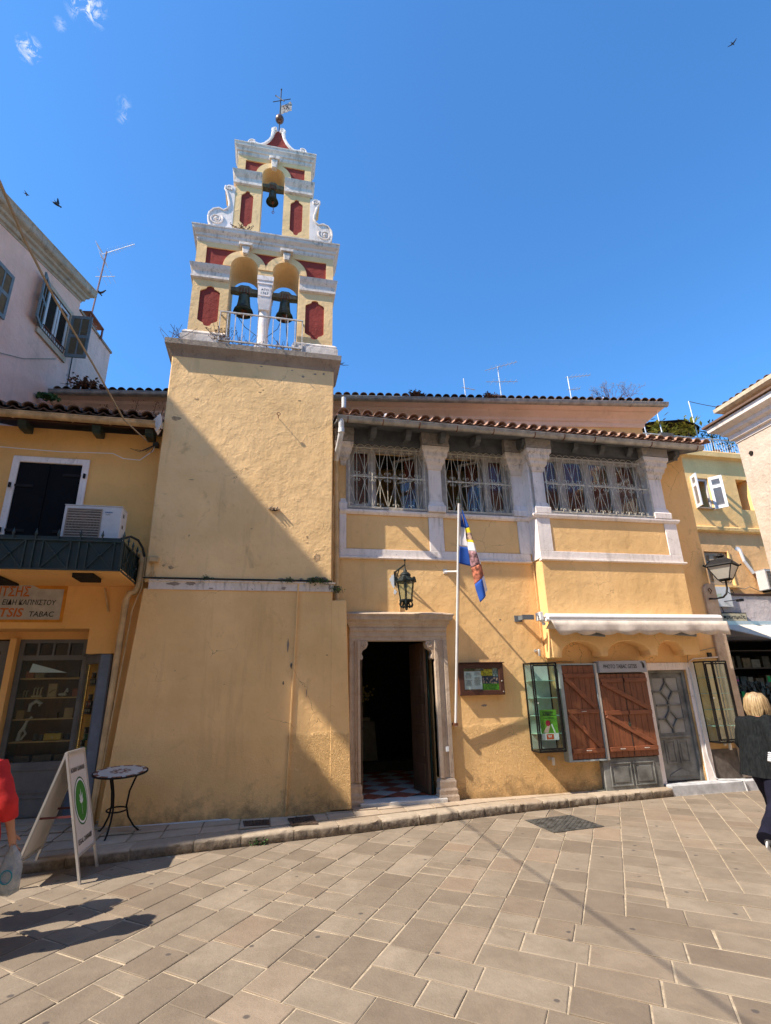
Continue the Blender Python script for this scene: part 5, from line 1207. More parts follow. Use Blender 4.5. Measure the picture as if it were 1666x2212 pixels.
for a, b, m_ in bands:
    if m_ == 'fend':
        patch('cloth_band', lambda u, v: fly(u, v*.62), a, b, 'cloth_blue'); patch('cloth_band', lambda u, v: fly(u, .62+v*.38), a, b-.02, 'cloth_white')
    elif m_ == 'f2':
        patch('cloth_band', lambda u, v: fly(u, v*.8), a, b, 'f2'); patch('cloth_band', lambda u, v: fly(u, .8+.2*v), a, b, 'cloth_white')
    else: patch('cloth_band', fly, a, b, m_)
Hp = [(3.09, 4.60), (3.085, 4.36), (3.06, 4.02), (3.03, 3.73)]; Hf = [(3.10, 4.61), (3.16, 4.34), (3.20, 4.0), (3.24, 3.68)]
def hoist(u, v):
    a, b = pl(Hp, u), pl(Hf, u); p = a.lerp(b, v); return (p.x, 8.05+.12*(4.6-p.y)*.4+.02*sin(v*3)-.02*v, p.y)
patch('cloth_band', hoist, 0, .333, 'cloth_blue'); patch('cloth_band', hoist, .333, .667, 'cloth_white'); patch('cloth_band', hoist, .667, 1, 'cloth_blue')
# ============================================================ house at the left with balcony and tobacco shop
hs = thing('balcony_house', 'shaded ochre house with dark balcony over a tobacco shop window', 'house', (-3.4, 9.3, .1))
MB().prism([(-4.75, .02), (-1.86, .02), (-1.86, 5.95), (-4.75, 5.95)], YL, 9.05, [[(-4.7, .10), (-2.22, .10), (-2.22, 2.37), (-2.60, 2.37), (-2.60, 2.73), (-4.7, 2.73)], rect(-3.98, -3.07, 3.43, 5.33)]).build('front_wall', 'ochre', hs)
MB().box(-4.75, -4.62, 9.06, 11.2, .02, 5.95).box(-4.75, -1.9, 10.6, 10.7, .02, 5.95).box(-2.0, -1.9, 9.3, 10.6, .02, 5.95).box(-4.75, -2.0, 9.06, 10.6, 2.9, 3.0).build('inner_walls', 'inner', hs)
MB().box(-4.62, -1.9, YL, 10.6, .0, .12).build('shop_floor', 'walk', hs, tint=(0, 0))
MB().box(-4.72, -2.60, 9.19, 9.35, 2.62, 2.9).box(-4.72, -2.6, 9.051, 9.19, 2.735, 2.9).box(-3.76, -3.675, 9.06, 9.3, .1, 2.62).build('lintel_and_post', 'ochre', hs)
MB().prism([(-3.98-.10, 3.43), (-3.98-.10, 5.43), (-3.07+.10, 5.43), (-3.07+.10, 3.43), (-3.07, 3.43), (-3.07, 5.33), (-3.98, 5.33), (-3.98, 3.43)], YL-.035, YL).build('window_surround', 'white', hs, bevel=.008)
for i, (a, b) in enumerate(((-3.98, -3.535), (-3.535, -3.07))):
    s_ = MB().box(a+.004, b-.004, YL-.018+.004*i, YL+.02, 3.44, 5.325).build('window_shutter', 'shutterd', hs, bevel=.004, label='left leaf of closed black shutters' if i == 0 else 'right leaf of closed black shutters')
    hx = a if i == 0 else b; sx = 1 if i == 0 else -1
    for z in ((4.93, 4.2) if i == 0 else (5.14, 4.2)):
        MB().box(min(hx-sx*.05, hx+sx*.26), max(hx-sx*.05, hx+sx*.26), YL-.032, YL-.019, z-.02, z+.02).box(hx-sx*.06-.015, hx-sx*.06+.015, YL-.07, YL-.036, z-.045, z+.03).build('strap_hinge', 'black', s_)
# painted fascia sign
sgn = MB().prism([(-4.72, 2.82), (-2.985, 2.82), (-2.985, 3.36), (-3.37, 3.36)]+[(-3.37-.55*i/10, 3.36+.115*sin(pi/2*min(1, i/6))) for i in range(1, 11)]+[(-4.72, 3.475)], YL-.004, YL).build('painted_sign_border', simple('orange_sign_paint', (.60, .24, .03), .8, .2, var=.15), hs)
MB().prism([(-4.72, 2.86), (-3.03, 2.86), (-3.03, 3.31), (-3.36, 3.31)]+[(-3.36-.55*i/10, 3.31+.115*sin(pi/2*min(1, i/6))) for i in range(1, 11)]+[(-4.72, 3.425)], YL-.006, YL-.001).build('painted_sign_field', simple('grey_sign_paint', (.44, .41, .36), .8, .2, var=.12), sgn)
orr = simple('orange_letter', (.52, .14, .03), .8, .2, var=.1); gy = YL-.006
text('ΓΙΤΣΗΣ', -3.965, 3.195, .15, orr, sgn, gy, width=.485, bold=.022, shear=.05)
text('ΨΙΛΙΚΑ', -4.35, 3.07, .08, 'ink', sgn, gy, width=.4, bold=.01, shear=.12); text('· ΕΙΔΗ ΚΑΠΝΙΣΤΟΥ', -3.86, 3.07, .08, 'ink', sgn, gy, width=.75, bold=.01, shear=.12)
text('GITSIS', -4.0, 2.895, .13, orr, sgn, gy, width=.48, bold=.022, shear=.15); text('TABAC', -3.44, 2.90, .078, 'ink', sgn, gy, width=.33, bold=.01, shear=.15)
# shop joinery
sw = thing('shop_window', 'grey-framed tobacco shop window with shelves of pipes and tins', 'shop window', (-3.2, 9.2, .12)); yw = 9.19
MB().prism(rect(-3.67, -2.72, .13, 2.62), yw, yw+.06, [rect(-3.60, -2.775, .90, 2.31)]+[rect(-3.60+.21*i, -3.60+.21*i+.178, 2.385, 2.565) for i in range(4)]).build('window_frame', 'greyshop', sw, bevel=.004)
MB().box(-3.60, -2.775, yw+.03, yw+.034, .90, 2.31).build('pane', 'glass', sw)
for i in range(4): MB().box(-3.60+.21*i, -3.42+.21*i, yw+.03, yw+.034, 2.385, 2.565).build('pane', 'glass', sw)
for z0, z1 in ((.20, .46), (.50, .82)): MB().prism(rect(-3.62, -2.76, z0, z1), yw-.012, yw-.001, [rect(-3.58, -2.80, z0+.03, z1-.03)]).build('panel_moulding', 'greyshop', sw, bevel=.003)
tan = simple('tan_shelf_wood', (.46, .25, .09), .6, .3)
for z in (2.06, 1.78, 1.48, 1.17, .885): MB().box(-3.64, -2.74, yw+.12, yw+.45, z-.018, z).build('shelf', tan, sw)
MB().box(-3.66, -2.72, yw+.50, yw+.53, .5, 2.6).build('back_board', wood('dim_back_boards', (.12, .05, .02)), sw)
def goods(name, label, cat, x, z, fn, y=yw+.25, group=None):
    t = thing(name, label, cat, (x, y, z), group); fn(t, x, y, z); return t
brs = simple('brassy_metal', (.35, .27, .15), .35, .5, .6); blk = simple('black_goods', (.02, .02, .02), .4, .5); crm = simple('driftwood', (.42, .36, .28), .8, .2)
goods('cigar_box', 'upright tan box with a curved pipe printed on it, on the second shelf', 'box', -3.17, 1.785, lambda t, x, y, z: (MB().box(x-.06, x+.06, y-.1, y-.06, z, z+.19).build('box', simple('tan_card', (.34, .22, .11), .7, .2), t), MB().tube([(x-.035, y-.103, z+.05), (x, y-.103, z+.09), (x+.04, y-.103, z+.1)], .006, 4).build('printed_pipe', 'ink', t)))
goods('pipe_stand', 'small brass pipe stand on second shelf, left of tan box', 'pipe stand', -3.36, 1.785, lambda t, x, y, z: (MB().box(x-.09, x+.06, y-.1, y, z, z+.025).build('base', brs, t), [MB().tube([(x-.07+.045*k, y-.06, z+.03), (x-.07+.045*k, y-.05, z+.12), (x-.05+.045*k, y-.06, z+.14)], .012, 6).build('pipe', brs, t) for k in range(3)]))
goods('pipe_stand', 'dim cluster of pipes at the left end of second shelf', 'pipe stand', -3.54, 1.785, lambda t, x, y, z: [MB().tube([(x-.03+.04*k, y-.06, z+.0), (x-.03+.04*k, y-.05, z+.08), (x-.01+.04*k, y-.06, z+.1)], .011, 6).build('pipe', brs, t) for k in range(2)])
goods('ornament', 'pale carved ornament on second shelf, right of tan box', 'ornament', -2.98, 1.785, lambda t, x, y, z: MB().ball((x-.04, y-.1, z+.03), .05, 8, (1.3, .6, .5)).ball((x+.02, y-.1, z+.08), .022, 8).tube([(x-.03, y-.1, z+.03), (x+.02, y-.1, z+.12)], .012, 6).build('carving', crm, t, smooth=60))
goods('driftwood_piece', 'twisted pale driftwood standing on the fourth shelf', 'driftwood', -3.46, 1.20, lambda t, x, y, z: MB().tube([(x-.06, y-.1, z-.02), (x-.05, y-.1, z+.1), (x, y-.12, z+.16), (x+.02, y-.1, z+.25), (x+.08, y-.1, z+.31)], [.03, .022, .028, .018, .02], 7).tube([(x-.02, y-.1, z), (x+.03, y-.1, z+.08), (x-.01, y-.12, z+.16)], .018, 6).build('branch', crm, t, smooth=60))
goods('driftwood_piece', 'curled pale driftwood hanging above the third shelf', 'driftwood', -3.38, 1.56, lambda t, x, y, z: MB().tube([(x-.06, y-.1, z+.02), (x-.05, y-.1, z+.12), (x+.02, y-.1, z+.17), (x+.09, y-.1, z+.13), (x+.06, y-.1, z+.10)], [.02, .03, .032, .028, .015], 7).build('branch', crm, t, smooth=60))
goods('radio', 'yellow-brown retro radio on the lowest shelf', 'radio', -3.06, 1.175, lambda t, x, y, z: (MB().box(x-.12, x+.12, y-.12, y-.03, z, z+.095).build('case', simple('ochre_plastic', (.40, .23, .02), .5, .4), t, bevel=.012), MB().lathe((x, y-.125, z+.04), [(.014, 0), (.014, -.01)], 12, 'y').build('dial', brs, t), MB().box(x-.08, x+.04, y-.1, y-.05, z+.095, z+.12).build('handle', blk, t)))
for k, (x, h) in enumerate(((-3.30, .09), (-3.22, .075), (-2.86, .08))):
    goods('tin', ['black tin behind the radio, nearest the driftwood', 'black tin just left of the yellow radio', 'black tin on the lowest shelf right of the radio'][k], 'tin', x, 1.175, lambda t, x, y, z: MB().lathe((x, y-.08, z), [(.03, 0), (.03, h), (.027, h+.004)], 12).build('can', blk, t), group='tins on the lowest shelf')
for k, (x, w_) in enumerate(((-3.42, .10), (-3.15, .12), (-2.9, .09))):
    goods('biscuit_tin', ['brown low box at the left on the window floor', 'brown low box midway along the window floor', 'brown low box at the right on the window floor'][k], 'box', x, .89, lambda t, x, y, z: MB().box(x-w_, x+w_, y-.12, y, z, z+.09).build('box', simple('brown_card', (.10, .06, .035), .7, .2), t), group='boxes on the window floor')
for k, (x, z, w_, h, c, nm) in enumerate(((-3.52, 2.062, .05, .10, (.30, .10, .05), 'dark red carton at the left end of the top shelf'), (-3.38, 2.062, .06, .07, (.25, .17, .08), 'low tan carton on the top shelf beside the dark red one'), (-2.92, 2.062, .08, .09, (.06, .04, .03), 'dark wide carton at the right end of the top shelf'), (-3.55, 1.482, .05, .12, (.28, .16, .06), 'tan carton at the left end of the third shelf'), (-3.12, 1.482, .07, .08, (.10, .05, .03), 'dark brown carton midway along the third shelf'), (-2.90, 1.482, .06, .14, (.34, .20, .08), 'upright tan carton at the right of the third shelf'), (-2.84, 1.785, .05, .11, (.30, .09, .04), 'small red-brown carton at the right end of the second shelf'))):
    goods('carton', nm, 'box', x, z, lambda t, x, y, z: MB().box(x-w_, x+w_, y-.1, y-.02, z, z+h).build('box', simple('carton_card_%d' % k, c, .7, .2), t), group='cartons in the tobacco shop window')
goods('paper_triangle', 'white folded paper hung as a long triangle behind the shop glass', 'paper', -3.30, 2.14, lambda t, x, y, z: MB().prism([(-3.50, 2.14), (-3.47, 2.27), (-2.98, 2.13)], yw+.06, yw+.063).build('sheet', 'paper', t))
# door joinery further left
MB().prism(rect(-4.7, -3.78, .13, 2.60), yw-.01, yw+.06, [rect(-4.62, -3.90, .9, 1.9), rect(-4.62, -3.90, 2.1, 2.45)]).build('shop_door_frame', 'greyshop', hs, bevel=.005)
MB().box(-4.62, -3.90, yw+.03, yw+.034, .9, 1.9).box(-4.62, -3.9, yw+.03, yw+.034, 2.1, 2.45).build('door_pane', 'glass', hs)
MB().box(-4.3, -3.92, yw+.06, yw+.07, 2.12, 2.4).build('pink_notice', simple('pink_paper', (.45, .28, .24), .8, .1), hs)
# splayed side showcase with a strip light
sc = thing('side_showcase', 'lit splayed showcase with black tins beside the shop window', 'display case', (-2.55, 8.95, .12))
Aq, Bq = V((-2.715, 9.17, 0)), V((-2.40, 8.755, 0)); dq = (Bq-Aq); lq = dq.length; dq.normalize(); nq = V((dq.y, -dq.x, 0)); nq = nq if nq.y < 0 else -nq
def Q(u, z, k=0): p = Aq+dq*u+nq*k; return (p.x, p.y, z)
def qbox(u0, u1, z0, z1, k0, k1, name, mat, par, bevel=0):
    vs = [Q(u, z, k) for z in (z0, z1) for u, k in ((u0, k0), (u1, k0), (u1, k1), (u0, k1))]
    return MB().add(vs, [(0, 3, 2, 1), (4, 5, 6, 7), (0, 1, 5, 4), (1, 2, 6, 5), (2, 3, 7, 6), (3, 0, 4, 7)]).build(name, mat, par, bevel=bevel)
qbox(0, lq, .13, .50, -.05, .0, 'lower_panel', simple('blue_grey_panel', (.115, .15, .20), .55, .35), sc); qbox(0, .05, .5, 2.36, -.04, .0, 'frame_post', 'greyshop', sc); qbox(lq-.04, lq, .5, 2.36, -.04, .0, 'frame_post', 'greyshop', sc); qbox(.05, lq-.04, 2.24, 2.36, -.04, .0, 'frame_head', 'greyshop', sc); qbox(.05, lq-.04, .5, .56, -.04, .0, 'frame_foot', 'greyshop', sc)
qbox(.05, lq-.04, .56, 2.24, -.02, -.016, 'pane', 'glass', sc); qbox(0, lq, .5, 2.3, -.085, -.075, 'back_board', simple('orange_lit_board', (.55, .27, .06), .7, .2), sc)
MB().add([Q(.0575+a_, .57+.028*i+b_, -.04) for i in range(60) for a_, b_ in ((-.003, -.007), (.003, -.007), (.003, .007), (-.003, .007))], [(4*i, 4*i+1, 4*i+2, 4*i+3) for i in range(60)]).build('strip_light', emis('warm_strip_light', (1, .50, .10), 1.6), sc, kind='stuff', fixn=False)
tins = [(.20, 2.03, 1), (.16, 1.94, 1), (.22, 1.94, 1), (.29, 1.94, 1), (.19, 1.72, 1), (.14, 1.63, 1), (.21, 1.63, 2), (.27, 1.63, 1), (.12, 1.54, 1), (.19, 1.54, 1), (.26, 1.54, 1), (.22, 1.27, 1), (.22, 1.18, 3), (.15, 1.10, 1), (.13, 1.01, 4), (.18, 1.01, 5), (.24, 1.01, 6)]
tc_ = {1: blk, 2: simple('red_tin', (.30, .05, .03), .5, .4), 3: simple('dark_green_tin', (.02, .09, .04), .5, .4), 4: simple('yellow_tin', (.5, .42, .05), .5, .4), 5: simple('blue_tin', (.25, .38, .5), .5, .4), 6: simple('lime_tin', (.25, .5, .1), .5, .4)}
tinlab = ['black tin at the peak of the top stack in the lit showcase', 'black tin at the left of the top stack in the lit showcase', 'black tin in the middle of the top stack in lit showcase', 'black tin at the right of the top stack in lit showcase',
 'black tin at the peak of the middle stack in lit showcase', 'black tin at left of second row in the middle showcase stack', 'red-fronted tin in the middle showcase stack', 'black tin at right of second row in the middle showcase stack', 'black tin at left of lowest row in middle showcase stack', 'black tin at centre of lowest row in middle showcase stack', 'black tin at right of lowest row in middle showcase stack',
 'black tin at the peak of the bottom stack in lit showcase', 'dark green tin under the peak of the bottom showcase stack', 'black tin above the yellow one in the bottom showcase stack', 'yellow tin at left of the lowest showcase row', 'pale blue tin between yellow and lime ones in the showcase', 'lime green tin at right of the lowest showcase row']
lb = simple('tin_label', (.40, .34, .26), .6, .3)
for i, (u, z, k) in enumerate(tins):
    o = qbox(u+.02, u+.075, z, z+.085, -.07, -.028, 'tin', tc_[k], None); tag(o, tinlab[i], 'tin', 'tins stacked in the lit side showcase')
    qbox(u+.03, u+.065, z+.025, z+.06, -.0279, -.0265, 'tin_label', lb, o)
for z in (1.938, 1.538, 1.008): qbox(.12, lq-.05, z-.008, z-.001, -.07, -.025, 'shelf', blk, sc)
MB().box(-2.395, -2.235, 8.70, 8.80, .13, 2.365).build('end_post', simple('blue_grey_post', (.14, .17, .21), .5, .4), sc, bevel=.02); qbox(-.05, lq+.02, 2.36, 2.39, -.05, .03, 'head_cap', 'greyshop', sc)
# gutter, tiles, brackets
g2 = gutter([(-4.75, 8.40), (-1.96, 8.40)], 5.985, .07, 'beigegut', hs, (.7, 1.55, 2.1), 'beigegut')
MB().add([(-4.75, 8.42, 5.93), (-1.9, 8.42, 5.93), (-1.9, 11.1, 7.0), (-4.75, 11.1, 7.0), (-4.75, 8.42, 5.96), (-1.9, 8.42, 5.96), (-1.9, 11.1, 7.03), (-4.75, 11.1, 7.03)],
         [(0, 1, 2, 3), (7, 6, 5, 4), (0, 4, 5, 1), (1, 5, 6, 2), (2, 6, 7, 3), (3, 7, 4, 0)]).build('roof_boards', 'sash', hs)
tiles(hs, (-4.70, 8.27, 6.075), (-2.10, 8.27, 6.075), (0, 1), .40, 3, .212, 'terrad', s=1.2, lift=.012)
for x in (-3.95, -2.88, -2.08): MB().prism([(8.72, 5.94), (8.72, 5.83), (8.5, 5.82), (8.44, 5.86), (8.42, 5.93)], x-.06, x+.06, ax='x').build('rafter_tail', 'dkgreen', hs)
MB().prism([(-2.05, 6.02), (-1.92, 6.20), (-1.89, 6.0), (-1.95, 5.86)], 8.35, 8.50).build('gutter_end_box', 'whited', hs)
# balcony
bx0, bx1, by, bz0, bz1 = -4.74, -2.02, 7.64, 3.385, 3.785
bal = MB().box(bx0, bx1, by+.02, YL, 3.36, 3.42).build('balcony', 'ochre', hs)
MB().box(bx0, bx1-.02, by+.012, by+.016, 3.40, 3.84).box(bx1-.020, bx1-.016, by+.02, YL, 3.40, 3.80).build('sheet_panel', simple('dark_green_sheet', (.010, .024, .026), .5, .4), bal)
rb = MB()
for z in (bz0, bz1): rb.obox((bx0, by, z), (bx1, by, z), .025, .02).obox((bx1, by, z), (bx1, YL, z), .025, .02)
rb.build('rail', 'dkgreen', bal)
def spike(x, y, long=True):
    m_ = MB().box(x-.009, x+.009, y-.009, y+.009, bz0 if long else bz1, bz1+.06); m_.lathe((x, y, bz1+.06), [(.009, 0), (.018, .015), (.02, .03), (.012, .055), (.002, .095)], 6); m_.build('spiked_bar', 'dkgreen', bal)
mod = .547
for k in range(5):
    xr = bx1-mod*k; xl = xr-mod; spike(xr, by, True); spike(xr-mod/2, by, False)
    a, b = xl+.105, xr-.105; m_ = MB()
    for x in (a, b): m_.box(x-.008, x+.008, by-.008, by+.008, bz0, bz1)
    m_.obox((a, by-.004, bz0), (b, by-.004, bz1), .01, .012).obox((a, by-.004, bz1), (b, by-.004, bz0), .01, .012); m_.ball(((a+b)/2, by-.012, (bz0+bz1)/2), .02, 8); m_.build('crossed_bars', 'dkgreen', bal)
for k in range(2):
    y0 = by+.54*k; a, b = y0+.10, y0+.44; m_ = MB()
    for y in (a, b): m_.box(bx1-.008, bx1+.008, y-.008, y+.008, bz0, bz1)
    m_.obox((bx1, a, bz0), (bx1, b, bz1), .01, .012).obox((bx1, a, bz1), (bx1, b, bz0), .01, .012).ball((bx1+.01, (a+b)/2, (bz0+bz1)/2), .02, 8).build('crossed_bars', 'dkgreen', bal); spike(bx1, y0+.27, False); spike(bx1, y0+.54, True)
MB().box(-2.62, -2.36, 7.72, 8.1, 3.30, 3.358).box(-3.9, -3.6, 7.72, 8.6, 3.33, 3.358).build('broken_underside', 'dark', bal)
# air conditioners
def aircon(label, x0, x1, y0, y1, z0, z1, logo=None, ym=-1):
    t = thing('air_conditioner', label, 'air conditioner', ((x0+x1)/2, (y0+y1)/2, z0)); w_ = x1-x0
    MB().box(x0, x1, y0, y1, z0+.02, z1).build('casing', 'acwhite', t, bevel=.01); MB().box(x0-.005, x1+.005, y0-.005, y1+.005, z1, z1+.012).build('lid', 'acwhite', t, bevel=.003)
    for x in (x0+.1, x1-.12): MB().box(x, x+.05, y0+.01, y1-.01, z0-.04, z0+.02).build('foot', 'black', t)
    a, b, c, d = x0+.055, x0+w_*.64, z0+.07, z1-.06
    MB().prism(rect(a-.015, b+.015, c-.015, d+.015), y0-.012, y0, [rect(a, b, c, d)]).build('grille_frame', 'actan', t)
    MB().box(a, b, y0-.001, y0+.001, c, d).build('recess', 'dkpatch', t)
    g = MB(); cx_, cz_ = (a+b)/2, (c+d)/2
    for r in (.06, .10, .14, .18): g.tube([(cx_+r*cos(i*.3927)*1.05, y0-.005, cz_+r*sin(i*.3927)*1.05) for i in range(16)], .003, 4, True)
    for i in range(1, 24): g.box(a, b, y0-.010, y0-.007, c+(d-c)*i/24-.0018, c+(d-c)*i/24+.0018)
    g.build('fan_guard', 'actan', t)
    g = MB()
    for i in range(11): g.box(a, b, y0-.014, y0-.010, c+(d-c)*(i+.5)/11-.004, c+(d-c)*(i+.5)/11+.004)
    g.build('front_louvres', simple('cream_louvre', (.5, .43, .36), .5, .4), t)
    for zz in (.15, .45): MB().box(x1+.0, x1+.004, y0+.08, y0+.14, z1-zz*(z1-z0)-.05, z1-zz*(z1-z0)).build('side_grip', 'dkpatch', t)
    if logo: text(logo, b+.05, z1-.10, .022, simple('blue_logo', (.02, .12, .30), .5, .3), t, y0-.001, shear=.2, bold=.02); text('Inverter', b+.06, z1-.13, .014, 'ink', t, y0-.001, shear=.2)
    return t
aircon('grey-white air conditioner unit on the dark balcony, in front of black shutters', -2.96, -2.19, 8.0, 8.30, 3.85, 4.41, 'DAIKIN')
# drainpipes and box at the corner
dp = MB().tube([(-2.05, 8.60, 3.87), (-1.965, 8.57, 3.85), (-1.955, 8.57, 3.78), (-1.965, 8.57, 3.36), (-2.0, 8.57, 3.26), (-2.08, 8.57, 3.24), (-2.115, 8.57, 3.14), (-2.14, 8.57, 1.6), (-2.17, 8.57, .14)], .048, 10)
for z in (3.7, 3.42): dp.lathe((-1.96, 8.57, z), [(.055, 0), (.055, .06)], 10)
dp.lathe((-2.118, 8.57, 3.02), [(.055, 0), (.055, .07)], 10).build('downpipe', 'yelpipe', hs, smooth=50)
MB().tube([(-1.90, 8.52, 3.80), (-1.905, 8.52, 3.3), (-1.95, 8.53, 3.18), (-2.0, 8.53, 3.0), (-2.04, 8.53, 2.2), (-2.09, 8.53, 1.3), (-2.14, 8.53, .3)], .011, 6).build('cable_conduit', 'yelpipe', hs)
MB().tube([(-2.19, 8.1, 3.95), (-2.1, 8.3, 4.05), (-2.02, 8.42, 4.03), (-1.96, 8.5, 3.93), (-1.93, 8.54, 3.80)], .018, 8).build('insulated_hose', 'cabled', hs, smooth=50)
bxx = thing('junction_box', 'yellow-painted junction box with cables at the tower corner', 'junction box', (-1.77, 8.45, 3.70))
MB().box(-1.84, -1.70, 8.42, 8.485, 3.70, 3.79).build('box', 'yelpipe', bxx, bevel=.01); MB().box(-1.775, -1.755, 8.46, 8.484, 3.45, 3.70).tube([(-1.76, 8.46, 3.60), (-1.72, 8.46, 3.48), (-1.60, 8.46, 3.45)], .006, 5).tube([(-1.78, 8.46, 3.55), (-1.84, 8.46, 3.47), (-1.9, 8.46, 3.47)], .006, 5).build('conduit', 'yelpipe', bxx)
MB().box(-1.9, .97, 8.45, 8.484, 3.455, 3.47).build('black_cable_on_ledge', 'cabled', tw)
MB().tube([(.43, 8.44, 3.42), (.42, 8.44, 3.1), (.40, 8.44, 2.2), (.375, 8.435, 1.3), (.345, 8.43, .14)], .014, 6).build('painted_conduit', 'yellow', tw)
MB().tube([(-2.1, 8.40, .14), (-1.2, 8.41, .145), (-.42, 8.41, .15), (-.37, 8.40, .13)], .012, 6).build('floor_conduit', 'pvc', tw)
cabl('thick beige overhead cable running from the wall hook toward the viewer', [(-2.12, 8.66, 5.80), (-2.17, 7.4, 5.53), (-2.25, 6.2, 5.62), (-2.28, 5.0, 5.60), (-2.22, 4.1, 5.52), (-2.08, 3.4, 5.35), (-2.02, 1.5, 5.2), (-2.0, -3.1, 5.9)], .011, 'cable')
cabl('thin white wire strung across the ochre house above the shuttered window', [(-4.7, 8.6, 5.53), (-3.4, 8.60, 5.50), (-2.62, 8.6, 5.53), (-2.45, 8.6, 5.45), (-2.2, 8.6, 5.44), (-2.02, 8.6, 5.62), (-2.0, 8.62, 5.74)], .006, 'paper', name='wire', cat='wire')
mb = MB(); random.seed(8)
mb.box(-2.03, -1.95, 8.58, 8.7, 5.72, 5.78)
for k in range(5): mb.tube([(-1.98, 8.6, 5.75), (-2.02-.05*k, 8.58, 5.66-.02*k), (-2.05-.08*k, 8.6, 5.58+.015*k)], .005, 4)
tag(mb.build('cable_clamp', 'cabled', None), 'dark clamp and tangled wire ends where the cable meets the wall', 'clamp')
MB().tube([(-2.47, 8.70, 3.33), (-2.37, 8.70, 2.98)], .014, 6).build('conduit', 'yelpipe', hs)

# ============================================================ pink house and its lower wing
PX = -4.8
pk = thing('pink_house', 'shaded pink house with grey louvred shutters and heavy cornice', 'house', (PX, 11.7, 0))
rise = lambda y: .22*(y-11.7)
MB().prism([(7.7, 0), (11.7, 0), (11.7, 10.95), (7.7, 10.95+rise(7.7))], -9.2, PX, ax='x').build('wall', 'pink', pk)
q_ = MB().mold([(-9.2, 7.7), (PX, 7.7), (PX, 11.7), (-9.2, 11.7)], [(-.2, 10.80), (.015, 10.80), (.02, 10.84), (.06, 10.86), (.07, 10.93), (.12, 10.96), (.13, 11.01), (.20, 11.05), (.22, 11.08), (.22, 11.20), (.24, 11.24), (-.2, 11.26)])
q_.v = [(x, y, z+rise(y)) for x, y, z in q_.v]; q_.build('cornice', stone('grey_streaked_cornice', (.36, .28, .20), (.46, .37, .28), grime=.9), pk, smooth=25)
MB().prism([(7.8, 10.95+rise(7.8)), (11.6, 10.93), (11.6, 11.22), (7.8, 11.22+rise(7.8))], -9.2, PX+.05, ax='x').build('roof', 'corn', pk)
# window in the side wall
wy0, wy1, wz0, wz1 = 10.50, 11.38, 9.10, 10.18
MB().box(PX-.002, PX+.05, wy0-.12, wy1+.12, wz0-.15, wz0-.02).box(PX-.002, PX+.035, wy0-.09, wy0, wz0-.02, wz1+.1).box(PX-.002, PX+.035, wy1, wy1+.09, wz0-.02, wz1+.1).box(PX-.002, PX+.035, wy0, wy1, wz1, wz1+.1).build('window_surround', 'door_st', pk)
wf = MB().box(PX-.0, PX+.012, wy0, wy1, wz0, wz1).build('window', 'dark', pk)
for y0, y1 in ((wy0+.03, wy0+.43), (wy0+.46, wy1-.03)): MB().prism(rect(y0, y1, wz0+.04, wz1-.04), PX+.012, PX+.03, [rect(y0+.06, y1-.06, wz0+.1, wz1-.1)], ax='x').build('window_sash', 'acwhite', wf)
rb = MB().tube([(PX+.06, wy0, wz0+.12), (PX+.06, wy1, wz0+.12)], .012, 5)
for i in range(11): rb.tube([(PX+.06, wy0+.08*i+.03, wz0), (PX+.06, wy0+.08*i+.03, wz0+.12)], .006, 4)
rb.build('window_guard', 'rust', wf)
def shut2(p, d, w_, z0, z1, par):
    p = V(p); d = V(d).normalized(); n = V((-d.y, d.x, 0)); P_ = lambda u, z, k=0: p+d*u+n*k+V((0, 0, z))
    fr = MB()
    for u in (.03, w_-.03): fr.obox(P_(u, z0), P_(u, z1), .035, .06, d)
    for z in (z0+.04, z1-.04, (z0+z1)/2): fr.obox(P_(.06, z), P_(w_-.06, z), .035, .08)
    s_ = fr.obox(P_(w_/2, z0), P_(w_/2, z1), .03, .03, d).build('window_shutter', 'shutgrey', par)
    sl_ = MB(); k = int((z1-z0)/.045)
    for i in range(k):
        z = z0+.08+(z1-z0-.16)*i/(k-1); a, b = P_(.06, z), P_(w_-.06, z); sl_.add([a+n*.014+V((0, 0, -.014)), b+n*.014+V((0, 0, -.014)), b-n*.014+V((0, 0, .014)), a-n*.014+V((0, 0, .014))], [(0, 1, 2, 3)])
    sl_.build('louvres', simple('louvre_tan', (.20, .18, .14), .7, .2), s_)
shut2((PX+.03, wy1+.06, 0), (1, .12, 0), .45, wz0-.02, wz1+.02, pk); shut2((PX+.03, wy0, 0), (.34, -1, 0), .44, wz0-.02, wz1+.02, pk)
shut2((PX+.03, 8.98, 0), (.05, 1, 0), .46, 8.47, 9.46, pk); MB().box(PX, PX+.02, 8.5, 8.98, 8.47, 9.46).build('window', 'dark', pk)
MB().box(-9.2, PX-.012, 11.7, 13.42, 0, 10.58).build('rear_wing', 'pinkd', pk); MB().box(-9.2, PX+.02, 11.75, 13.45, 10.58, 10.64).build('wing_coping', 'corn', pk)
MB().box(PX-.012, PX+.05, 12.10, 12.16, 10.1, 10.8).box(PX-.3, PX+.06, 12.1, 12.8, 10.84, 10.88).box(PX+.02, PX+.05, 12.75, 12.8, 10.55, 10.88).build('roof_hatch_frame', 'brown', pk)
MB().tube([(PX+.01, 11.72, 10.4), (PX+.02, 11.76, 9.4), (PX+.01, 11.80, 8.3)], .012, 4).build('wire', 'cabled', pk)
pk.rotation_euler = (0, 0, -math.atan(.16))
cabl('slack thin wire crossing the pink wall below its window', [(-5.36, 8.0, 7.6), (-5.15, 9.3, 7.7), (-5.0, 10.2, 8.15), (-4.86, 11.2, 8.85)], .008, 'cable', name='wire', cat='wire')

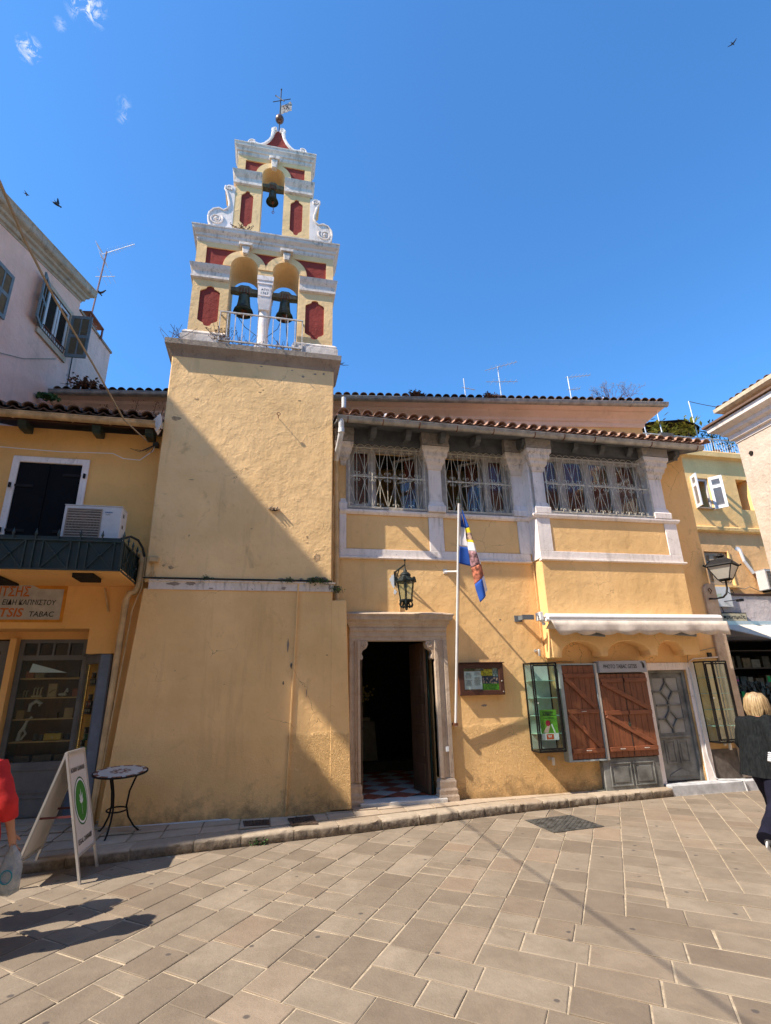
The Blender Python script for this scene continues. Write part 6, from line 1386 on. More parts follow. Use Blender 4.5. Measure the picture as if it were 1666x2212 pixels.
# ============================================================ television aerials
def yagi(t, m, p, d, L, n, el, refl=False, r=.006):
    p = V(p); d = V(d).normalized(); sd = d.cross(V((0, 0, 1))).normalized(); a = MB().tube([p-d*.1, p+d*L], .010, 5)
    for i in range(n):
        q_ = p+d*L*(i+.5)/n; e = el*(1-.35*i/n); a.tube([q_-sd*e, q_+sd*e], r*.6, 4)
    a.build('boom', m, t)
    if refl:
        g = MB(); u_ = sd.cross(d).normalized()
        for k in range(-4, 5): g.tube([p-d*.12+u_*.05*k-sd*.2+u_*.1*(1 if k > 0 else -1), p-d*.12+u_*.05*k+sd*.2+u_*.1*(1 if k > 0 else -1)], .004, 4)
        for k in (-.18, 0, .18): g.tube([p-d*.12-u_*.32+sd*k, p-d*.12+u_*.32+sd*k], .004, 4)
        g.build('reflector', m, t)
t = thing('tv_aerial', 'tall television aerial on a rusty mast beside the pink house', 'aerial', (-4.78, 12.3, 10.6))
MB().tube([(-4.86, 12.5, 10.2), (-4.74, 12.5, 13.15)], .022, 6).build('mast', 'antred', t)
yagi(t, 'antenna', (-4.75, 12.5, 13.1), (1, -.2, .42), .78, 12, .12, True); yagi(t, 'antenna', (-4.80, 12.5, 12.3), (1, -.1, .1), .38, 3, .32); yagi(t, 'antenna', (-4.84, 12.5, 10.75), (1, -.1, -.1), .2, 2, .2, True)
def roofaerial(label, x, y, z0, z1, booms):
    t = thing('tv_aerial', label, 'aerial', (x, y, z0), 'aerials on the church roof'); MB().tube([(x, y, z0), (x-.03, y, z1)], .016, 6).build('mast', 'antenna', t)
    for b in booms: yagi(t, 'antenna', *b)
roofaerial('white aerial mast with crossbar, left of the three roof aerials', 4.62, 11, 8.4, 9.3, [((4.62, 11, 9.02), (1, 0, -.1), .26, 2, .05)])
roofaerial('tall aerial with two booms above the middle of church roof', 5.60, 11, 8.4, 9.78, [((5.3, 11, 9.65), (1, -.1, .35), .85, 7, .16), ((5.3, 11, 9.28), (1, 0, .12), .8, 5, .16)])
roofaerial('aerial with folded boom, just left of the dry bush', 7.62, 11, 8.4, 9.70, [((7.62, 11, 9.68), (1, 0, .22), .7, 6, .14), ((7.62, 11, 9.3), (1, 0, .2), .3, 3, .14)])
roofaerial('short mast standing inside the dry bush on the roof', 8.3, 10.6, 8.2, 8.9, [])

# ============================================================ plants
def weed(label, name, c, n, R, mats, leaf=.03, flat=.6, cat='weed', droop=0, seed=0):
    random.seed(seed+100); t = thing(name, label, cat, c); st_ = MB(); lf = MB()
    for i in range(n):
        a = random.uniform(0, 2*pi); e = random.uniform(.1, 1.3); L = R*random.uniform(.5, 1)
        d = V((cos(a)*cos(e), sin(a)*cos(e)*.6, sin(e)*flat)); p0 = V(c)+V((random.gauss(0, R*.25), random.gauss(0, R*.1), 0)); p1 = p0+d*L*.6; p2 = p0+d*L+V((0, 0, -droop*L))
        st_.tube([p0, p1, p2], .004, 4)
        for k in range(5):
            q_ = p0.lerp(p2, random.uniform(.25, 1))+V((random.gauss(0, .02), random.gauss(0, .02), random.gauss(0, .02)))
            u_ = V((random.gauss(0, 1), random.gauss(0, 1), random.gauss(0, .7))).normalized()*leaf; w_ = u_.cross(V((random.gauss(0, 1), random.gauss(0, 1), random.gauss(0, 1)))).normalized()*leaf*.5
            lf.add([q_-u_, q_+w_, q_+u_, q_-w_], [(0, 1, 2, 3)])
    st_.build('stems', 'twig', t); lf.build('foliage', mats, t, kind='stuff', fixn=False); return t
weed('green creeper spilling over right end of the white tower ledge', 'creeper', (.72, 8.44, 3.47), 90, .20, 'green', .022, .45, 'plant', .5, 1)
weed('small dark green tufts along the middle of the tower ledge', 'creeper', (.28, 8.44, 3.46), 30, .12, 'green', .016, .4, 'plant', .5, 2)
weed('tiny green tuft on the left half of the tower ledge', 'creeper', (-.98, 8.45, 3.46), 14, .09, 'green', .014, .8, 'plant', .2, 3)
weed('green trailing plant hanging at the right corner of tower ledge', 'creeper', (1.03, 8.46, 3.38), 26, .12, 'green', .018, -.3, 'plant', .8, 4)
weed('dry weed growing on the first belfry cornice, left of centre', 'dry_weed', (-.86, 8.4, 10.36), 22, .24, 'dry', .016, .8, 'weed', 0, 5)
weed('rusty brown weed beside left end of the tower railing', 'dry_weed', (-1.08, 8.42, 7.75), 26, .36, 'dry', .022, 1.2, 'weed', 0, 6)
weed('thin dry weed at the left corner of tower platform', 'dry_weed', (-1.85, 8.45, 7.72), 16, .42, 'twig', .010, 1, 'weed', 0, 7)
weed('sparse dry stalks behind the left railing bars', 'dry_weed', (-.75, 8.45, 7.72), 22, .38, 'twig', .010, 1.1, 'weed', 0, 8)
weed('sparse dry stalks behind the right railing bars', 'dry_weed', (-.05, 8.45, 7.72), 16, .34, 'twig', .010, 1.1, 'weed', 0, 9)
weed('small dry sprig at the right corner of the tower platform', 'dry_weed', (1.05, 8.5, 7.6), 10, .16, 'green', .012, .6, 'weed', 0, 10)
weed('brown fern clump in the church gutter, nearest the tower', 'fern', (2.98, gx(2.98)-.05, 8.05), 46, .26, 'dry', .035, .7, 'plant', .1, 11)
weed('yellow-brown fern clump in the church gutter under the aerial', 'fern', (4.72, gx(4.72)-.05, 8.05), 50, .28, 'dry', .035, .6, 'plant', .25, 12)
weed('reddish fern clump on the far left roof edge below pink wall', 'fern', (-4.1, gx(-4.1)-.1, 8.08), 50, .38, 'dry', .05, .7, 'plant', 0, 13)
weed('grassy tuft on the pink wall at the gutter end', 'fern', (-4.72, 10.85, 7.75), 50, .24, 'green', .05, .3, 'plant', .5, 14)
weed('tiny green weed growing between kerb stones', 'kerb_weed', (-.02, 7.60, .02), 16, .10, 'green', .02, .8, 'weed', 0, 15)
for k, (x, h) in enumerate(((-2.9, .28), (-2.42, .42), (-2.12, .42), (-2.0, .3))):
    random.seed(60+k); t = thing('dry_stalk', ['dry stalk left of the others above left house roof', 'tall dry stalk second from the left above left house tiles', 'tall dry stalk third from the left above left house tiles', 'dry stalk closest to the tower above left house tiles'][k], 'weed', (x, 8.7, 6.2), 'dry stalks on the left house roof')
    m_ = MB(); m_.tube([(x, 8.7, 6.05), (x+.02, 8.7, 6.2+h*.6), (x+.04, 8.7, 6.2+h)], .006, 4)
    for i in range(12):
        z = 6.15+h*random.random(); m_.tube([(x+.02, 8.7, z), (x+random.gauss(.02, .06), 8.7, z+.05)], .003, 3).ball((x+random.gauss(.02, .045), 8.7, z+.05), .010, 4)
    m_.build('stem', 'dry', t)
# leafless bush on the roof
random.seed(21); bt = thing('dry_bush', 'leafless round bush growing out of the church roof', 'bush', (8.1, 9.95, 8.15)); tm = MB(); tips = MB()
def branch(p, d, L, r, lv):
    q_ = p+d*L; mid = p.lerp(q_, .5)+V((random.gauss(0, .02), random.gauss(0, .02), 0)); tm.tube([p, mid, q_], [r, r*.85, r*.7], 4 if lv < 3 else 3, cap=False)
    if lv == 5:
        for k in range(3): c = q_+V((random.gauss(0, .02), random.gauss(0, .02), random.gauss(0, .02))); tips.add([c+V((.009, 0, 0)), c+V((0, 0, .009)), c-V((.009, 0, 0)), c-V((0, 0, .009))], [(0, 1, 2, 3)])
        return
    for k in range(3 if lv < 3 else 2):
        nd = (d+V((random.gauss(0, .5), random.gauss(0, .4), random.gauss(.03, .32)))).normalized(); branch(q_, nd, L*random.uniform(.62, .9), r*.66, lv+1)
for k in range(5): branch(V((8.1+.05*k-.1, 9.95, 8.05)), V((random.uniform(-.8, .8), random.uniform(-.3, .3), 1)).normalized(), .26, .012, 1)
tm.build('branches', simple('red_brown_twig', (.14, .07, .06), .8, .2), bt, fixn=False); tips.build('seed_heads', simple('pale_seed_heads', (.38, .30, .24), .8, .2), bt, kind='stuff', fixn=False)
# ============================================================ yellow house closing the street at the right
yh = thing('yellow_house', 'sunlit yellow house with open white shutters beyond the church', 'house', (14.5, 16, 0)); YY = 14.0
YP = plaster('pale_yellow_plaster', (.97, .60, .24), dirty=.2, lump=.25); YO = plaster('salmon_ochre_plaster', (.86, .50, .22), dirty=.3, lump=.3)
MB().prism(rect(8.9, 18.2, 6.6, 9.12), YY, 18, [rect(13.76, 14.42, 7.29, 8.38), rect(15.55, 16.05, 7.31, 8.42)]).build('upper_wall', YP, yh)
MB().mold([(8.9, YY), (18.2, YY)], [(-.1, 9.10), (.02, 9.10), (.03, 9.13), (.16, 9.16), (.17, 9.33), (.15, 9.36), (-.1, 9.38)]).build('parapet_cornice', YP, yh)
MB().mold([(8.9, YY), (18.2, YY)], [(-.1, 6.46), (.02, 6.46), (.10, 6.5), (.11, 6.60), (.09, 6.63), (-.1, 6.64)]).build('string_course', YP, yh)
MB().prism(rect(8.9, 18.2, 4.42, 6.6), YY+.02, 18, [rect(13.62, 14.56, 4.68, 5.80)]).build('middle_wall', YO, yh)
MB().mold([(8.9, YY), (18.2, YY)], [(-.1, 4.36), (.05, 4.36), (.06, 4.40), (.05, 4.43), (-.1, 4.44)]).build('cable_ledge', 'sash', yh)
MB().prism(rect(8.9, 18.2, 0, 4.36), YY-.02, 18, [rect(12.6, 17.8, .02, 3.1)]).build('lilac_shop_wall', plaster('lilac_plaster', (.60, .52, .50), dirty=.15), yh)
MB().box(8.9, 18.2, 17.8, 18, 0, 9.1).box(8.9, 9, 14, 18, 0, 9.1).box(18.1, 18.2, 14, 18, 0, 9.1).box(9, 18.1, 14.3, 17.8, 9.15, 9.2).box(9, 18.1, 14.3, 17.8, 4.5, 4.55).box(9, 18.1, 14.4, 17.8, 6.7, 6.75).build('shell', 'dark', yh)
wf = MB().prism(rect(13.76, 14.42, 7.29, 8.38), YY+.06, YY+.12, [rect(13.82, 14.36, 7.35, 8.30)]).build('window', 'acwhite', yh)
curtain(wf, 13.84, 14.10, YY+.25, 7.32, 8.3, simple('white_net_curtain', (.62, .60, .56), .9, .1)); MB().prism([(13.83, 7.36), (13.98, 7.36), (13.93, 8.3), (13.83, 8.3)], YY+.14, YY+.16).build('sash', 'acwhite', wf); MB().box(13.80, 14.36, YY-.10, YY+.05, 7.25, 7.285).build('sill', 'door_st', wf)
M['wshut'] = simple('white_shutter_paint', (.70, .70, .72), .5, .4, var=.06)
def shut3(p, d, w_, z0, z1, par, m1='wshut', m2='wshut'):
    p = V(p); d = V(d).normalized(); n = V((-d.y, d.x, 0)); P_ = lambda u, z, k=0: p+d*u+n*k+V((0, 0, z)); fr = MB()
    for u in (.04, w_-.04): fr.obox(P_(u, z0), P_(u, z1), .04, .08, d)
    for z in (z0+.05, z1-.05, z0+(z1-z0)*.68): fr.obox(P_(.08, z), P_(w_-.08, z), .04, .10)
    s_ = fr.build('window_shutter', m1, par); k = int((z1-z0)/.05); sl_ = MB()
    for i in range(k): z = z0+.1+(z1-z0-.2)*i/(k-1); a, b = P_(.08, z), P_(w_-.08, z); sl_.add([a+n*.015+V((0, 0, -.018)), b+n*.015+V((0, 0, -.018)), b-n*.015+V((0, 0, .018)), a-n*.015+V((0, 0, .018))], [(0, 1, 2, 3)])
    sl_.build('louvres', m2, s_)
shut3((13.74, YY, 0), (-.30, -1, 0), .36, 7.27, 8.40, yh); shut3((14.44, YY, 0), (.75, -1, 0), .40, 7.27, 8.40, yh); shut3((15.98, YY-.05, 0), (.9, -.5, 0), .35, 7.33, 8.42, yh)
wl_ = MB().box(13.62, 14.56, YY+.14, YY+.16, 4.68, 5.80).build('window', 'dark', yh)
M['beigeshut'] = simple('beige_shutter_paint', (.42, .34, .25), .6, .3)
shut3((13.64, YY+.10, 0), (1, 0, 0), .29, 4.72, 5.78, yh, 'beigeshut', 'beigeshut'); shut3((13.93, YY+.10, 0), (1, 0, 0), .30, 4.72, 5.78, yh, 'beigeshut', 'beigeshut'); shut3((14.23, YY+.10, 0), (1, 0, 0), .29, 4.72, 5.78, yh, 'beigeshut', 'beigeshut')
MB().box(14.53, 14.575, YY-.01, YY+.12, 4.66, 5.82).box(13.6, 14.60, YY-.08, YY+.1, 4.62, 4.68).build('window_reveal', YP, yh)
aircon('air conditioner on the far yellow house wall at the right edge', 15.35, 16.2, 13.60, 13.95, 4.5, 5.15)
MB().tube([(14.98, YY-.04, 5.9), (15.05, YY-.04, 5.5), (15.3, YY-.04, 5.1)], .05, 8).build('white_wall_duct', 'wshut', yh); blot('fresh_filler', 'paper', 14.98, 5.92, .12, .10, YY+.02, yh, .005, 2)
cabl('dark cable looping over the far yellow wall under the beige shutters', [(14.5, 13.95, 4.62), (14.8, 13.95, 4.58), (15.0, 13.95, 4.66), (15.4, 13.95, 4.5), (15.9, 13.95, 4.44)], .015, 'cable')
# terrace on its roof
rt2 = thing('terrace_railing', 'white looped metal railing round the roof terrace', 'railing', (14, 14.05, 9.38)); rb = MB().obox((11.5, 14.05, 9.95), (18, 14.05, 9.95), .03, .03).obox((11.5, 14.05, 9.42), (18, 14.05, 9.42), .03, .03); rb.build('rail', 'railw', rt2)
for i in range(60):
    x = 11.55+.107*i
    if i % 2 == 0: MB().tube([(x, 14.05, 9.42), (x, 14.05, 9.86), (x+.03, 14.05, 9.92), (x+.077, 14.05, 9.92), (x+.107, 14.05, 9.86), (x+.107, 14.05, 9.42)], .010, 4).build('loop_bar', 'railw', rt2)
for k, (x, z0, z1) in enumerate(((12.42, 9.4, 10.25), (13.06, 9.4, 10.85), (14.50, 9.4, 11.45))):
    tag(MB().tube([(x+.05, 14.1, z0), (x, 14.1, z1)], .022, 6).build('terrace_pole', 'antenna', None), ['short pole on the roof terrace, nearest the church', 'middle pole on the roof terrace beside palm leaves', 'tallest pole on the roof terrace behind the parasol'][k], 'pole', 'poles on the roof terrace')
cabl('light string from the tall terrace pole down to the pale house', [(14.5, 14.1, 11.45), (15.8, 12.5, 10.3)], .012, 'cabled', sag=.1, name='light_string', cat='cable')
um = thing('parasol', 'large dark brown parasol on the roof terrace', 'parasol', (13.6, 14.9, 9.3)); cxu, cyu, zu = 13.75, 15.0, 11.05
vs = [(cxu, cyu, zu)]+[(cxu+1.45*cos(a), cyu+1.2*sin(a), zu-.62-(.0 if i % 2 else -.05)) for i, a in enumerate([j*pi/8 for j in range(16)])]
o = MB().add(vs, [(0, i+1, (i+1) % 16+1) for i in range(16)]).build('canopy', simple('brown_canopy', (.035, .026, .024), .9, .1), um, fixn=False); sm = o.modifiers.new('thickness', 'SOLIDIFY'); sm.thickness = .01
MB().tube([(cxu, cyu, 9.2), (cxu, cyu, zu)], .03, 8).build('pole', 'sash', um)
def potplant(label, c, h, R, mat, n=110, leaf=.14):
    random.seed(int(c[0]*10)); t = thing('potted_plant', label, 'potted plant', c); MB().lathe(c, [(.14, 0), (.18, .3), (.19, .32)], 12).build('pot', 'terra', t, tint=(0, 0)); MB().tube([V(c)+V((0, 0, .3)), V(c)+V((.05, 0, h))], .03, 6).build('stem', 'twig', t); m_ = MB()
    for i in range(n):
        a = random.uniform(0, 2*pi); p = V(c)+V((.05+random.gauss(0, R*.35), random.gauss(0, R*.3), h+random.gauss(0, R*.3))); d = V((cos(a), sin(a)*.6, random.uniform(-.4, .8))).normalized()*leaf*random.uniform(.6, 1.3); w_ = d.cross(V((0, 0, 1))).normalized()*leaf*.22
        m_.add([p, p+d*.5+w_, p+d, p+d*.5-w_], [(0, 1, 2, 3)])
    m_.build('foliage', mat, t, kind='stuff', fixn=False)
potplant('yellow-green palm plant at the left of the roof terrace', (13.15, 14.35, 9.25), 1.12, .42, 'greenl', 130, .24)
potplant('second yellow-green palm plant, in front of parasol', (13.75, 14.35, 9.25), 1.05, .30, 'greenl', 60, .22)
potplant('tall yellow-green plant in the middle of the roof terrace', (14.35, 14.3, 9.25), 1.25, .45, 'greenl', 150, .24)
potplant('dark green bushy plant at the right of the roof terrace', (15.25, 14.25, 9.25), 1.0, .6, 'green', 260, .12)
potplant('green shrub at the far right behind the terrace railing', (15.9, 14.25, 9.2), .7, .5, 'green', 160, .12)
tag(MB().box(12.95, 13.45, 14.0, 14.1, 9.72, 10.02).build('towel', 'dkpatch', None), 'grey towel hung over the terrace railing', 'towel')
# ground floor shop
aw2 = thing('shop_awning', 'cream canvas awning over the far shop at the right edge', 'awning', (15.5, 13.2, 3.2))
MB().add([(13.2, 13.9, 3.42), (18, 13.9, 3.42), (18, 12.7, 2.86), (14.15, 12.7, 2.86), (13.2, 13.9, 3.45), (18, 13.9, 3.45), (18, 12.7, 2.88), (14.15, 12.7, 2.88)], [(0, 3, 2, 1), (4, 5, 6, 7), (0, 1, 5, 4), (1, 2, 6, 5), (2, 3, 7, 6), (3, 0, 4, 7)]).build('canvas', simple('cream_awning', (.74, .66, .54), .8, .2), aw2)
MB().box(14.1, 18, 12.66, 12.72, 2.80, 2.88).box(13.6, 18, 13.88, 13.98, 3.44, 3.56).build('front_bar', 'alu', aw2)
ss = thing('price_sign', 'small framed sign ending in τιμιές on the lilac wall', 'sign', (13.85, 13.9, 3.6))
MB().box(13.62, 14.58, 13.90, 13.95, 3.52, 3.82).build('frame', 'black', ss, bevel=.01); MB().box(13.65, 14.55, 13.893, 13.899, 3.55, 3.79).build('panel', simple('cream_panel', (.55, .48, .33), .6, .3), ss); text('πρωτιμιές', 13.70, 3.60, .15, 'ink', ss, 13.892, width=.80, bold=.02)
wsn = thing('white_sign', 'white board with faint green letters behind the street lantern', 'sign', (13.9, 13.9, 4.4)); MB().box(13.1, 14.15, 13.88, 13.93, 4.0, 4.62).build('board', 'whitemetal', wsn); text('ΕΙΔΩΝ ΤΙΝΟΣ', 13.15, 4.30, .10, simple('pale_green_letter', (.35, .48, .22), .7, .2), wsn, 13.878, width=.65)
tag(MB().box(14.15, 14.3, 13.6, 13.75, 4.13, 4.2).tube([(13.75, 13.95, 4.15), (14.15, 13.68, 4.18)], .012, 5).tube([(13.72, 13.95, 4.15), (13.82, 13.95, 3.8)], .01, 5).build('floodlight', 'black', None), 'small black floodlight on a bracket above the framed sign', 'light')
MB().box(9, 18, 15.9, 16, 0, 4.4).box(12.5, 12.6, 14.3, 16, 0, 4.4).build('shop_interior', 'dark', yh)
sr = thing('shelf_rack', 'dark shelves with dim boxes inside the far shop', 'shelf', (15, 15.2, 0)); rnd = random.Random(2)
for z in (1.0, 1.6, 2.2, 2.75): MB().box(12.8, 17.6, 14.9, 15.5, z-.03, z).build('shelf', wood('shop_shelf', (.14, .07, .03), 'x'), sr)
cols = [simple('shop_goods%d' % i, c, .7, .3, var=.3) for i, c in enumerate(((.16, .12, .07), (.10, .08, .05), (.22, .16, .09), (.07, .08, .07), (.25, .22, .17)))]
for z in (1.0, 1.6, 2.2):
    x = 12.9
    while x < 17.2:
        w_ = rnd.uniform(.14, .34); h = rnd.uniform(.2, .42); MB().box(x, x+w_, 14.92, 15.2, z, z+h).build('box', rnd.choice(cols), sr); x += w_+rnd.uniform(.02, .12)
sp_ = thing('loudspeaker', 'small white wall loudspeaker inside the far shop entrance', 'loudspeaker', (13.6, 14.3, 2.15)); MB().box(13.4, 13.68, 14.2, 14.4, 2.03, 2.33).build('cabinet', 'actan', sp_, bevel=.01); MB().lathe((13.54, 14.2, 2.18), [(.09, 0), (.06, .02), (.02, -.0)], 16, 'y').build('cone', 'dkpatch', sp_)
fl_ = thing('flower_bunch', 'bunch of bright pink flowers by the far shop entrance', 'flowers', (12.75, 13.2, 1.7)); m_ = MB(); random.seed(4)
for i in range(50): m_.ball((12.75+random.gauss(0, .12), 13.2+random.gauss(0, .08), 1.80+random.gauss(0, .06)), .035, 5)
m_.build('blossoms', simple('pink_blossom', (.45, .04, .22), .7, .3, var=.4, scale=20), fl_)
MB().tube([(12.75, 13.2, 0), (12.75, 13.2, 1.75)], .02, 6).build('stem', 'twig', fl_)
hg = thing('hanging_goods', 'dark mass of small hanging goods at the far shop entrance', 'merchandise', (13.4, 13.6, .3)); m_ = MB(); random.seed(9)
for i in range(420):
    p = V((random.uniform(12.85, 14.4), random.uniform(13.3, 13.7), random.uniform(.2, 1.75))); d = random.uniform(.02, .06); m_.box(p.x-d, p.x+d, p.y-.02, p.y+.02, p.z-d*1.3, p.z+d)
m_.build('items', simple('mixed_dark_goods', (.06, .05, .035), .5, .5, var=1.2, scale=30), hg, kind='stuff')
for k, (x, z) in enumerate(((13.1, 1.35), (14.1, 1.75))): tag(MB().box(x, x+.09, 13.24, 13.26, z, z+.16).build('price_tag', simple('bright_green_tag', (.05, .5, .12), .7, .2), None), ['green tag low among the hanging goods', 'green tag higher at the right of the hanging goods'][k], 'tag')
# ============================================================ pale house at the right edge
ph = thing('pale_house', 'tall weathered pale house at the right edge with tiled eaves', 'house', (13.5, 6, 0)); X0 = 11.0
PW = plaster('pale_weathered_plaster', (.56, .45, .35), dirt=(.22, .19, .16), dirty=.9, lump=.5)
MB().box(X0, 16, 1.0, 9.6, 0, 7.45).build('wall', PW, ph); MB().box(X0+.15, 16, 1.0, 9.45, 7.45, 8.25).build('attic_wall', plaster('peach_plaster', (.66, .46, .34), dirty=.4), ph)
MB().mold([(16, 9.6), (X0, 9.6), (X0, 1.0)], [(-.2, 7.30), (.02, 7.30), (.03, 7.38), (.10, 7.40), (.11, 7.50), (.20, 7.56), (.22, 7.64), (.38, 7.72), (.40, 7.84), (-.2, 7.88)]).build('cornice', 'white', ph)
MB().mold([(16, 9.6), (X0, 9.6), (X0, 1.0)], [(-.2, 7.86), (.46, 7.86), (.46, 7.91), (-.15, 8.02)]).build('lower_roof_edge', 'terrad', ph, tint=(.4, 0))
pg = MB().mold([(16, 9.62), (X0-.02, 9.62), (X0-.02, 1.0)], [(-.1, 8.17), (.12, 8.17), (.20, 8.22), (.21, 8.31), (.20, 8.31), (-.1, 8.26)]).build('gutter', simple('pale_painted_gutter', (.62, .50, .34), .5, .4, var=.2), ph)
tiles(ph, (X0-.12, 9.75, 8.33), (X0-.12, 1.2, 8.33), (1, 0), .30, 2, .20, 'terrad', s=1.05, lift=.012); MB().add([(X0-.1, 9.8, 8.32), (X0-.1, 1, 8.32), (X0+3, 1, 9.2), (X0+3, 9.0, 9.2)], [(0, 1, 2, 3)]).build('roof', 'terrad', ph, fixn=False, tint=(.3, 0))
MB().tube([(X0+.05, 9.72, 8.2), (X0+.12, 9.62, 8.0), (X0+.25, 9.55, 7.9)], .05, 8).build('downpipe', 'pvc', ph); MB().tube([(X0+.02, 9.3, 6.9), (X0-.03, 9.3, 6.9)], .05, 10).build('vent_hole', 'dark', ph)
# corner stone of the church and the street lantern on it
cs = thing('corner_stone_pier', 'weathered round-topped stone pier at the church corner', 'stone pier', (8.45, 8.76, 0))
MB().prism([(8.29, .16), (8.60, .16), (8.58, 3.60)]+[(8.44+.145*cos(radians(a)), 3.46+.16*sin(radians(a))) for a in range(60, 181, 20)]+[(8.295, 3.0), (8.30, 2.7)], YC-.05, YC+.25).build('pier', 'door_st', cs, bevel=.012)
sl_ = thing('street_lantern', 'black four-sided street lantern on a scrolled bracket at church corner', 'street lamp', (8.55, 8.62, 3.3)); lx, ly = 8.70, 8.58
MB().tube([(8.36, 8.72, 3.31), (8.44, 8.64, 3.30), (8.56, ly, 3.32), (8.65, ly, 3.39), (8.695, ly, 3.50), (lx, ly, 3.66)], .018, 8).tube([(8.40, 8.7, 3.41), (8.44, 8.7, 3.47), (8.40, 8.7, 3.52), (8.36, 8.7, 3.48), (8.39, 8.7, 3.45)], .008, 5).tube([(8.68, ly, 3.43), (8.75, ly, 3.38), (8.82, ly, 3.41), (8.80, ly, 3.47), (8.76, ly, 3.44)], .008, 5).tube([(8.55, ly, 3.64), (8.62, ly, 3.60), (8.70, ly, 3.61), (8.80, ly, 3.60), (8.86, ly, 3.66)], .007, 5).build('scroll_bracket', 'black', sl_)
b0, b1, zb, zt_ = .10, .215, 3.67, 3.93; R45 = lambda a, b: (lx+a, ly+b)
fr = MB(); cb = [(-1, -1), (1, -1), (1, 1), (-1, 1)]
rot = .5; rc = lambda s, k: (lx+s*(k[0]*cos(rot)-k[1]*sin(rot)), ly+s*(k[0]*sin(rot)+k[1]*cos(rot)))
for i in range(4):
    a, b = rc(b0, cb[i]), rc(b1, cb[i]); a2, b2 = rc(b0, cb[(i+1) % 4]), rc(b1, cb[(i+1) % 4])
    fr.tube([(a[0], a[1], zb), (b[0], b[1], zt_)], .011, 5).tube([(a[0], a[1], zb), (a2[0], a2[1], zb)], .012, 5).tube([(b[0], b[1], zt_), (b2[0], b2[1], zt_)], .016, 5)
fr.ball((lx, ly, zb), .03, 8).build('frame', 'black', sl_)
for i in range(4):
    a, b, a2, b2 = rc(b0, cb[i]), rc(b1, cb[i]), rc(b0, cb[(i+1) % 4]), rc(b1, cb[(i+1) % 4]); MB().add([(a[0], a[1], zb), (a2[0], a2[1], zb), (b2[0], b2[1], zt_), (b[0], b[1], zt_)], [(0, 1, 2, 3)]).build('pane', simple('milky_glass', (.40, .38, .33), .3, .5, var=.06), sl_, fixn=False)
r_ = MB(); o0 = []
for s, z in ((.245, 3.93), (.235, 3.955), (.15, 4.06), (.09, 4.07), (.085, 4.085)): o0.append([(*rc(s, k), z) for k in cb])
vs = [p for L in o0 for p in L]; fs = [(i*4+j, i*4+(j+1) % 4, i*4+4+(j+1) % 4, i*4+4+j) for i in range(4) for j in range(4)]+[(0, 3, 2, 1), (16, 17, 18, 19)]
r_.add(vs, fs).lathe((lx, ly, 4.08), [(.05, 0), (.04, .03), (.075, .05), (.07, .07), (.04, .08), (.035, .10), (.01, .11)], 16)
for k in cb: p = rc(.25, k); r_.ball((p[0], p[1], 3.955), .018, 6)
r_.build('roof_cap', 'black', sl_)
# pot-leaf A-board ---------------------------------------------------------
ab = thing('a_board', 'white folding pavement sign with a green leaf emblem', 'sandwich board', (-2.05, 6.95, 0))
T0, T1 = V((-2.03, 6.68, 1.20)), V((-2.03, 7.26, 1.20))
def leafp(x_foot, sx, name):
    F0, F1 = V((x_foot, 6.66, 0)), V((x_foot, 7.27, 0)); up_ = (T0-F0).normalized(); N = V((sx, 0, .29)).normalized(); P_ = lambda u, v, k=0: T0.lerp(T1, u).lerp(F0.lerp(F1, u), 1-v)+N*k
    fr = MB()
    for u in (.02, .98): fr.obox(P_(u, 0, -.0), P_(u, 1), .035, .022, N)
    for v in (.985, .20): fr.obox(P_(.02, v), P_(.98, v), .022, .035, N)
    par = fr.build(name, 'alu', ab)
    vs = [P_(u, v, k) for k in (-.004, .004) for u, v in ((.03, .2), (.97, .2), (.97, .98), (.03, .98))]
    MB().add(vs, [(0, 1, 2, 3), (7, 6, 5, 4), (0, 4, 5, 1), (1, 5, 6, 2), (2, 6, 7, 3), (3, 7, 4, 0)]).build('panel', simple('white_board_panel', (.62, .58, .55), .6, .3, var=.04), par)
    return P_, par
P1, fr1 = leafp(-1.72, 1, 'front_leaf'); P2, fr2 = leafp(-2.37, -1, 'rear_leaf')
MB().tube([T0, T1], .018, 8).build('hinge', 'alu', ab)
for u in (.06, .94): a, b = P1(u, .5), P2(u, .5); MB().obox(a, b, .008, .02).build('stay_bar', simple('dark_red_stay', (.12, .03, .03), .5, .4), ab)
def onboard(pts, k, mat, name):      # pts in metres on the panel, origin at centre
    h = (T0-V((-1.72, 6.66, 0))).length; vs = [P1(.5+x/.60, .59+y/h, k) for x, y in pts]; tri = tessellate_polygon([[V((x, y, 0)) for x, y in pts]]); MB().add(vs, [tuple(t) for t in tri]).build(name, mat, fr1, fixn=False)
gmat = simple('emblem_green', (.035, .20, .03), .6, .3, var=.1); gdk = simple('emblem_dark_green', (.02, .11, .04), .6, .3, var=.1)
ell = lambda r, n=40: [(r*cos(2*pi*i/n), r*sin(2*pi*i/n)*1.12) for i in range(n)]
onboard(ell(.215), .0055, gdk, 'emblem_ring'); onboard(ell(.20), .0062, 'paper', 'emblem_band'); onboard(ell(.182), .0069, gmat, 'emblem_disc')
for a, L in ((90, .15), (62, .12), (118, .12), (35, .075), (145, .075)):
    c, s = cos(radians(a)), sin(radians(a)); onboard([(0, -.03), (c*L*.5-s*.014, -.03+s*L*.5+c*.014), (c*L, -.03+s*L), (c*L*.5+s*.014, -.03+s*L*.5-c*.014)], .0078, 'paper', 'emblem_leaflet')
onboard([(-.004, -.14), (.004, -.14), (.003, -.03), (-.003, -.03)], .0078, 'paper', 'emblem_stem')
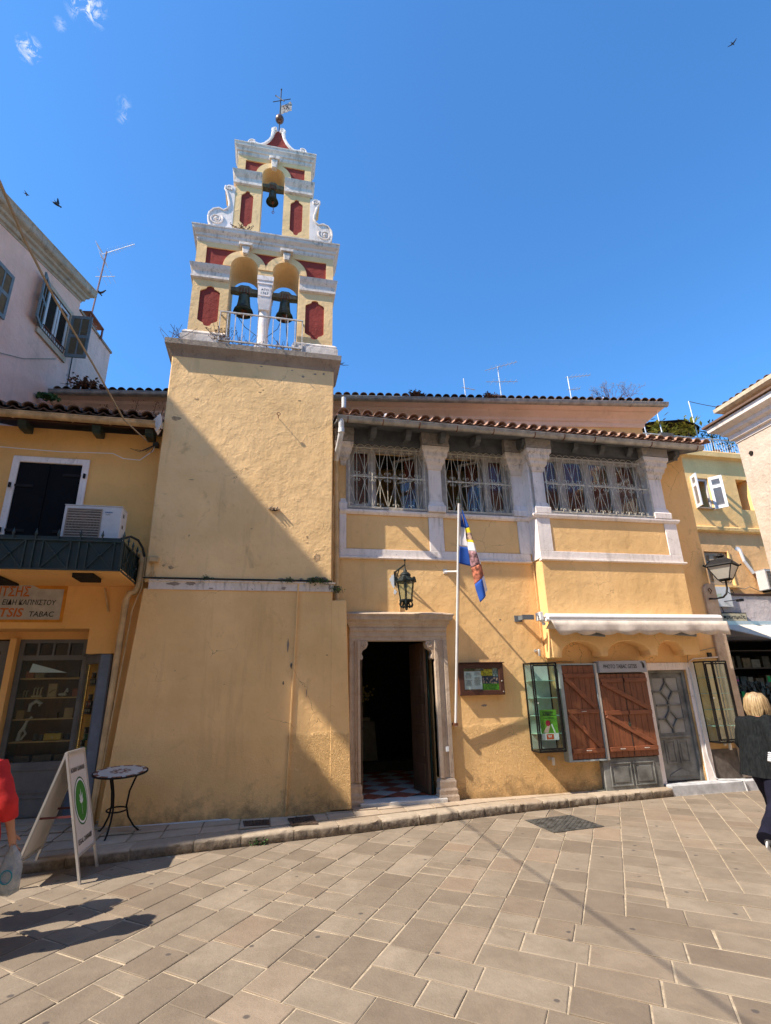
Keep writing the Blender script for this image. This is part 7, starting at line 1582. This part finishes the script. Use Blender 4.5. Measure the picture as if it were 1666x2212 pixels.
def boardtext(s, y, h, w_):
    cu = bpy.data.curves.new('t', 'FONT'); cu.body = s; cu.offset = .02; cu.resolution_u = 2; o = bpy.data.objects.new('t', cu); COL.objects.link(o); bpy.context.view_layer.update(); me = bpy.data.meshes.new_from_object(o.evaluated_get(bpy.context.evaluated_depsgraph_get())); bpy.data.objects.remove(o)
    xs = [v.co.x for v in me.vertices]; ys_ = [v.co.y for v in me.vertices]; hh = (T0-V((-1.72, 6.66, 0))).length
    for v in me.vertices: x, yy = (v.co.x-min(xs))/(max(xs)-min(xs))*w_-w_/2, (v.co.y-min(ys_))/(max(ys_)-min(ys_))*h+y; v.co = P1(.5+x/.60, .59+yy/hh, .0065)-V(ab.location)
    me.materials.clear(); me.materials.append(M['ink']); o = bpy.data.objects.new('lettering', me); COL.objects.link(o); o.parent = fr1
boardtext('ΝΟΜΙΜΗ ΚΑΝΝΑΒΗ', .30, .05, .46); boardtext('LEGAL CANNABIS', -.40, .05, .44)
# mosaic table ---------------------------------------------------------------
bt = thing('bistro_table', 'round mosaic-topped bistro table with curved black iron legs', 'table', (-1.76, 8.06, .13)); bx, by_ = -1.76, 8.06; tz = .865
top = MB().lathe((bx, by_, tz-.02), [(.29, 0), (.305, .004), (.305, .018), (.295, .021)], 40).build('tabletop', 'black', bt, smooth=40)
wh = simple('white_mosaic', (.60, .56, .50), .3, .5, var=.05); br = simple('brown_mosaic', (.22, .07, .04), .35, .5, var=.3, scale=30)
MB().lathe((bx, by_, tz), [(.245, 0), (.245, .003)], 40).build('white_field', wh, top)
for i in range(34):
    a0, a1 = 2*pi*i/34+.02, 2*pi*(i+1)/34-.02; p = [(bx+r*cos(a), by_+r*sin(a)) for r, a in ((.25, a0), (.288, a0), (.288, a1), (.25, a1))]; MB().prism(p, tz, tz+.004, ax='z').build('mosaic_tile', br if i % 3 else wh, top)
for k in range(10):
    a = 2*pi*k/10; 
    for r, s in ((.055, .016), (.10, .018)): c = (bx+r*cos(a), by_+r*sin(a)); MB().prism([(c[0]+s*1.3*cos(a+t), c[1]+s*sin(a+t)) for t in (0, 1.3, 2.2, pi, 4.1, 5)], tz, tz+.005, ax='z').build('mosaic_tile', br, top)
for k in range(3):
    a = radians(-100+120*k); ca, sa = cos(a), sin(a); prof = [(.21, .845), (.17, .76), (.12, .62), (.10, .45), (.13, .32), (.20, .20), (.27, .125)]
    MB().tube([(bx+r*ca, by_+r*sa, z) for r, z in prof], .011, 6).tube([(bx+.27*ca, by_+.27*sa, .125), (bx+.29*ca, by_+.29*sa, .128)], .014, 6).build('leg', 'black', bt, smooth=50)
MB().tube([(bx+.11*cos(i*pi/10), by_+.11*sin(i*pi/10), .42) for i in range(20)], .010, 6, True).tube([(bx+.21*cos(i*pi/10), by_+.21*sin(i*pi/10), .84) for i in range(20)], .008, 5, True).build('brace_ring', 'black', bt, smooth=50)
bt.rotation_euler = (radians(6.5), 0, 0); bt.scale = (1.07, 1.07, 1)
# ============================================================ swallows
def bird(label, px, py, D, wing, rot, tilt):
    d = fw*1140.4+r2*(px-833)-u2*(py-1106); p = V((0, 0, CAM_H))+d.normalized()*D; t = thing('swallow', label, 'bird', tuple(p), 'swallows in flight')
    b = MB(); b.ball((0, 0, 0), .022, 8, (3.2, 1, 1)).ball((.075, 0, .0), .016, 6)
    b.add([(-.05, .008, 0), (-.13, .035, 0), (-.07, 0, 0), (-.13, -.035, 0), (-.05, -.008, 0)], [(0, 1, 2), (2, 3, 4), (0, 2, 4)])
    for s in (-1, 1): b.add([(.035, s*.01, 0), (.03, s*.07, .02*wing), (-.03, s*.19, .05*wing), (-.045, s*.175, .05*wing), (-.02, s*.07, .02*wing), (-.025, s*.01, 0), (.0, s*.05, .012*wing-.006)], [(0, 1, 4, 5), (1, 2, 3, 4), (0, 6, 5)])
    o = b.build('body', simple('swallow_dark', (.02, .022, .035), .6, .3), None, fixn=False); o.parent = t; t.rotation_euler = (tilt, .2, rot); t.scale = (1.3, 1.3, 1.3)
bird('dark swallow with raised wing over the pink house', 122, 441, 17, 1.6, .5, .9); bird('tiny far swallow, leftmost in the sky', 57, 419, 32, .3, .3, .3); bird('small swallow crossing in front of the aerial mast', 215, 632, 19, .8, 1.2, .2); bird('tiny swallow high at the right edge of the sky', 1583, 94, 40, .5, .2, .2)

# ============================================================ unseen house at the left, added and shaped to shade the tower wall
oh = thing('unseen_shade_house', 'unseen stepped house at the left, shaped to shade the tower wall', 'house', (-15, 6, 0))
fl2 = lambda x, b: b+.134*(x+10)
MB().prism([(-10, fl2(-10, 4.82)), (-10, 12), (-22, 12), (-22, fl2(-22, 4.82))], 0, 12.85, ax='z').build('wall', 'pink', oh)
MB().prism([(-10.05, 5.46), (-10.05, 12), (-22, 12), (-22, 1.6)], 12.86, 15.70, ax='z').build('upper_wall', 'ochre', oh); MB().box(-10.15, -9.98, 4.97, 12, 13.70, 15.72).build('shadow_lip', 'pink', oh)  # setback and thin lip shaped to let one patch of sun through
# the row of houses across the street, behind the viewer
for k, (x0, x1, h, c, lb) in enumerate(((-24, -7, 10.5, (.82, .62, .36), 'ochre house of the row opposite the church, farthest left'), (-7, 5, 12, (.85, .70, .46), 'cream house of the row opposite, straight across from the church door'), (5, 15, 10, (.82, .60, .38), 'salmon house of the row opposite, toward the yellow house'), (15, 30, 11.5, (.84, .66, .40), 'yellow house of the row opposite, farthest right'))):
    t = thing('opposite_house', lb, 'house', ((x0+x1)/2, -7, 0), 'houses across the street'); hm_ = plaster('opposite_plaster_%d' % k, c, dirty=.2, lump=.3); y_ = -3.4+.05*k
    ops = [rect(x0+1.2+2.4*i, x0+2.2+2.4*i, zz, zz+1.5) for i in range(int((x1-x0-1.5)/2.4)) for zz in (4.0, 7.2)]
    MB().prism(rect(x0, x1, 0, h), y_-.3, y_, ops).build('front_wall', hm_, t); MB().box(x0, x1, y_-8, y_-.5, 0, h-.3).build('body', hm_, t); MB().box(x0-.0, x1, y_-.6, y_+.3, h, h+.25).build('cornice', 'pinkcorn', t)
    for o in ops: MB().box(o[0][0]+.01, o[1][0]-.01, y_-.2, y_-.15, o[0][1]+.01, o[2][1]-.01).build('window_shutter', 'shutgrey', t)
# ============================================================ people
def skin(name, J, E_, mat, parent, sub=2, root=0):
    """J: list of (x,y,z,r) ; E_: edges. One continuous skinned surface."""
    me = bpy.data.meshes.new(name); me.from_pydata([j[:3] for j in J], E_, []); o = bpy.data.objects.new(name, me); COL.objects.link(o)
    md = o.modifiers.new('skin', 'SKIN'); md.use_smooth_shade = True; sv = me.skin_vertices[0].data if me.skin_vertices else None
    if sv is None:
        bpy.context.view_layer.objects.active = o; bm = bmesh.new(); bm.from_mesh(me); bm.verts.layers.skin.verify(); bm.to_mesh(me); bm.free(); sv = me.skin_vertices[0].data
    for i, j in enumerate(J):
        r = j[3]; sv[i].radius = (r, r) if not isinstance(r, tuple) else r
        sv[i].use_root = (i == root)
    ss = o.modifiers.new('sub', 'SUBSURF'); ss.levels = sub; ss.render_levels = sub
    bpy.context.view_layer.update(); m2 = bpy.data.meshes.new_from_object(o.evaluated_get(bpy.context.evaluated_depsgraph_get())); bpy.data.objects.remove(o)
    off = V((0, 0, 0)); q = parent
    while q is not None: off += q.location; q = q.parent
    for v in m2.vertices: v.co -= off
    m2.materials.clear(); m2.materials.append(M[mat] if isinstance(mat, str) else mat); m2.polygons.foreach_set('use_smooth', [True]*len(m2.polygons))
    o = bpy.data.objects.new(name, m2); COL.objects.link(o); o.parent = parent; return o
M['skinm'] = simple('skin', (.42, .21, .13), .5, .4, var=.08)
def person(label, base, face, P, mats, hairlen=.2):
    """P: joints in body frame (fwd, left, up)"""
    t = thing('person', label, 'person', base); f = V((cos(face), sin(face), 0)); l = V((-sin(face), cos(face), 0)); B_ = V(base)
    W = lambda p: tuple(B_+f*p[0]+l*p[1]+V((0, 0, p[2])))
    j = P; nm = list(j); idx = {}
    def chain(names, rad): return [(W(j[n])[0], W(j[n])[1], W(j[n])[2], r) for n, r in zip(names, rad)]
    # body: one skinned surface with head, arms, hands and legs
    J = []; E_ = []
    def add(n, r, frm=None, p=None):
        pt = W(p if p is not None else j[n]); J.append((*pt, r)); k = len(J)-1; idx[n] = k
        if frm is not None: E_.append((idx[frm], k))
    add('pelvis', .11); add('waist', .095, 'pelvis'); add('chest', .11, 'waist'); add('neck', .05, 'chest'); add('head0', .055, 'neck'); add('head', .085, 'head0'); add('crown', .065, 'head')
    for s in 'LR':
        sg = 1 if s == 'L' else -1
        add('sh'+s, .058, 'chest'); add('el'+s, .042, 'sh'+s); add('wr'+s, .028, 'el'+s)
        w_ = V(j['wr'+s]); e = V(j['el'+s]); d = (w_-e).normalized(); sd = V((1, 0, 0)); sd = (sd-d*sd.dot(d)).normalized(); nn = d.cross(sd)*sg
        add('palm'+s, .034, 'wr'+s, w_+d*.06)
        for k, (o_, L) in enumerate(((.026, .075), (.009, .085), (-.009, .078), (-.025, .06))):
            a = w_+d*.095+sd*o_; add('f%d%s' % (k, s), .0105, 'palm'+s, a); add('g%d%s' % (k, s), .009, 'f%d%s' % (k, s), a+d*L*.5-nn*.012); add('h%d%s' % (k, s), .0075, 'g%d%s' % (k, s), a+d*L*.8-nn*.04)
        add('t0'+s, .012, 'palm'+s, w_+d*.05+sd*.042-nn*.01); add('t1'+s, .009, 't0'+s, w_+d*.09+sd*.052-nn*.03)
        add('hip'+s, .08, 'pelvis'); add('kn'+s, .06, 'hip'+s); add('an'+s, .04, 'kn'+s); add('toe'+s, .03, 'an'+s)
    body = skin('body', J, E_, 'skinm', t)
    # face details
    h = V(j['head']); fd = V(j['facedir']).normalized(); up_ = V((0, 0, 1)); sd = up_.cross(fd).normalized()
    fc = MB(); c = V(W(h)); F = (f*fd.x+l*fd.y+V((0, 0, fd.z))).normalized(); Sd = V((0, 0, 1)).cross(F).normalized()
    fc.ball(c+F*.088+V((0, 0, -.005)), .017, 8, (1, 1, 1.3))
    for s in (-1, 1): fc.ball(c+Sd*s*.082+V((0, 0, -.005)), .022, 8, (.6, .6, 1.3))
    fc.build('nose_and_ears', 'skinm', body, smooth=60)
    ey = MB(); [ey.ball(c+F*.078+Sd*s*.03+V((0, 0, .018)), .012, 8) for s in (-1, 1)]; ey.build('eyes', 'ink', body, smooth=60)
    mo = MB(); mo.tube([c+F*.080-Sd*.022+V((0, 0, -.048)), c+F*.086+V((0, 0, -.047)), c+F*.080+Sd*.022+V((0, 0, -.048))], .006, 6); mo.build('mouth', simple('lips', (.32, .10, .08), .5, .3), body, smooth=60)
    # hair: cap plus falling locks
    hm = MB(); hc = c-F*.018+V((0, 0, .022)); o0 = len(hm.v); hm.ball(hc, .108, 16, (1, 1, 1.02))
    for i in range(o0, len(hm.v)):
        p = V(hm.v[i]); r = p-hc
        if r.dot(F) > .045 and r.z < .055: p = hc+r*.80
        p += r.normalized()*noise.noise(p*26)*.012; hm.v[i] = tuple(p)
    random.seed(5)
    for i in range(44):
        a = -2.2+4.4*(i%22)/21; dr = (-F*cos(a)+Sd*sin(a)); a0 = hc+dr*.098+V((0, 0, .03)); ln_ = hairlen*random.uniform(.8, 1.1)
        hm.tube([hc+dr*.06+V((0, 0, .09)), a0, a0+dr*.018+V((0, 0, -ln_*.5)), a0-dr*.006+V((random.gauss(0, .012), random.gauss(0, .012), -ln_))], [.02, .024, .024, .010], 6)
    hm.build('hair', mats['hair'], t, smooth=80)
    # jacket or shirt: lofted torso with sleeves
    k = mats.get('puff', 1.0); gm = MB(); n = 28
    P3 = lambda p: V(W(p))
    pel, wa, chs, nk = V(j['pelvis']), V(j['waist']), V(j['chest']), V(j['neck'])
    shz = (V(j['shL'])+V(j['shR']))/2
    rings = [(pel+V((-.01, 0, -.135)), .225*k, .165*k), (pel+V((0, 0, -.07)), .215*k, .160*k), (pel+V((0, 0, .02)), .198*k, .150*k), (wa, .185*k, .138*k), (wa.lerp(chs, .5), .192*k, .142*k), (chs, .200*k, .142*k), (shz+V((0, 0, -.005)), .192*k, .118*k), (shz+V((.0, 0, .035)), .150*k, .095*k), (shz.lerp(nk, .5)+V((0, 0, .03)), .095, .080), (nk+V((0, 0, -.005)), .066, .064), (nk+V((0, 0, .02)), .060, .058)]
    sd_ = random.uniform(0, 50)
    for (c_, w1, w2) in rings:
        for i in range(n):
            a_ = 2*pi*i/n; ca, sa = cos(a_), sin(a_); sq = 1/(abs(ca)**2.6+abs(sa)**2.6)**(1/2.6)
            fold = 1+.035*noise.noise(V((ca*2.2, sa*2.2, c_.z*3+sd_)))+.02*noise.noise(V((ca*5, sa*5, c_.z*9+sd_)))
            gm.v.append(W(c_+V((w2*ca*sq*fold, w1*sa*sq*fold, .008*sin(a_*3+c_.z*9)))))
    m_ = len(rings); gm.f += [(r*n+i, r*n+(i+1) % n, (r+1)*n+(i+1) % n, (r+1)*n+i) for r in range(m_-1) for i in range(n)]
    for s in 'LR':
        A_, B_2, C_ = V(j['sh'+s]), V(j['el'+s]), V(j['wr'+s]); E2 = B_2.lerp(C_, mats['sleeve']); pts = []; rad = []
        sg = 1 if s == 'L' else -1; A0 = A_+V((0, -sg*.05, .0))
        for i in range(7): t_ = i/6; pts.append(W(A0.lerp(B_2, t_))); rad.append((.082-.024*t_)*k*(1+.06*sin(i*2.3)))
        for i in range(1, 5): t_ = i/4; pts.append(W(B_2.lerp(E2, t_))); rad.append((.058-.008*t_)*k*(1+.07*sin(i*3.1)))
        gm.tube(pts, rad, 14)
    gm.build('top', mats['top'], t, smooth=80); top = t.children[-1] if t.children else None
    top = [c_ for c_ in bpy.data.objects if c_.parent == t and c_.name.startswith('top')][0]
    if mats.get('ribs'):
        rb_ = MB()
        for i in range(5):
            q0 = V(j['el'+'R']).lerp(V(j['wrR']), .45+.09*i); dd = (V(j['wrR'])-V(j['elR'])).normalized(); c0_ = V(W(q0)); ddw = (f*dd.x+l*dd.y+V((0, 0, dd.z))).normalized(); a_ = ddw.orthogonal().normalized(); b2 = ddw.cross(a_)
            rb_.tube([c0_+(a_*cos(x*.5236)+b2*sin(x*.5236))*.058 for x in range(12)], .008, 5, True)
        rb_.build('striped_cuff', 'paper', top)
    # trousers
    fl = mats.get('flare', 1); tm_ = MB()
    for s in 'LR':
        hp, kn, an = V(j['hip'+s]), V(j['kn'+s]), V(j['an'+s]); pts = []; rad = []; low = an+(an-kn).normalized()*.015
        hp0 = hp+V((0, 0, .07))
        for i in range(8): t_ = i/7; pts.append(W(hp0.lerp(kn, t_))); rad.append((.118-.040*t_)*(1+.03*sin(i*2.9)))
        for i in range(1, 8): t_ = i/7; pts.append(W(kn.lerp(low, t_))); rad.append((.078+(.052*fl-.078)*t_**1.5)*(1+.045*sin(i*2.1)))
        tm_.tube(pts, rad, 16)
    tm_.ball(W(V(j['pelvis'])+V((0, 0, -.02))), .15, 12, (1, 1, .7))
    tm_.build('trousers', mats['trousers'], t, smooth=80)
    for s in 'LR':
        a, b = V(j['an'+s]), V(j['toe'+s]); d = (b-a).normalized(); hl = a-V((0, 0, .0))-d*.05*0
        skin('shoe', [(*W(a+V((-.035, 0, -.005))), .046), (*W(a.lerp(b, .45)), .046), (*W(b), .042), (*W(b+d*.05), .030)], [(0, 1), (1, 2), (2, 3)], mats['shoe'], t)
        dn = V((0, 0, -1)); dn = (dn-d*dn.dot(d)).normalized()
        skin('sole', [(*W(a+V((-.045, 0, -.0))+dn*.040), (.012, .040)), (*W(a.lerp(b, .45)+dn*.040), (.012, .040)), (*W(b+d*.06+dn*.030), (.010, .036))], [(0, 1), (1, 2)], 'paper', t)
    return t
walk = dict(pelvis=(0, 0, .90), waist=(.02, 0, 1.05), chest=(.08, 0, 1.235), neck=(.14, 0, 1.375), head0=(.165, 0, 1.43), head=(.19, 0, 1.505), crown=(.195, 0, 1.56), facedir=(1, 0, -.1),
            shL=(.05, .17, 1.33), elL=(.13, .24, 1.08), wrL=(.28, .22, .93), shR=(.04, -.17, 1.33), elR=(-.22, -.24, 1.10), wrR=(-.28, -.20, .90),
            hipL=(.03, .09, .84), knL=(.24, .09, .50), anL=(.34, .09, .10), toeL=(.47, .10, .05), hipR=(-.01, -.09, .84), knR=(-.18, -.09, .49), anR=(-.54, -.09, .24), toeR=(-.43, -.09, .08))
kt = NT('dark_cable_knit'); kn_ = kt.noise(46, 3, .6, (1, 1, .22), .5); kt.bump(kn_, .6, .012); knit = kt.fin(kt.mix(kt.rng(kn_, .3, .7), (.008, .009, .010, 1), (.019, .021, .022, 1)), .95, .05)
blond = NT('blond_hair'); n_ = blond.noise(30, 4, .6, (1, 1, .15)); blond = blond.fin(blond.mix(blond.rng(n_, .35, .65), (.20, .115, .05, 1), (.50, .36, .19, 1)), .45, .4)
person('blond woman in dark knitted jacket and navy flared trousers walking off right', (5.50, 5.48, 0), radians(24), walk, dict(hair=blond, top=knit, trousers=simple('navy_trousers', (.010, .010, .022), .85, .15, var=.2), shoe=simple('dark_shoe', (.03, .028, .03), .6, .3), sleeve=.75, ribs=True, flare=1.9, puff=1.12), .22)
stand = dict(pelvis=(0, 0, .86), waist=(.0, 0, 1.0), chest=(.01, 0, 1.18), neck=(.02, .04, 1.34), head0=(.03, .07, 1.40), head=(.045, .11, 1.47), crown=(.045, .12, 1.525), facedir=(1, 0, -.1),
             shL=(.01, .17, 1.26), elL=(.0, .24, 1.0), wrL=(.13, .22, .80), shR=(.0, -.19, 1.26), elR=(-.02, -.30, 1.0), wrR=(.05, -.33, .78),
             hipL=(.0, .09, .80), knL=(.03, .10, .46), anL=(-.02, .10, .09), toeL=(.11, .11, .045), hipR=(.0, -.09, .80), knR=(.05, -.10, .46), anR=(.08, -.10, .09), toeR=(.21, -.11, .045))
redm = simple('coral_red_jersey', (.55, .035, .035), .85, .15, var=.12, scale=10, bump=.4, bscale=22)
person('person in coral red top and cream trousers carrying bags, cut by left edge', (-2.20, 5.14, 0), radians(84), stand, dict(hair=simple('brown_hair', (.06, .035, .02), .6, .3), top=redm, trousers=simple('cream_trousers', (.50, .42, .32), .85, .15), shoe=simple('tan_shoe', (.25, .17, .1), .6, .3), sleeve=.5, flare=1.25, puff=1.15), .15)
# long cream skirt of the person at the left edge
pr_ = [p for p in bpy.data.objects if p.name.startswith('person') and p.get('label', '').startswith('person in coral')][0]
vs = []; n = 48; rows = ((.95, .15), (.80, .185), (.55, .24), (.30, .30), (.13, .335))
for z, r in rows:
    for i in range(n): a = 2*pi*i/n; rr_ = r*(1+.05*sin(a*9+z*2)*(1.1-z)); vs.append((-2.20+rr_*cos(a), 5.14+rr_*.8*sin(a), z+.01*sin(a*5)))
MB().add(vs, [(k*n+i, k*n+(i+1) % n, (k+1)*n+(i+1) % n, (k+1)*n+i) for k in range(4) for i in range(n)]).build('skirt', simple('cream_cloth', (.46, .37, .27), .85, .15, var=.15, scale=9), pr_, smooth=70, fixn=False)
# bags in the hand
bt_ = NT('pale_blue_film'); bt_.bump(bt_.noise(24, 4, .6, dist=1), .8, .02); bt_.fin(bt_.mix(bt_.rng(bt_.noise(14, 5, .7), .4, .65), (.30, .36, .42, 1), (.50, .52, .52, 1)), .3, .5); bt_.b.inputs['Alpha'].default_value = .72; bagm = bt_.m
pb = thing('plastic_bag', 'crumpled translucent bag with blue-green print beside the red top', 'bag', (-1.86, 5.15, .4))
vs = []; n = 14
for k, (z, w_, d) in enumerate(((.70, .02, .02), (.63, .055, .03), (.54, .075, .045), (.44, .08, .05), (.385, .07, .04), (.365, .04, .02))):
    for i in range(n):
        a = 2*pi*i/n; p = V((-1.83+w_*cos(a), 5.16+d*sin(a), z)); p += V((1, 1, 0))*noise.noise(p*22)*.025; vs.append(tuple(p))
fs = [(k*n+i, k*n+(i+1) % n, (k+1)*n+(i+1) % n, (k+1)*n+i) for k in range(5) for i in range(n)]
MB().add(vs, fs).build('bag_body', bagm, pb, smooth=70)
MB().tube([(-1.83+.04*cos(i*.524), 5.10, .50+.045*sin(i*.524)) for i in range(12)], .005, 5, True).build('printed_ring', simple('teal_print', (.02, .22, .27), .6, .3), pb)
pose2 = dict(stand); person('second walker just beyond the left edge, only the shadow shows', (-2.58, 5.60, 0), radians(70), pose2, dict(hair=simple('grey_hair', (.2, .18, .16), .6, .3), top=simple('blue_shirt', (.08, .12, .25), .8, .2), trousers=simple('khaki_trousers', (.2, .16, .1), .85, .15), shoe=simple('brown_shoe', (.08, .05, .03), .6, .3), sleeve=.4, flare=1.2), .12)
